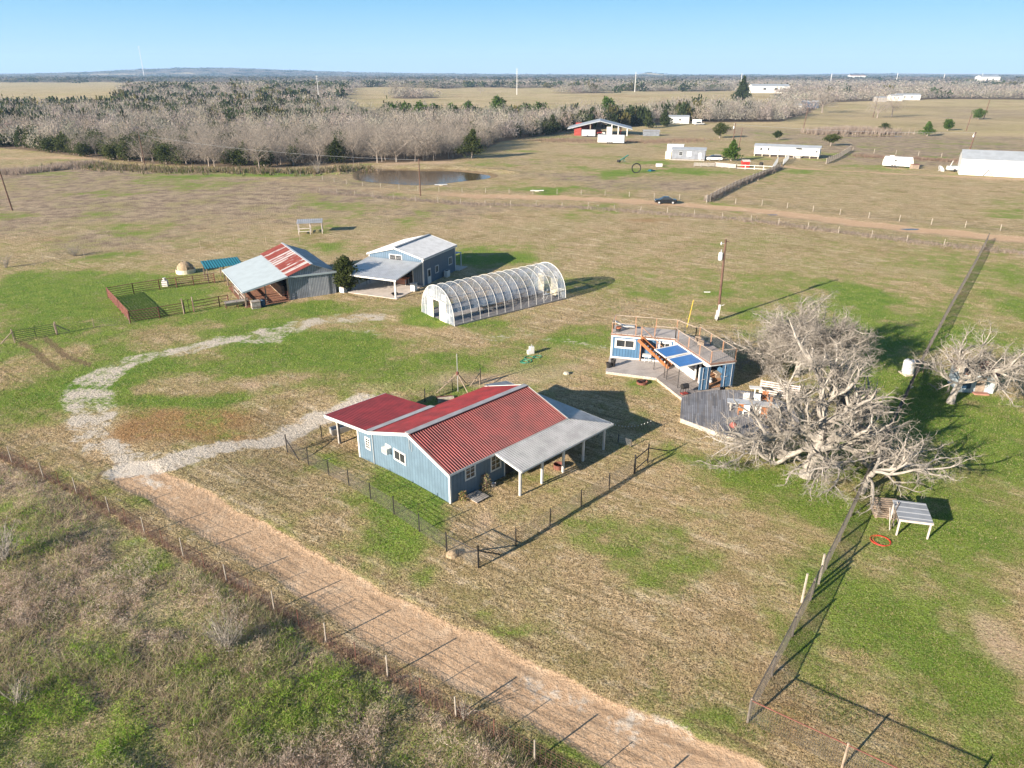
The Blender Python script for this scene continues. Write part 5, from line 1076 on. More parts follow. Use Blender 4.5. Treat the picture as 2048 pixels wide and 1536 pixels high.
    t = thing('yellow_marker', 'small yellow scrap on the grass beside the fence right of the tank', 'scrap', G(1822, 778)); MB().bar((-.2, 0, .05), (.2, .1, .2), .12, .03).build('strip', 'cream', t); MB().box(-.1, -.05, 0, .1, .05, .05).build('base', 'wood', t)
M['green_metal'] = mat('green_farm_paint', (.05, .2, .15), .5); M['yellow'] = mat('yellow_plastic', (.75, .52, .05), .5); M['pale_wall'] = striped('pale_blue_boards', (.45, .52, .56), (.2, .23, .26), .25, .1, 'XY', .7)
small_things()

# ------------------------------------------------------------------ utility poles and power lines
def pole(name, label, base, h, lean=(0, 0), arm=False, box=False, meter=False, r=.13):
    t = thing(name, label, 'utility pole', base); top = Vector((lean[0], lean[1], h))
    MB().tube((0, 0, -.4), top, r, r * .7, 8).build('pole', 'wood_pole', t)
    if arm: MB().bar(top + Vector((-.1, 0, -.2)), top + Vector((.5, .1, -.35)), .08, .08).build('arm', 'wood_pole', t)
    if box:
        q = top * .80; MB().lathe([(.2, -.45), (.24, -.4), (.24, .35), (.12, .45)], q + Vector((-.42, -.1, 0)), 14).build('transformer', 'white', t)
        MB().tube(q + Vector((-.42, -.1, .4)), q + Vector((-.40, -.1, .75)), .05).build('bushing', 'galv_light', t); MB().bar(top + Vector((-.5, 0, -.5)), top + Vector((0, 0, -.45)), .06, .06).build('bracket', 'galv', t)
        MB().lathe([(.04, 0), (.09, .1), (.05, .35)], top + Vector((-.45, 0, -.65)), 8).build('insulator', 'galv_light', t)
    if meter:
        MB().box(-.28, -.35, .5, .02, -.12, 1.25).build('meter_box', 'white', t); MB().box(-.12, -.30, 1.25, .08, -.14, 1.9).build('conduit', 'white', t); MB().box(-.4, -.4, .2, -.1, -.15, .7).build('switch_box', 'galv_light', t)
        MB().tube((-.2, -.25, 0), (-.2, -.25, .5), .04).build('leg', 'white', t); MB().tube((.1, -.15, 1.7), (.5, -.2, 1.9), .03).build('lamp_arm', 'white', t)
    return t
b = G(1435, 640); pole('utility_pole', 'brown utility pole with white transformer and meter boxes beyond the container cabins', b, 9.3, (-.15, 0), True, True, True, .16)
pole('utility_pole', 'leaning dark utility pole at the far left edge of the pasture', G(25, 421), 7.8, (-.4, 0), r=.17)
pole('utility_pole', 'thin dark pole standing in front of the pond', G(841, 392), 8.2, (.0, .1), True, r=.15)
pole('utility_pole', 'thin dark pole in front of the woodland left of the pond', G(291, 334), 9.5, (-.1, 0), r=.16)
pole('utility_pole', 'dark pole behind the grey mobile home and the round green tree', G(1465, 292), 8.5, (.1, 0), False, True, r=.18)
pole('utility_pole', 'second thin dark pole right of the one with the box near the mobile home', G(1477, 298), 7.5, (.5, 0), r=.16)
pole('utility_pole', 'pole with white box and arm behind the large white building', G(1938, 302), 6.5, (.8, 0), True, True, r=.25)
pole('utility_pole', 'distant leaning pole in open land above the long white mobile home', G(1606, 260), 10.5, (.8, 0), r=.2)
pole('utility_pole', 'distant pole near the pair of bare trees right of the small white house', G(1746, 235), 13, (.8, 0), r=.22)
pole('utility_pole', 'distant pole between the two dark green trees at the far right', G(1967, 238), 11, (1.0, 0), r=.25)
pole('utility_pole', 'distant leaning pole left of the far right dark green tree', G(1932, 262), 8, (.8, 0), r=.2)
def wire(pts, r, lab):
    t = thing('power_line', lab, 'power line', pts[0]); o = Vector(pts[0])
    for a, b in zip(pts, pts[1:]):
        seg = []
        for k in range(13): q = Vector(a).lerp(Vector(b), k / 12); q.z -= .012 * (Vector(b) - Vector(a)).length * 4 * (k / 12) * (1 - k / 12); seg.append(q - o)
        MB().path(seg, r, 3).build('cable', 'galv_light', t)
p1, p2, p3 = G(291, 334) + Vector((0, 0, 9.2)), G(841, 392) + Vector((0, 0, 8)), G(25, 421) + Vector((-.4, 0, 7.6))
wire([p1, p2], .02, 'thin pale cable strung from the woodland pole to the pond pole')
wire([G(1465, 292) + Vector((0, 0, 8)), G(1938, 302) + Vector((.8, 0, 6.3))], .03, 'thin pale cable between the mobile home pole and the pole behind the white building')
def pylon(label, D, px, ytop, ybase_off, group='tall pale transmission poles'):
    u = (px - 1024) / F; vt = (ytop - 768) / F; k = u / (cp - vt * sp); X = k * D; z = H - D * math.tan(PITCH + math.atan(vt)) if 0 else H + D * (-sp - vt * cp) / (cp - vt * sp)
    t = thing('transmission_pole', label, 'pylon', on(X, D), 0, group); hh = z - float(hz(X, D))
    r = D * .0004
    MB().tube((0, 0, 0), (0, 0, hh), r * 1.2, r * .6, 6).build('pole', 'white', t)
    for q in (.98, .9, .82): MB().tube((-hh * .05, 0, hh * q), (hh * .05, 0, hh * q), r * .35, n=4).build('crossarm', 'white', t)
pylon('tall pale transmission pole above the woodland left of centre', 620, 633, 151, 0)
pylon('tall pale transmission pole in the middle of the far tan field', 1000, 1034, 137, 0)
pylon('tall pale transmission pole right of the far tan field', 1150, 1272, 144, 0)
pylon('distant pale transmission pole behind the tall dark pine', 1500, 1484, 147, 0)
pylon('distant pale transmission pole right of the far white building', 1900, 1664, 147, 0)
pylon('distant pale transmission pole near the far roof at the right', 2200, 1796, 146, 0)
pylon('faint distant transmission pole second from the right edge', 2600, 1890, 147, 0)
pylon('faint distant transmission pole nearest the right edge', 2600, 1966, 147, 0)
t = pylon('very thin radio mast rising above the left horizon hills', 5200, 277, 92, 0, None)

# ------------------------------------------------------------------ far buildings and vehicles
def gabled(name, label, cat, base, rz, L, W, hw, hr, wall, roof, off=0., wins=(), door=None, piers=False, ov=.3, eavelab=None):
    """rectangular building; local x = long wall facing the camera side, origin at its near-left foot"""
    t = thing(name, label, cat, base, rz); z0 = off; w = MB(); pts = [(0, z0), (W, z0), (W, hw), (W / 2, hr), (0, hw)]
    vs = [(0, a, b) for a, b in pts] + [(L, a, b) for a, b in pts]; w.add(vs, [(0, 1, 2, 3, 4)[::-1], (5, 6, 7, 8, 9), (0, 5, 9, 4)[::-1], (1, 2, 7, 6)[::-1] if 0 else (1, 6, 7, 2)[::-1], (0, 1, 6, 5)]).build('wall', wall, t)
    s = (hr - hw) / (W / 2)
    MB().slab([(-ov, -ov, hw - ov * s + .02), (L + ov, -ov, hw - ov * s + .02), (L + ov, W / 2, hr + .02), (-ov, W / 2, hr + .02)], (0, 0, .08)).build('roof', roof, t)
    MB().slab([(-ov, W / 2 + .01, hr + .02), (L + ov, W / 2 + .01, hr + .02), (L + ov, W + ov, hw - ov * s + .02), (-ov, W + ov, hw - ov * s + .02)], (0, 0, .08)).build('roof', roof, t)
    for x, ww, zb, zt in wins: window(t, 'x', 0, -1, x, x + ww, zb, zt, (0, 1), .08, frame='galv_light')
    if door: d = MB().box(door, -.05, z0, door + .9, -.01, z0 + 2.0).build('door', 'white', t); MB().box(door + .75, -.09, z0 + .95, door + .82, -.05, z0 + 1.05).build('handle', 'dark', d)
    if piers:
        n = int(L / 2.4)
        for k in range(n + 1): MB().box(.1 + k * (L - .5) / n, .05, -.1, .4 + k * (L - .5) / n, .35, z0 - .01).build('pier', 'stone', t)
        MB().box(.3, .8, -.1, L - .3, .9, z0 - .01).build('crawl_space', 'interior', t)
    return t
def two(pa, pb): a, b = G(*pa), G(*pb); return a, math.atan2(b.y - a.y, b.x - a.x), (b - a).length
a, rz, L = two((1507, 312), (1637, 318)); t = gabled('mobile_home', 'long white mobile home raised on pale piers with a grey roof', 'mobile home', a, rz, L, 4.6, 3.3, 3.9, 'white_building', 'grey_roof', .75, ((1.8, .8, 1.9, 2.9), (4.2, .8, 1.9, 2.9), (8.0, .5, 1.9, 2.8), (19.5, .7, 1.9, 2.7)), 13.6, True)
MB().box(13.2, -1.1, 3.05, 15.0, -.05, 3.15).build('door_canopy', 'dark', t); MB().box(12.9, -1.2, 0, 15.2, -.05, .7).build('door_step', 'wood_grey', t)
a, rz, L = two((1343, 319), (1409, 321)); t = gabled('mobile_home', 'small weathered blue-grey home with a cluttered plank porch beside the white minivan', 'mobile home', a, rz, L, 5.5, 3.1, 3.7, 'oldsheet', 'grey_roof', .3, ((2.2, 1.2, 1.4, 2.5),), 8.5)
MB().box(4.8, -.06, 1.1, 6.2, -.01, 2.7).build('white_panel', 'white', t); MB().box(-.5, -1.6, .0, L, -.1, .35).build('porch_floor', 'wood_grey', t)
a = G(1330, 318); t = thing('small_box_shed', 'small pale shed at the left end of the blue-grey home', 'shed', a, rz); MB().box(0, 0, 0, 1.9, 2.5, 2.2).build('wall', 'cream', t); MB().box(-.1, -.1, 2.2, 2.0, 2.6, 2.3).build('roof', 'white', t)
a = G(1335, 312); t = thing('white_lean_to', 'white flat-sided annex behind the left end of the blue-grey home', 'shed', a, rz); MB().box(-.5, 2, 0, 5, 5, 3.5).build('wall', 'white', t); MB().box(-.6, 1.9, 3.5, 5.1, 5.1, 3.6).build('roof', 'white', t)
a, rz, L = two((1917, 349), (2130, 360)); t = gabled('metal_warehouse', 'large white metal building with pale grey roof at the right edge', 'metal building', a, rz, L, 11, 4.2, 6.2, 'white_building', 'grey_roof', -.2, (), None, False, .15)
MB().box(-.1, -.08, 4.05, L, -.02, 4.25).build('eave_strip', 'galv_light', t); MB().tube((5.8, -.25, 0), (6.8, -.25, 1.6), .07).tube((6.8, -.25, 1.6), (8.0, -.25, .1), .07).build('bent_pipe', 'dark', t)
# open pole barn
a = G(1148, 271); t = thing('pole_barn', 'wide open pole barn with low grey gable roof, red end room and machinery under it', 'barn', a, R(-7)); W = 23.; Dp = 17
for z0x, x0, x1 in ((0, -3.0, 11.5), (1, 11.5, 26)):
    za, zb = (2.9, 6.3) if z0x == 0 else (6.3, 2.9); MB().slab([(x0, -1, za), (x1, -1, zb), (x1 + 0, Dp, zb), (x0, Dp, za)], (0, 0, .15)).build('roof_slope', 'grey_roof', t)
MB().box(0, 0, -.2, 3.2, 3.4, 3.3).build('red_room', 'red_wood', t); MB().box(21, 6, -.2, 21.3, Dp, 3.6).build('side_wall', 'red_wood', t); MB().box(0, Dp - .3, -.2, 8, Dp, 4.5).build('back_wall', 'red_wood', t)
for x in (7, 16.6, 19.5, 23.5): MB().box(x, -.5, -.2, x + .45, 0, 2.9 + (3.4 * (x + 3) / 14.5 if x < 11.5 else 3.4 * (26 - x) / 14.5)).build('post', 'white' if x > 16 else 'wood', t)
MB().box(14.6, 0, -.2, 16.6, 1.8, 3.8).build('white_room', 'white', t); MB().bar((-3, -1.02, 2.85), (11.5, -1.02, 6.25), .1, .3).bar((11.5, -1.02, 6.25), (26, -1.02, 2.85), .1, .3).build('fascia', 'grey_roof', t)
for k, (x, y, l, h, c) in enumerate(((8, 3, 3.5, 1.6, 'red_wood'), (12.2, 2, 2.5, 1.3, 'white'), (9.5, 6, 4, 2.2, 'red_wood'), (4.5, 4, 2, 1.2, 'wood_grey'))):
    ca, sa = math.cos(R(-7)), math.sin(R(-7)); q = thing('farm_machine', ['red farm implement at the front left under the pole barn roof', 'white farm implement at the front right under the pole barn roof', 'tall red farm implement at the back under the pole barn roof', 'grey farm implement beside the red room of the pole barn'][k], 'implement', (a.x + ca * x - sa * y, a.y + sa * x + ca * y, 0), R(-7 + 9 * k), 'farm implements under the pole barn')
    MB().box(0, -.6, .5, l, .6, .7).build('frame', 'dark', q); MB().add([(0.2, -.5, .7), (l - .2, -.5, .7), (l - .2, .5, .7), (.2, .5, .7), (.5, -.3, h), (l * .6, -.3, h), (l * .6, .3, h), (.5, .3, h)], [(0, 1, 5, 4), (1, 2, 6, 5), (2, 3, 7, 6), (3, 0, 4, 7), (4, 5, 6, 7)]).build('hopper', c, q)
    for xx in (.5, l - .5): MB().tube((xx, -.75, .5), (xx, -.6, .5), .5, n=12).build('wheel', 'dark', q); MB().tube((xx, .6, .5), (xx, .75, .5), .5, n=12).build('wheel', 'dark', q)
def box_trailer(label, p, rz, L, W, h, nw=2, m='white', cat='trailer'):
    t = thing('cargo_trailer', label, cat, G(*p), rz); MB().box(0, 0, .45, L, W, h).build('body', m, t)
    MB().box(-.02, -.03, .40, L + .02, W + .03, .47).build('chassis', 'dark', t); MB().box(-.03, -.03, h, L + .03, W + .03, h + .04).build('roof', 'galv_light', t)
    for k in range(nw):
        x = L * .5 - nw * .4 + k * .85
        for y in (-.08, W - .12): MB().tube((x, y, .38), (x, y + .2, .38), .38, n=14).build('wheel', 'dark', t)
    MB().bar((L, W / 2, .5), (L + 1.3, W / 2, .5), .12, .1).build('hitch', 'dark', t); MB().box(L + .001, W * .25, .6, L + .03, W * .75, h - .2).build('front_panel', 'blue_panel' if nw > 1 else 'galv', t)
    return t
box_trailer('long white cargo trailer with blue nose parked in front of the open pole barn', (1195, 287), R(-16), 10.6, 2.6, 3.3, 3)
box_trailer('small white box trailer left of the long cargo trailer at the pole barn', (1163, 274), R(-8), 6.0, 2.6, 3.0, 1, 'galv_light')
a, rz, L = two((1764, 334), (1824, 337)); t = thing('camper_trailer', 'white rounded camper trailer standing in the field left of the white warehouse', 'camper', a, rz)
m = MB(); pr = [(0, .5), (L, .5), (L + .1, 1.6), (L - .3, 3.0), (.3, 3.1), (-.1, 1.6)]; vs = [(x, 0, z) for x, z in pr] + [(x, 2.4, z) for x, z in pr]; m.add(vs, [tuple(range(6)), tuple(range(11, 5, -1))] + [(k, k + 6, (k + 1) % 6 + 6, (k + 1) % 6) for k in range(6)]).build('body', 'white', t)
window(t, 'x', 0, -1, L * .38, L * .38 + .6, 1.7, 2.4, (0, 0), .06)
for x in (L * .33, L * .42): MB().tube((x, -.08, .38), (x, .15, .38), .38, n=14).build('wheel', 'dark', t)
MB().bar((L, 1.2, .5), (L + 1.4, 1.2, .5), .12, .1).build('hitch', 'dark', t); MB().box(L * .2, .6, 3.1, L * .35, 1.4, 3.35).build('roof_vent', 'white', t)
a = G(1824, 338); t = thing('wooden_bin', 'brown wooden bin beside the hitch of the white camper', 'bin', a, 0); MB().box(0, 0, 0, 2.0, 1.6, 1.3).build('bin_body', 'wood', t); MB().box(-.05, -.05, 1.2, 2.05, 1.65, 1.32).build('rim', 'rust', t)
a = G(1876, 342); t = thing('satellite_dish', 'white dish lying tilted in the field left of the warehouse', 'dish', a, 0); MB().lathe([(.1, 0), (.8, .18), (1.15, .5), (1.05, .52), (.7, .25), (.08, .1)], (0, 0, .6), 20).build('dish', 'white', t); MB().tube((0, 0, 0), (0, 0, .7), .12).build('stand', 'galv', t); t.rotation_euler = (R(50), 0, R(30))
a = G(1901, 344); t = thing('utility_trailer', 'white upright ramp trailer at the left end of the warehouse', 'trailer', a, R(10)); MB().box(0, 0, .5, 2.6, 2, 1.5).build('bed', 'galv_light', t); MB().bar((0, 1, .5), (.9, 1, 3.0), .15, .1).build('ramp', 'white', t); MB().tube((1.2, -.1, .4), (1.2, .1, .4), .4, n=12).build('wheel', 'dark', t)

def car(label, p, rz, paint, kind='sedan', name='parked_car', cat='car'):
    t = thing(name, label, cat, G(*p), rz); L, W = {'sedan': (4.75, 1.8), 'van': (4.9, 1.95), 'pickup': (5.5, 1.95)}[kind]
    if kind == 'sedan': low = [(0, .35), (.02, .72), (.15, .88), (1.2, .95), (3.6, .98), (4.6, .92), (4.75, .6), (4.7, .32)]; cab = [(1.05, .93), (1.75, 1.38), (2.3, 1.45), (3.0, 1.42), (3.95, .98)]
    elif kind == 'van': low = [(0, .35), (.02, .85), (.3, .98), (1.2, 1.05), (4.6, 1.08), (4.9, .9), (4.88, .35)]; cab = [(.75, 1.02), (1.6, 1.62), (2.4, 1.75), (4.3, 1.72), (4.8, 1.06)]
    else: low = [(0, .45), (.02, 1.0), (.2, 1.08), (5.4, 1.08), (5.5, .9), (5.48, .45)]; cab = [(1.2, 1.06), (1.8, 1.75), (2.6, 1.82), (3.2, 1.78), (3.45, 1.06)]
    def ext(prof, w0, w1, y0=0.):
        m = MB(); n = len(prof); zmin = min(z for x, z in prof); zmax = max(z for x, z in prof); vs = []
        for s in (-1, 1):
            for x, z in prof: ww = w0 + (w1 - w0) * (z - zmin) / (zmax - zmin); vs.append((x - L / 2, s * ww / 2, z))
        return m.add(vs, [tuple(range(n)), tuple(range(2 * n - 1, n - 1, -1))] + [(k, n + k, n + (k + 1) % n, (k + 1) % n) for k in range(n)])
    body = ext(low, W, W * .96).build('body', paint, t)
    cb = ext(cab, W * .93, W * .74).build('cabin_glass', 'glass', t)
    top = [(x, z + .012) for x, z in cab if z > max(q for _, q in cab) - .12]; m = MB(); n = len(top)
    m.slab([(x - L / 2, -W * .36, z) for x, z in top] + [(x - L / 2, W * .36, z) for x, z in reversed(top)], (0, 0, .03)).build('roof', paint, t)
    if kind == 'pickup': MB().box(3.6 - L / 2, -.8, 1.085, L / 2 - .1, .8, 1.09).build('bed_liner', 'dark', t)
    for x in (.85, L - .95):
        for s in (-1, 1):
            wh = MB().tube((x - L / 2, s * (W / 2 - .2), .33), (x - L / 2, s * (W / 2 + .01), .33), .33, n=16).build('wheel', 'dark', t); MB().tube((x - L / 2, s * (W / 2 - .01), .33), (x - L / 2, s * (W / 2 + .025), .33), .2, n=12).build('rim', 'galv_light', wh)
    for s in (-1, 1):
        MB().box(-L / 2 - .01, s * .62 - .18, .62, -L / 2 + .06, s * .62 + .18, .76).build('headlight', 'galv_light', t); MB().box(L / 2 - .08, s * .65 - .15, .68, L / 2 + .01, s * .65 + .15, .82).build('taillight', 'red_wood', t)
    return t
M['black_paint'] = mat('black_car_paint', (.012, .013, .016), .18, 0, .1, 1, spec=.7); M['silver'] = mat('silver_car_paint', (.55, .57, .6), .3, .4, .08, 1)
car('black sedan parked on the dirt road', (1331, 407), R(-3), 'black_paint')
car('white minivan beside the blue-grey home', (1428, 321), R(-4), 'white', 'van', 'parked_minivan', 'minivan')
car('silver pickup truck in front of the long white mobile home', (1601, 313), R(60), 'silver', 'pickup', 'pickup_truck', 'pickup')
car('white pickup truck at the edge of the woods right of the pole barn', (1398, 250), R(20), 'white', 'pickup', 'pickup_truck', 'pickup')
# fence and yard clutter by the mobile homes
def board_fence(label, pa, pb, h, m, rows=3, step=2.5):
    a, b = G(*pa), G(*pb); t = thing('board_fence', label, 'fence', a); n = max(1, round((b - a).length / step))
    for k in range(n + 1): q = (b - a) * (k / n); MB().box(q.x - .09, q.y - .09, -.1, q.x + .09, q.y + .09, h).build('post', m, t)
    for k in range(rows): z = .3 + (h - .45) * k / max(1, rows - 1); MB().bar((0, 0, z), b - a + Vector((0, 0, z)), .05, .16).build('board', m, t)
board_fence('white rail fence of the small yard in front of the minivan', (1472, 338), (1545, 341), 1.3, 'white', 2)
board_fence('white slatted fence piece rising at the right end of the small yard', (1545, 341), (1555, 325), 1.7, 'galv_light', 3)
board_fence('white slatted gate piece across the track gap from the small yard', (1566, 330), (1577, 318), 1.7, 'galv_light', 3)
board_fence('pale patched panel fence at the left of the small yard', (1430, 334), (1472, 338), 1.4, 'wood_pale', 5, 2)
board_fence('grey wire-coloured panel fence left of the patched fence', (1388, 333), (1430, 334), 1.2, 'wood_grey', 4, 2)
t = thing('red_hut', 'small red playhouse hut in the yard behind the white rail fence', 'hut', G(1490, 334), .1); MB().box(-1, -.8, 0, 1, .8, 1.6).build('wall', 'redplastic', t); MB().slab([(-1.2, -1, 1.6), (1.2, -1, 1.6), (1.2, 0, 2.1), (-1.2, 0, 2.1)], (0, 0, .06)).build('roof', 'wood_pale', t); MB().slab([(-1.2, .01, 2.1), (1.2, .01, 2.1), (1.2, 1, 1.6), (-1.2, 1, 1.6)], (0, 0, .06)).build('roof', 'wood_pale', t)
t = thing('black_bin', 'black bin standing in the small yard right of the red hut', 'bin', G(1522, 333)); MB().lathe([(.5, 0), (.6, 1.1), (.5, 1.15)]).build('drum', 'dark', t); MB().lathe([(.62, 1.15), (.5, 1.22)]).build('lid', 'dark', t)
t = thing('blue_seesaw', 'green-blue inclined farm conveyor in the field left of the mobile homes', 'conveyor', G(1236, 325), R(35)); MB().bar((0, 0, .2), (4.2, 0, 2.0), .5, .2).build('boom', 'green_metal', t); MB().bar((2.6, -.5, 0), (2.6, 0, 1.3), .1, .1).bar((2.6, .5, 0), (2.6, 0, 1.3), .1, .1).build('support', 'green_metal', t); MB().tube((.3, -.5, .4), (.3, .5, .4), .4, n=12).build('wheel', 'dark', t)
t = thing('black_coil', 'large upright black pipe coil standing in the field left of the small yard', 'pipe coil', G(1272, 346)); MB().ring((0, 0, 1.35), 1.3, .11, 32, 8, (.15, -1, .0)).build('coil', 'dark', t); MB().ring((.05, .25, 1.3), 1.2, .09, 32, 8, (.15, -1, 0)).build('coil', 'dark', t)
t = thing('white_crate', 'small white box in the field left of the small box shed', 'box', G(1318, 333)); MB().box(-.9, -.5, 0, .9, .5, .8).build('box', 'white', t); MB().box(-.95, -.55, .8, .95, .55, .86).build('lid', 'white', t)
t = thing('teal_tarp_heap', 'small teal tarp heap in the field right of the black pipe coil', 'tarp', G(1301, 342)); MB().lathe([(.9, 0), (.6, .35), (.1, .5)], n=7).build('tarp', 'teal', t); MB().lathe([(.5, 0), (.3, .25), (.1, .3)], (1, .2, 0), 7).build('fold', 'teal', t)

# hamlet at the right and buildings in the distance
def hut(label, p, rz, L, W, h, wall='white', roof='grey_roof', name='distant_house', cat='house'):
    return gabled(name, label, cat, G(*p), rz, L, W, h, h + W * .13, wall, roof, 0, ((L * .3, L * .08, h * .45, h * .75), (L * .6, L * .08, h * .45, h * .75)))
hut('small white house at the edge of the trees in the middle right distance', (1566, 222), R(-8), 13, 8, 4)
hut('dark open shed right of the small white house in the distance', (1607, 215), R(-5), 12, 8, 4.2, 'dark_blue', 'galv_light')
hut('large white building beyond the tall dark pine', (1503, 186), R(-4), 52, 20, 9)
hut('pale shed among bare trees at the far right hamlet', (1752, 204), R(-4), 10, 7, 4, 'wood_grey')
hut('bright white shed in the middle of the far right hamlet', (1780, 202), R(-4), 12, 8, 5)
hut('white farmhouse with grey roof in the far right hamlet', (1792, 200), R(-6), 24, 9, 5)
hut('white barn under two dark trees near the far right horizon', (1960, 166), R(0), 55, 30, 16)
hut('brown-roofed farmhouse on the far left ridge', (383, 160), R(0), 30, 14, 6, 'cream', 'rust')
hut('red-roofed building on the far right horizon', (1700, 158), R(0), 70, 30, 14, 'white', 'rust')
hut('white mobile home half hidden by cedars right of the pole barn', (1327, 247), R(-5), 14, 5, 3.6)
t = gabled('grey_shed', 'grey sheet shed beside the pole barn at its right end', 'shed', G(1287, 272), R(-4), 7, 4, 2, 2.5, 'oldsheet', 'galv')
t = box_trailer('white horse trailer under the bare trees behind the field', (1384, 249), R(-20), 5, 2.4, 2.6, 2)
# ------------------------------------------------------------------ water
def water():
    m = bpy.data.materials.new('muddy_pond_water'); nt, b = nodes_of(m); b.inputs['Base Color'].default_value = (.085, .06, .035, 1); b.inputs['Roughness'].default_value = .04; b.inputs['IOR'].default_value = 1.33
    tc = nt.nodes.new('ShaderNodeTexCoord'); bump(nt, b, noise(nt, tc.outputs['Object'], 1.2, 3), .012); M['water'] = m
    pts = [(PX + PRX * 1.16 * math.cos(a), PY + PRY * 1.16 * math.sin(a)) for a in [2 * math.pi * k / 48 for k in range(48)]]
    o = MB().add([(x, y, -.32) for x, y in pts], [tuple(range(48))]).build('pond_water', 'water'); tag(o, kind='structure')
    for px, rx, ry in (((1740, 273), 14, 5), ((1820, 459), 1.6, .8), ((1545, 430), 1.0, .5)):
        c = G(*px); pts = [(c.x + rx * math.cos(a) * (1 + .2 * math.sin(3 * a)), c.y + ry * math.sin(a) * (1 + .25 * math.sin(2 * a + 1))) for a in [2 * math.pi * k / 30 for k in range(30)]]
        o = MB().add([(x, y, .03) for x, y in pts], [tuple(range(30))]).build('puddle_water', 'water'); tag(o, kind='structure')
    for k, (px, lab) in enumerate((((882, 371), 'pale boat-like plank at the near shore of the pond'), ((1074, 383), 'pale plank by the road right of the pond'))):
        t = thing('shore_plank', lab, 'plank', G(*px)); MB().bar((-1.6, 0, .2), (1.6, .1, .25), .7, .15).build('plank', 'white' if k else 'galv_light', t); MB().box(-.5, -.3, -.05, .5, .3, .1).build('block', 'stone', t)
water()

# ------------------------------------------------------------------ bare oaks near the decks
class Tubes:
    """many tapered tubes as one numpy mesh"""
    def __init__(s, n=6): s.q = []
    def seg(s, pts, rad, n):
        pts = np.array(pts, float); rad = np.array(rad, float); m = len(pts)
        d = np.gradient(pts, axis=0); d /= np.linalg.norm(d, axis=1)[:, None] + 1e-9
        ref = np.array([.31, .17, .93]) if abs(d[0][2]) < .9 else np.array([1., .1, 0]); a = np.cross(d, ref); a /= np.linalg.norm(a, axis=1)[:, None] + 1e-9; b = np.cross(d, a)
        t = np.arange(n) * 2 * math.pi / n; ring = pts[:, None] + rad[:, None, None] * (a[:, None] * np.cos(t)[None, :, None] + b[:, None] * np.sin(t)[None, :, None])
        r2 = np.roll(ring, -1, axis=1); q = np.stack([ring[:-1], r2[:-1], r2[1:], ring[1:]], 2).reshape(-1, 3); s.q.append(q)
    def build(s, name, m, parent=None): return npmesh(name, np.concatenate(s.q), 4, m, None, parent)
def unit(v): return v / (np.linalg.norm(v) + 1e-9)
def oak(name, label, base, limbs, trunk_pts, trunk_r, seed, lv=4, dens=1.0, twig_l=.55, zmin=.4, minrs=(.1, .03), flat=.35, sh=(.75, .62)):
    rg = np.random.default_rng(seed); wood = Tubes(); br = Tubes(); tw = []
    t = thing(name, label, 'tree', base)
    def walk(p, d, L, r, lev, droop=0.):
        n = max(3, int(L / (.45 if lev < 3 else .22))); pts = [p]; rr = [r]; dirs = [d]; r1 = r * (.55 if lev < 3 else .35)
        for k in range(n):
            d = unit(d + rg.normal(size=3) * (.24 if lev < 3 else .34) + np.array([0, 0, (.025 if lev < 2 else .01) - droop * k / n]))
            if p[2] < zmin and d[2] < 0: d = unit(d * np.array([1, 1, -.4]))
            p = p + d * (L / n); pts.append(p); rr.append(r + (r1 - r) * (k + 1) / n); dirs.append(d)
        (wood if lev <= 2 else br).seg(pts, rr, 8 if lev == 0 else 6 if lev == 1 else 4 if lev == 2 else 3)
        if lev >= lv:
            for k in range(1, n + 1):
                for j in range(int(1.7 * dens + rg.random())):
                    q = pts[k]; dd = unit(dirs[k] + rg.normal(size=3) * .8) * twig_l * rg.uniform(.4, 1.1); sd = unit(np.cross(dd, rg.normal(size=3))) * .010
                    tw.append([q - sd, q + sd, q + dd])
                    e = q + dd * .55; d2 = unit(dd + rg.normal(size=3) * .35) * twig_l * .5; tw.append([e - sd * .6, e + sd * .6, e + d2])
            return
        nc = {0: 7, 1: 7, 2: 6, 3: 5}[lev]; nc = max(2, int(round(nc * dens * L / {0: 4., 1: 3., 2: 1.9, 3: 1.1}[lev])))
        for j in range(nc):
            f = .22 + .78 * (j + rg.random() * .8) / nc; k = min(n, int(f * n)); q = pts[k]
            ax = unit(np.cross(dirs[k], rg.normal(size=3))); ang = rg.uniform(.45, 1.15); nd = unit(dirs[k] * math.cos(ang) + ax * math.sin(ang) + np.array([0, 0, rg.uniform(-.1, .25)]) * (1 - flat))
            walk(q, nd, L * rg.uniform(.38, .68) * (1.1 - .35 * f), max(rr[k] * rg.uniform(.6, .82), .012), lev + 1, droop * .5)
        walk(pts[-1], dirs[-1], L * .5, rr[-1], lev + 1)
    tp = np.array(trunk_pts, float); n = len(tp); rr = np.interp(np.linspace(0, 1, n), [0, .18, .5, 1], [trunk_r * 1.45, trunk_r, trunk_r * .9, trunk_r * .8])
    T = Tubes(); fine = []; fr = []
    for i in range(n - 1):
        for k in range(4): fine.append(tp[i] + (tp[i + 1] - tp[i]) * k / 4 + rg.normal(size=3) * .03); fr.append(rr[i] + (rr[i + 1] - rr[i]) * k / 4)
    fine.append(tp[-1]); fr.append(rr[-1]); T.seg(fine, np.array(fr) * (1 + .06 * rg.normal(size=len(fr))), 14); T.build('trunk', 'bark', t)
    for f, d, L, r, dr in limbs:
        k = min(len(fine) - 1, int(f * (len(fine) - 1))); walk(fine[k], unit(np.array(d, float)), L, r, 0 if L > 3.0 else 1, dr)
    wood.build('limbs', 'bark', t); crown = br.build('branches', 'twig', t); npmesh('twigs', np.array(tw).reshape(-1, 3), 3, 'twig', None, crown)
    return t, len(tw)
def V(px, z=None): return G(*px) if z is None else G(*px, z)
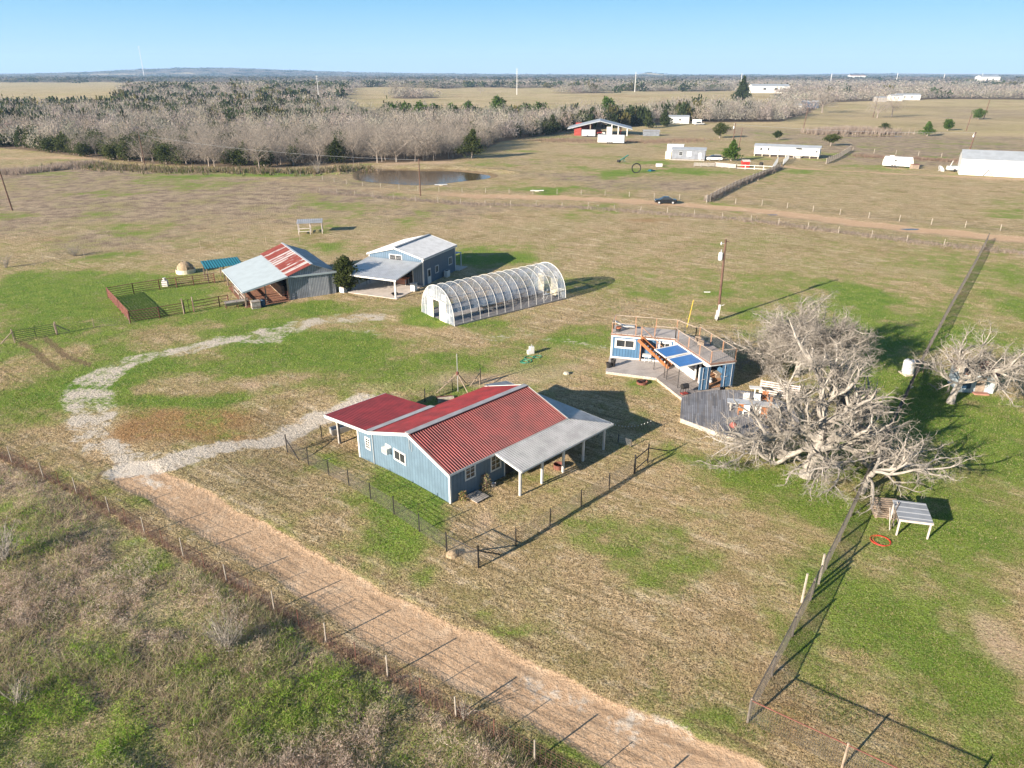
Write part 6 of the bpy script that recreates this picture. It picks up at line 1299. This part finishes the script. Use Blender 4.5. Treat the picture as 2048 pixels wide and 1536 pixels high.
print('oak', oak('bare_oak', 'largest bare spreading oak with thick pale trunk right of the round deck', G(1612, 952),
  [(1., (-1., .15, .38), 5.2, .22, .02), (1., (-.3, .5, 1.), 5.2, .26, 0), (.95, (.5, .5, .8), 5.4, .27, .03), (.8, (1., .2, .4), 5.6, .28, .04), (.75, (1., -.55, .22), 5.4, .24, .05), (.72, (-1., -.25, .2), 5.6, .18, .04), (.66, (.3, -.9, .25), 4.2, .16, .07), (.9, (-.5, .8, .6), 4.4, .18, .0), (.85, (.2, .9, .5), 4.6, .2, .02)],
  [(0, 0, -.3), (.15, 0, .7), (.3, .1, 1.4), (.45, .15, 2.1), (.6, .25, 2.8)], .42, 5, 4, .76))
print('oak', oak('bare_oak', 'dense rounded bare oak behind the container room and above the slatted screen', G(1592, 752),
  [(1. if k % 3 else .8, (math.cos(k * 2.4), math.sin(k * 2.4), .22 + .75 * ((k * 7) % 12) / 12), 4.7 - 1.0 * ((k * 7) % 12) / 12, .15, .03) for k in range(12)],
  [(0, 0, -.3), (.05, 0, .6), (.1, .05, 1.1), (.2, .1, 2.0)], .3, 8, 4, .98))
print('oak', oak('bare_oak', 'bare leaning tree over the small pale shed at the far right', G(1899, 806),
  [(1., (-.6, .1, .9), 2.9, .13, .02), (1., (.95, .1, .3), 4.6, .17, .05), (1., (.5, .6, .5), 3.6, .14, .05), (.9, (.9, -.4, .35), 3.6, .12, .08), (.8, (-.9, -.1, .3), 3.0, .12, .03), (1., (.1, .7, .8), 3.0, .12, .03)],
  [(0, 0, -.3), (.15, .0, .8), (.4, .05, 1.6), (.6, .1, 2.2)], .27, 21, 4, .85, .45, .8, flat=.9))
print('oak', oak('bare_oak', 'smaller bare oak leaning over the wire fence in front of the stacked pallets', G(1722, 985),
  [(1., (.9, -.3, .35), 3.9, .13, .05), (1., (.2, -.9, .35), 3.4, .11, .08), (1., (.5, .5, .6), 3.0, .11, .02), (.8, (-.4, -.8, .2), 2.8, .09, .08)],
  [(0, 0, -.3), (.05, -.1, .6), (.15, -.2, 1.2), (.35, -.3, 1.8)], .2, 33, 4, .62, .5, .4, flat=.9))
def bush(label, p, h, r, seed, n=60, m='twig', group='bare shrubs in the scrub'):
    rg = np.random.default_rng(seed); t = thing('bare_shrub', label, 'shrub', G(*p), 0, group); st = Tubes(); tw = []
    for k in range(n):
        a = rg.uniform(0, 6.28); sp_ = rg.uniform(.1, 1) * r; d = unit(np.array([math.cos(a) * sp_, math.sin(a) * sp_, h])); L = h * rg.uniform(.6, 1.15); pts = [np.array([rg.normal() * .08, rg.normal() * .08, -.05])]
        for j in range(6): d = unit(d + rg.normal(size=3) * .14 + np.array([math.cos(a), math.sin(a), 0]) * .03); pts.append(pts[-1] + d * L / 6)
        st.seg(pts, np.linspace(.020 if k < n / 3 else .012, .004, 7), 3)
        for j in range(2, 7):
            for i in range(4): dd = unit(d + rg.normal(size=3) * .7) * rg.uniform(.15, .42) * h * .4; sd = unit(np.cross(dd, rg.normal(size=3))) * .006; q = pts[j]; tw.append([q - sd, q + sd, q + dd])
    s = st.build('stems', m, t); npmesh('twigs', np.array(tw).reshape(-1, 3), 3, m, None, s); return t
bush('round pale bare shrub in the scrub left of the rusty fence', (458, 1300), 2.0, 1.25, 3, 80)
bush('white-barked bare shrub at the left edge of the picture', (14, 1120), 2.3, 1.0, 4, 60, 'bark')
bush('sparse bare shrub in the lower left corner area', (40, 1408), 1.3, .8, 5, 34)
bush('thin bare sapling growing through the rusty fence', (928, 1436), 1.4, .5, 6, 12)
bush('hazy bare bush in the left pasture beyond the hay feeder', (150, 512), 1.9, 2.0, 7, 70)
bush('pale bare bush at the left edge of the pasture', (12, 535), 2.2, 1.3, 8, 40)
bush('small dead tree at the left end of the pond woodland', (636, 347), 5.0, 4.0, 9, 60)

# ------------------------------------------------------------------ woodland
def crown_sliv(rg, n, R0, Hc, z0, wdt, ln, kind='bare'):
    """n slivers in a dome (bare) or cone/ball (evergreen); returns (n,3,3)"""
    d = rg.normal(size=(n, 3)); d[:, 2] = np.abs(d[:, 2]) if kind == 'bare' else d[:, 2]; d /= np.linalg.norm(d, axis=1)[:, None]
    lob = 1 + .22 * np.sin(3 * np.arctan2(d[:, 1], d[:, 0]) + rg.uniform(0, 6)) + .16 * np.sin(7 * np.arctan2(d[:, 1], d[:, 0]) + 5 * d[:, 2] + rg.uniform(0, 6))
    rad = rg.uniform(.15, 1, n) ** (.45 if kind == 'bare' else .55) * lob
    p = d * rad[:, None] * np.array([R0, R0, Hc if kind == 'bare' else Hc / 2]); p[:, 2] += z0 if kind == 'bare' else z0 + Hc / 2
    if kind == 'cone': f = np.clip(1.25 - .95 * (p[:, 2] - z0) / Hc, .12, 1.2); p[:, :2] *= f[:, None]
    dr = d * (.6 if kind == 'bare' else .7) + rg.normal(size=(n, 3)) * (.75 if kind == 'bare' else .8); dr /= np.linalg.norm(dr, axis=1)[:, None]
    s = np.cross(dr, rg.normal(size=(n, 3))); s /= np.linalg.norm(s, axis=1)[:, None]; L = ln * rg.uniform(.5, 1.3, n)[:, None]
    return np.stack([p - s * wdt, p + s * wdt, p + dr * L], 1)
def quads(rg, n, R0, Hc, z0, sz, kind):
    t = crown_sliv(rg, n, R0, Hc, z0, sz * .45, sz, kind); return np.stack([t[:, 0], t[:, 1], t[:, 2] + (t[:, 1] - t[:, 0]) * .5, t[:, 2] - (t[:, 1] - t[:, 0]) * .5], 1)
def proto_tree(name, label, cat, kind, seed, R0, Ht_, group, m, nsl=1500):
    rg = np.random.default_rng(seed); t = thing(name, label, cat, (0, 0, 0), 0, group); z0 = Ht_ * (.26 if kind == 'bare' else .06 if kind != 'pine' else .3)
    T = Tubes(); T.seg([(0, 0, -.3), (.1, .05, Ht_ * .2), (.15, 0, Ht_ * .42)], [.26, .2, .13], 6)
    if kind == 'bare':
        for k in range(9):
            a = k * 2.4 + rg.uniform(-.3, .3); z = Ht_ * rg.uniform(.18, .42); e = np.array([math.cos(a) * R0 * .75, math.sin(a) * R0 * .75, z + Ht_ * rg.uniform(.25, .5)]); b0 = np.array([.1, 0, z]); mid = (b0 + e) / 2 + rg.normal(size=3) * .3
            T.seg([b0, mid, e], [.10, .065, .02], 4)
            for j in range(4): f = mid + (e - mid) * rg.random(); T.seg([f, f + unit(e - b0 + rg.normal(size=3) * 2) * R0 * .45], [.04, .012], 3)
        T.build('trunk', 'bare_trunk', t); sl_ = crown_sliv(rg, nsl, R0, Ht_ - z0, z0, .028, 1.0, 'bare'); npmesh('crown', sl_.reshape(-1, 3), 3, m, None, t)
    else:
        T.build('trunk', 'bare_trunk', t); q = quads(rg, nsl, R0, Ht_ - z0, z0, .42, 'ball' if kind != 'cone' else 'cone'); npmesh('crown', q.reshape(-1, 3), 4, m, None, t)
    return t
BARE_L = 'bare grey deciduous tree standing in the winter woodland beyond the pasture'; EV_L = 'dark green cedar standing among the bare trees of the woodland beyond the pasture'
bare_p = [proto_tree('bare_woodland_tree', BARE_L, 'tree', 'bare', 50 + k, 3.9 + .3 * k, 8.3 + .5 * (k % 3), 'bare trees in the far woodland', 'bare_crown', 1500) for k in range(5)]
ever_p = [proto_tree('cedar_tree', EV_L, 'cedar', ('ball', 'ball', 'cone', 'ball')[k], 80 + k, 2.9 + .3 * k, 5.4 + .6 * k, 'cedars in the far woodland', 'ever_crown', 1100) for k in range(4)]
def place(protos, used, k, loc, rz, s, sz=None):
    p = protos[k]
    if k not in used: used.add(k); o = p
    else:
        o = p.copy(); COL.objects.link(o)
        for ch in PCH[p.name]: c = ch.copy(); COL.objects.link(c); c.parent = o
    o.location = loc; o.rotation_euler = (0, 0, rz); o.scale = (s, s, sz or s); return o
PCH = {p.name: [c for c in bpy.data.objects if c.parent == p] for p in bare_p + ever_p}
def sample_trees():
    pts = []; rg = np.random.default_rng(5); r = 200.
    while r < 9000:
        s = max(5.2, r * .0125) if r < 2600 else r * .0125
        a = np.arange(R(-40), R(40), s / r); a = a + rg.uniform(-.5, .5, len(a)) * s / r; rr = r + rg.uniform(-.5, .5, len(a)) * s
        pts.append(np.stack([np.sin(a) * rr, np.cos(a) * rr, np.full(len(a), s)], 1)); r += s * .86
    p = np.concatenate(pts); k = woods(p[:, 0], p[:, 1]); p = p[k]
    # tree-free pocket round the buildings in the distance and thinning far away
    keep = np.ones(len(p), bool)
    for o in list(bpy.data.objects):
        if o.parent is None and o.get('category') in ('house', 'pickup', 'trailer', 'barn', 'building') and o.location.y > 200:
            keep &= (np.abs(p[:, 0] - o.location.x - 6) > max(14, o.location.y * .016)) | (p[:, 1] > o.location.y + 16) | (p[:, 1] < o.location.y - o.location.y * .20)
    return p[keep]
TP = sample_trees(); rr_ = np.hypot(TP[:, 0], TP[:, 1]); TP = TP[np.argsort(rr_)]; rr_ = np.sort(rr_)
# cedar share: more in the left wood and in the belt near the open barn
px_ = TP[:, 0] / (TP[:, 1] * cp + H * sp) * F + 1024
cl = fbm(TP[:, 0] / 42, TP[:, 1] / 42, 66, 3); edge = behind_front(TP[:, 0], TP[:, 1])
pe = .05 + .55 * sstep(.56, .66, cl) * (.3 + .7 * (px_ < 620)) + .13 * (edge < 16) * (px_ < 1000) + .14 * (edge < 120) * (px_ < 700) + .26 * (px_ < 640) * (TP[:, 1] > 380) * (TP[:, 1] < 620) * (cl > .47) + .35 * (edge < 22) * (px_ > 1080) * (px_ < 1420)
pe = pe * np.where(rr_ > 1400, .5, 1) * np.where(rr_ > 2600, 1.8, 1) * np.where((px_ > 1450) & (rr_ < 2500), .12, 1) + .35 * sstep(.55, .65, fbm(TP[:, 0] / 300, TP[:, 1] / 300, 13, 3)) * (rr_ > 1300)
ever = rng.random(len(TP)) < pe
print('trees', len(TP), 'ever', ever.sum())
used_b, used_e = set(), set(); nb = ne = 0; rest = []
for i in range(len(TP)):
    x, y, s = TP[i]
    if ever[i] and ne < 240 and rr_[i] < 900:
        k = ne % 4 if ne < 4 else rnd.randrange(4); place(ever_p, used_e, k, on(x, y), rnd.uniform(0, 6.28), rnd.uniform(.65, 1.2) * .95, rnd.uniform(.7, 1.1)); ne += 1
    elif not ever[i] and nb < 290:
        k = nb % 5 if nb < 5 else rnd.randrange(5); place(bare_p, used_b, k, on(x, y), rnd.uniform(0, 6.28), rnd.uniform(.62, 1.2), rnd.uniform(.62, 1.18)); nb += 1
    else: rest.append(i)
rest = np.array(rest)
def mass(idx, kind, name, label, cat):
    V_, C_ = [], []; rg = np.random.default_rng(9)
    libs = {}
    for n in (340, 110, 45):
        libs[n] = [crown_sliv(rg, n, 1., 1., 0., .011 * (1500 / n) ** .62, {340: .17, 110: .18, 45: .18}[n], 'bare') if kind == 'bare' else quads(rg, int(n * .9), 1., 1., 0., {340: .19, 110: .28, 45: .34}[n], 'ball') for _ in range(10)]
    for i in idx:
        x, y, s = TP[i]; r = rr_[i]; n = 340 if r < 560 else 110 if r < 1500 else 45
        L = libs[n][rg.integers(10)]; sc = s * rg.uniform(.62, .86) * (1 if kind == 'bare' else .78); hh = rg.uniform(4.4, 8.4) * (1 + .25 * min(1, r / 3000)) * (1.0 if kind == 'bare' else 1.15); z0 = float(hz(x, y)) + (1.6 if kind == 'bare' else .4)
        a = rg.uniform(0, 6.28); ca, sa = math.cos(a), math.sin(a); P = L.reshape(-1, 3); Q = np.empty_like(P); Q[:, 0] = (P[:, 0] * ca - P[:, 1] * sa) * sc + x; Q[:, 1] = (P[:, 0] * sa + P[:, 1] * ca) * sc + y; Q[:, 2] = P[:, 2] * hh + z0
        V_.append(Q); v = rg.uniform(.62, 1.28)
        base = np.array([.34, .305, .26]) * v * (1 if r < 2200 else .62) + rg.normal(size=3) * .012 if kind == 'bare' else (np.array([.05, .07, .028]) if rg.random() > .2 else np.array([.12, .11, .04])) * v * (1 if r < 2200 else .8)
        C_.append(np.tile(base, (len(Q), 1)))
    o = npmesh(name, np.concatenate(V_), 3 if kind == 'bare' else 4, 'attr', np.clip(np.concatenate(C_), .01, 1)); tag(o, label, cat, None, 'stuff'); print(name, len(np.concatenate(V_)))
mass(rest[~ever[rest]], 'bare', 'distant_bare_wood', 'hazy mass of bare grey winter woodland stretching to the horizon', 'woodland')
mass(rest[ever[rest]], 'ever', 'distant_evergreens', 'dark evergreen patches scattered through the distant woodland', 'woodland')

# single trees one can point at
def green_tree(label, p, h, r, kind='ball', m='ever_crown', seed=1, n=1300, cat='tree', name='evergreen_tree', z0f=.12, sz=.34):
    rg = np.random.default_rng(seed); t = thing(name, label, cat, G(*p)); z0 = h * z0f
    T = Tubes(); T.seg([(0, 0, -.3), (.05, 0, h * .3), (.1, .05, h * .8)], [.06 * r + .06, .05 * r + .04, .02], 6)
    for k in range(7): a = k * 2.4; z = z0 + (h - z0) * (.1 + .1 * k); T.seg([(0, 0, z), (math.cos(a) * r * .7, math.sin(a) * r * .7, z + .3 * r)], [.05, .015], 3)
    T.build('trunk', 'bare_trunk', t); v = []
    nl = 16; per = n // nl
    for k in range(nl):      # clumps of leaves with gaps between them
        a = rg.uniform(0, 6.28); f = (k + .5) / nl; zz = z0 + (h - z0) * (.12 + .8 * f); ww = r * (1.15 - f) if kind == 'cone' else r * math.sqrt(max(.12, 1 - (2 * f - 1) ** 2)); rad = ww * rg.uniform(.1, .75)
        c = quads(rg, per, ww * .55 + .15, (h - z0) * .30, 0, sz, 'ball').reshape(-1, 3) + np.array([math.cos(a) * rad, math.sin(a) * rad, zz - (h - z0) * .15]); v.append(c)
    v.append(quads(rg, n // 3, r * .62, (h - z0) * .9, z0, sz, 'cone' if kind == 'cone' else 'ball').reshape(-1, 3))
    npmesh('crown', np.concatenate(v), 4, m, None, t); return t
green_tree('dark juniper tree between the old barn and the blue barn house', (694, 583), 4.6, 2.1, 'ball', 'ever_crown', 2, 5200, 'juniper', 'juniper_tree', .02, .16)
green_tree('green cedar standing alone on the grass at the right end of the pond', (944, 317), 9.0, 5.0, 'cone', 'ever_crown', 3, 3000)
green_tree('bright green pine beside the white minivan', (1462, 322), 6.3, 2.9, 'cone', 'pine_crown', 4, 2600, 'pine', 'pine_tree')
green_tree('flat-topped green tree right of the long mobile home', (1661, 292), 4.2, 3.2, 'ball', 'ever_crown', 5, 1600, z0f=.35)
green_tree('small round green tree behind the long mobile home', (1554, 280), 3.6, 1.9, 'ball', 'ever_crown', 6, 900, z0f=.3)
green_tree('rounded green tree with visible stem left of the poles', (1439, 276), 6.2, 3.9, 'ball', 'ever_crown', 7, 1800, z0f=.2)
green_tree('bushy yellow-green tree in the brown land right of the far puddle', (1854, 272), 6.0, 3.6, 'cone', 'pine_crown', 8, 1600)
green_tree('small dark green tree right of the bushy yellow-green tree', (1895, 261), 5.2, 3.0, 'ball', 'pine_crown', 9, 1400)
green_tree('round green tree near the far right dark poles', (1956, 239), 6.2, 4.2, 'ball', 'pine_crown', 10, 1400)
green_tree('green bush on the bank of the far puddle', (1768, 266), 4.5, 3.3, 'ball', 'ever_crown', 11, 900)
green_tree('tall dark pine standing above the woods at the right', (1482, 205), 22, 8.5, 'cone', 'ever_crown', 12, 2400, 'pine', 'tall_pine', .02, 1.1)
green_tree('round bright green pine above the wood left of centre', (993, 246), 14, 6.5, 'ball', 'pine_crown', 13, 2000, 'pine', 'pine_tree', .1, .7)
green_tree('tall dark pine rising above the wood behind the pole barn', (1213, 246), 13.5, 5.5, 'ball', 'pine_crown', 14, 2000, 'pine', 'pine_tree', .1, .7)
for k, (x, y, lab) in enumerate(((786, 252, 'bright green pine clump at the left end of the green row'), (812, 250, 'bright green pine second in the green row'), (840, 251, 'bright green pine third in the green row'), (868, 249, 'bright green pine near the middle of the green row'), (905, 252, 'bright green pine right of the middle of the green row'), (940, 250, 'bright green pine near the right end of the green row'), (1050, 247, 'bright green pine right of the round pine'), (1080, 248, 'last bright green pine of the belt at the right'))):
    green_tree(lab, (x, y), 10.5 + (k % 3) * .7, 5.2, 'ball', 'pine_crown', 20 + k, 1200, 'pine', 'pine_tree', .1, .7)
for k, (x, y, h, r) in enumerate(((1330, 252, 8, 3.4), (1296, 256, 8.5, 3.2), (1262, 251, 8, 3.6), (1105, 268, 8, 3.2), (1185, 252, 9, 3.6), (1230, 250, 9.5, 3.8), (1160, 256, 8.5, 3.5), (1130, 262, 8.5, 3.6))):
    green_tree('olive-green cedar in the belt behind the pole barn, number %d counted by place' % k if 0 else 'olive-green cedar in the belt of trees around the pole barn', (x, y), h, r, 'cone', 'ever_crown', 40 + k, 1100, 'cedar', 'cedar_tree', .05, .6)['group'] = 'cedars behind the pole barn'
def lone_bare(label, p, s, grp='lone bare trees in the open land'):
    o = bare_p[rnd.randrange(5)]; c = o.copy(); COL.objects.link(c); c['label'] = label; c['group'] = grp
    for ch in PCH[o.name]: d = ch.copy(); COL.objects.link(d); d.parent = c
    c.location = G(*p); c.rotation_euler = (0, 0, rnd.uniform(0, 6)); c.scale = (s, s, s); c.name = 'bare_tree'
for lab, p, s in (('large bare tree right of the small white house in the distance', (1644, 226), 2.0), ('left of the pair of bare trees beside the distant leaning pole', (1754, 236), 1.5), ('right of the pair of bare trees beside the distant leaning pole', (1783, 234), 1.6), ('bare tree in front of the small white house at the woodland edge', (1592, 232), 1.1),
   ('left bare tree of the clump in the middle of the tan field', (790, 191), 2.0), ('middle bare tree of the clump in the tan field', (815, 192), 2.2), ('right bare tree of the clump in the tan field', (842, 190), 2.0), ('lone bare bush left of the middle transmission pole', (961, 187), 1.3)): lone_bare(lab, p, s)

# ------------------------------------------------------------------ brush, weeds and grass
def tufts(name, label, cat, X, Y, hgt, spread, nb, wd, colf, seed, lean=.5):
    rg = np.random.default_rng(seed); n = len(X); N = n * nb; x = np.repeat(X, nb); y = np.repeat(Y, nb); h = np.repeat(hgt, nb) * rg.uniform(.5, 1.15, N); sp_ = np.repeat(spread, nb)
    bx = x + rg.normal(size=N) * sp_ * .55; by = y + rg.normal(size=N) * sp_ * .55; z = hz(bx, by); a = rg.uniform(0, 6.28, N); L = lean * h * rg.uniform(.3, 1.4, N); s = rg.uniform(0, 3.14, N); w_ = np.repeat(wd, nb) if np.ndim(wd) else np.full(N, wd)
    base = np.stack([bx, by, z - .02], 1); sd = np.stack([np.cos(s) * w_, np.sin(s) * w_, np.zeros(N)], 1); tip = base + np.stack([np.cos(a) * L, np.sin(a) * L, h], 1)
    v = np.stack([base - sd, base + sd, tip], 1).reshape(-1, 3); c = np.repeat(colf(X, Y, rg), nb, 0); c2 = colf(x, y, rg); k_ = rg.random((N, 1)) < .6; c = np.where(k_, c2, c) * rg.uniform(.7, 1.25, (N, 1)); c = np.repeat(c, 3, 0)
    o = npmesh(name, v, 3, 'attr', np.clip(c, .005, 1)); tag(o, label, cat, None, 'stuff'); return o
def frust(n, rg, y0, y1, power=1.0, marg=90):
    """random ground points inside the widened view, uniform over the picture"""
    py = y0 + (y1 - y0) * rg.random(n) ** power; px = rg.uniform(-marg, 2048 + marg, n); u = (px - 1024) / F; v = (py - 768) / F; t = H / (sp + v * cp); return u * t, (cp - v * sp) * t
def pal(rg, n, cols, w_): return np.array(cols)[rg.choice(len(cols), n, p=w_)]
rg = np.random.default_rng(77)
x, y = frust(30000, rg, 860, 1660, .9, 260); sd_ = side(x, y, FENCE_SW); k = (sd_ < -.3) & (sd_ > -60); x, y = x[k], y[k]
grn = fbm(x / 4.2, y / 4.2, 91, 4); ht = .12 + .62 * sstep(.58, .36, grn) * (.4 + .6 * fbm(x / 1.7, y / 1.7, 14, 3))
def scol(X, Y, rg):
    g = fbm(X / 4.2, Y / 4.2, 91, 4); isg = rg.random(len(X)) < sstep(.40, .62, g) * .62 + .24
    return np.where(isg[:, None], pal(rg, len(X), [(.14, .25, .03), (.24, .34, .05), (.09, .16, .03)], [.45, .35, .2]), pal(rg, len(X), [(.46, .38, .27), (.32, .24, .17), (.58, .49, .36), (.40, .38, .20)], [.3, .2, .2, .3]))
tufts('scrub_weeds', 'tangled brown and green scrub weeds covering the lower left beyond the rusty fence', 'weeds', x, y, ht, np.full(len(x), .26), 9, .012, scol, 3, 1.1); print('scrub', len(x))
x, y = frust(24000, rg, 880, 1650, .9, 220); k = side(x, y, FENCE_SW) < -.7; x, y = x[k], y[k]; grn = fbm(x / 4.2, y / 4.2, 91, 4); k = rg.random(len(x)) < sstep(.60, .46, fbm(x / 2.1, y / 2.1, 191, 4)) * .95 + .04; x, y = x[k], y[k]
def domes(name, label, cat, X, Y, Rd, Hd, nb, wd, ln, colf, seed):
    rg = np.random.default_rng(seed); N = len(X) * nb; d = rg.normal(size=(N, 3)); d[:, 2] = np.abs(d[:, 2]); d /= np.linalg.norm(d, axis=1)[:, None]; rr = rg.uniform(.2, 1, N) ** .5; Rr = np.repeat(Rd, nb); Hh = np.repeat(Hd, nb)
    P = np.stack([np.repeat(X, nb) + d[:, 0] * rr * Rr, np.repeat(Y, nb) + d[:, 1] * rr * Rr, hz(np.repeat(X, nb), np.repeat(Y, nb)) + d[:, 2] * rr * Hh], 1)
    dr = d * .6 + rg.normal(size=(N, 3)) * .6; dr /= np.linalg.norm(dr, axis=1)[:, None]; s_ = np.cross(dr, rg.normal(size=(N, 3))); s_ /= np.linalg.norm(s_, axis=1)[:, None]; L_ = ln * rg.uniform(.5, 1.4, N)[:, None]
    v = np.stack([P - s_ * wd, P + s_ * wd, P + dr * L_], 1).reshape(-1, 3); c = np.repeat(np.repeat(colf(X, Y, rg), nb, 0) * rg.uniform(.7, 1.3, (N, 1)), 3, 0)
    tag(npmesh(name, v, 3, 'attr', np.clip(c, .005, 1)), label, cat, None, 'stuff'); print(name, N)
def dcol(X, Y, rg):
    q = fbm(X / 6, Y / 6, 191, 4) + rg.normal(size=len(X)) * .05; A_ = pal(rg, len(X), [(.50, .40, .33), (.40, .30, .24), (.56, .48, .40)], [.45, .3, .25]); B_ = pal(rg, len(X), [(.42, .40, .24), (.28, .30, .12), (.48, .43, .30)], [.4, .25, .35]); C_ = pal(rg, len(X), [(.17, .30, .035), (.26, .37, .06), (.32, .34, .12)], [.4, .3, .3]); return np.where((q > .50)[:, None], A_, np.where((q > .43)[:, None], B_, C_))
domes('scrub_clumps', 'rounded brown and grey weed clumps in the scrub at the lower left', 'weeds', x, y, rg.uniform(.2, .62, len(x)), rg.uniform(.22, .85, len(x)), 34, .010, .18, dcol, 5)
# weeds growing in the rusty fence
def along(L, n, rg, wd):
    L = [np.array(q[:2]) for q in L]; seg = np.array([np.linalg.norm(b - a) for a, b in zip(L, L[1:])]); i = rg.choice(len(seg), n, p=seg / seg.sum()); f = rg.random(n)[:, None]; A = np.array(L[:-1])[i]; B = np.array(L[1:])[i]; return (A + (B - A) * f + rg.normal(size=(n, 2)) * wd).T
x, y = along(FENCE_SW, 1500, rg, .16)
tufts('fence_weeds', 'reddish dry weeds growing up through the rusty fence', 'weeds', x, y, rg.uniform(.1, .42, len(x)), np.full(len(x), .13), 7, .012, lambda X, Y, r: pal(r, len(X), [(.20, .12, .10), (.27, .19, .14), (.36, .29, .21)], [.5, .3, .2]), 4, .35)
# short grass over the near and middle ground
x, y = frust(230000, rg, 520, 1640, .8, 120); sd_ = side(x, y, FENCE_SW); k = (sd_ > .1); x, y = x[k], y[k]
g_, b_, o_, ba_, d_, lw_, mu_, fa_ = masks(x, y); k = (d_ < .35 + .4 * rg.random(len(x))) & (lw_ < .3) & (mu_ < .3)
for a, b, L, W, oo in ((10.95, 13.8, 0, 0, 0),): 
    c, s = math.cos(R(45)), math.sin(R(45)); lx = (x + 4.05) * c + (y - 39.87) * s; ly = -(x + 4.05) * s + (y - 39.87) * c; k &= ~((lx > -.1) & (lx < 11.1) & (ly > -.1) & (ly < 10.7))
def outside(o, a, L, W, k, x0=0., y0=0.): c, s = math.cos(a), math.sin(a); lx = (x - o[0]) * c + (y - o[1]) * s; ly = -(x - o[0]) * s + (y - o[1]) * c; return k & ~((lx > x0) & (lx < L) & (ly > y0) & (ly < W))
k = outside((-11.72, 92.19), R(66), 11.6, 8.6, k, -6.8, -.1); k = outside((-6.43, 75.65), R(38.8), 17, 6.9, k); k = outside((-27.74, 85.81), R(31), 6, 13.5, k, -5.8, -.8); k = outside(CA, AA, 6.2, 2.6, k, -.6, -4.0); k = outside(CB, AB, 2.6, 6.2, k, -4.2, -.2); k = outside((16.8, 51.8), 0, 4.6, 4.2, k, -3.3, -3.6)
x, y, g_, b_, o_, ba_ = x[k], y[k], g_[k], b_[k], o_[k], ba_[k]; g_a, b_a, o_a = g_, b_, o_; r = np.hypot(x, y); sz = np.clip(r / 50, .75, 1.5)
def gcol(X, Y, rg):
    m_ = len(X) // len(g_a); g_, b_, o_ = (np.repeat(q, m_) for q in (g_a, b_a, o_a))
    n1 = fbm(X / 2.4, Y / 2.4, 88, 3); g = rg.random(len(X)) < sstep(.22, .7, g_ + (n1 - .5) * 1.1) * .78
    dry = pal(rg, len(X), [(.56, .44, .265), (.43, .335, .19), (.68, .55, .37), (.20, .155, .085)], [.32, .26, .22, .20]); dry = dry * (1 - .38 * b_[:, None]) * (1 - np.array([0, .25, .45]) * np.clip(o_, 0, .8)[:, None])
    return np.where(g[:, None], pal(rg, len(X), [(.115, .22, .025), (.21, .30, .045), (.06, .12, .018), (.33, .33, .11)], [.35, .22, .2, .23]), dry)
hh = (.06 + .12 * fbm(x / .9, y / .9, 23, 3)) * sz * np.where(b_ > .5, 1.7, 1.) * np.where(ba_ > .5, .6, 1)
tufts('short_grass', 'short mixed tan and green winter grass over the fields', 'grass', x, y, hh, .13 * sz, 6, .0085 * sz, gcol, 6, .8); print('grass', len(x))
# tall dry brush strips
def strip(L, n, wd, h0, h1, cols, w_, name, label, seed, th=.02, nb=9):
    rg = np.random.default_rng(seed); x, y = along(L, n, rg, wd); tufts(name, label, 'brush', x, y, rg.uniform(h0, h1, n), np.full(n, .5), nb, th, lambda X, Y, r: pal(r, len(X), cols, w_), seed, .3)
DRY = [(.34, .28, .24), (.26, .20, .16), (.44, .37, .30)]; DW = [.4, .3, .3]
strip([G(-60, 350), G(40, 346), G(120, 338), G(180, 328)], 1500, 2.2, .8, 2.0, DRY, DW, 'roadside_brush', 'tall grey dry brush strip along the far left track', 11, .05)
strip([G(630, 384), G(940, 409), G(1150, 415), G(1500, 441), G(1850, 487), G(2100, 512)], 2600, 1.0, .2, .6, DRY, DW, 'roadside_weeds', 'low dry weeds along the near fence of the far road', 12, .03)
strip([G(1413, 402), G(1470, 373), G(1560, 337)], 900, .5, .5, 1.4, DRY, DW, 'fence_brush', 'grey brush caught in the dense wire fence by the far field', 13, .04)
strip([G(1640, 268), G(1700, 264), G(1770, 268)], 1600, 4, 1.5, 3.4, DRY, DW, 'thicket', 'pale bare thicket behind the far puddle', 14, .09)
strip([G(1710, 312), G(1830, 318), G(1930, 324), G(2100, 330)], 1000, 2.0, .4, 1.1, [(.24, .17, .13), (.30, .22, .17)], [.5, .5], 'field_weeds', 'reddish dry weeds behind the white camper', 15, .05)
strip([G(1080, 280), G(1150, 282), G(1300, 284), G(1400, 280)], 1600, 4.5, .3, .9, [(.26, .19, .14), (.32, .24, .18)], [.5, .5], 'barnyard_weeds', 'brown weeds round the open pole barn', 16, .06)
strip([G(130, 330), G(300, 341), G(640, 345), G(720, 336)], 1600, 3.0, .4, 1.6, [(.10, .13, .04), (.20, .15, .09), (.32, .26, .2)], [.35, .35, .3], 'woodland_edge_brush', 'low green and brown brush at the foot of the woodland', 17, .10)

# ------------------------------------------------------------------ air
hm = bpy.data.materials.new('thin_blue_haze'); hm.use_nodes = True; hn = hm.node_tree; hn.nodes.remove(hn.nodes['Principled BSDF'])
pv = hn.nodes.new('ShaderNodeVolumePrincipled'); pv.inputs['Color'].default_value = (.42, .66, 1.0, 1); pv.inputs['Density'].default_value = 0.85e-4; pv.inputs['Anisotropy'].default_value = 0.0
hn.links.new(pv.outputs[0], hn.nodes['Material Output'].inputs['Volume']); M['haze'] = hm
hb = MB().box(-14500, -120, -12, 14500, 14500, 330).build('haze', 'haze'); tag(hb, kind='stuff', label='thin blue haze lying over the whole landscape')
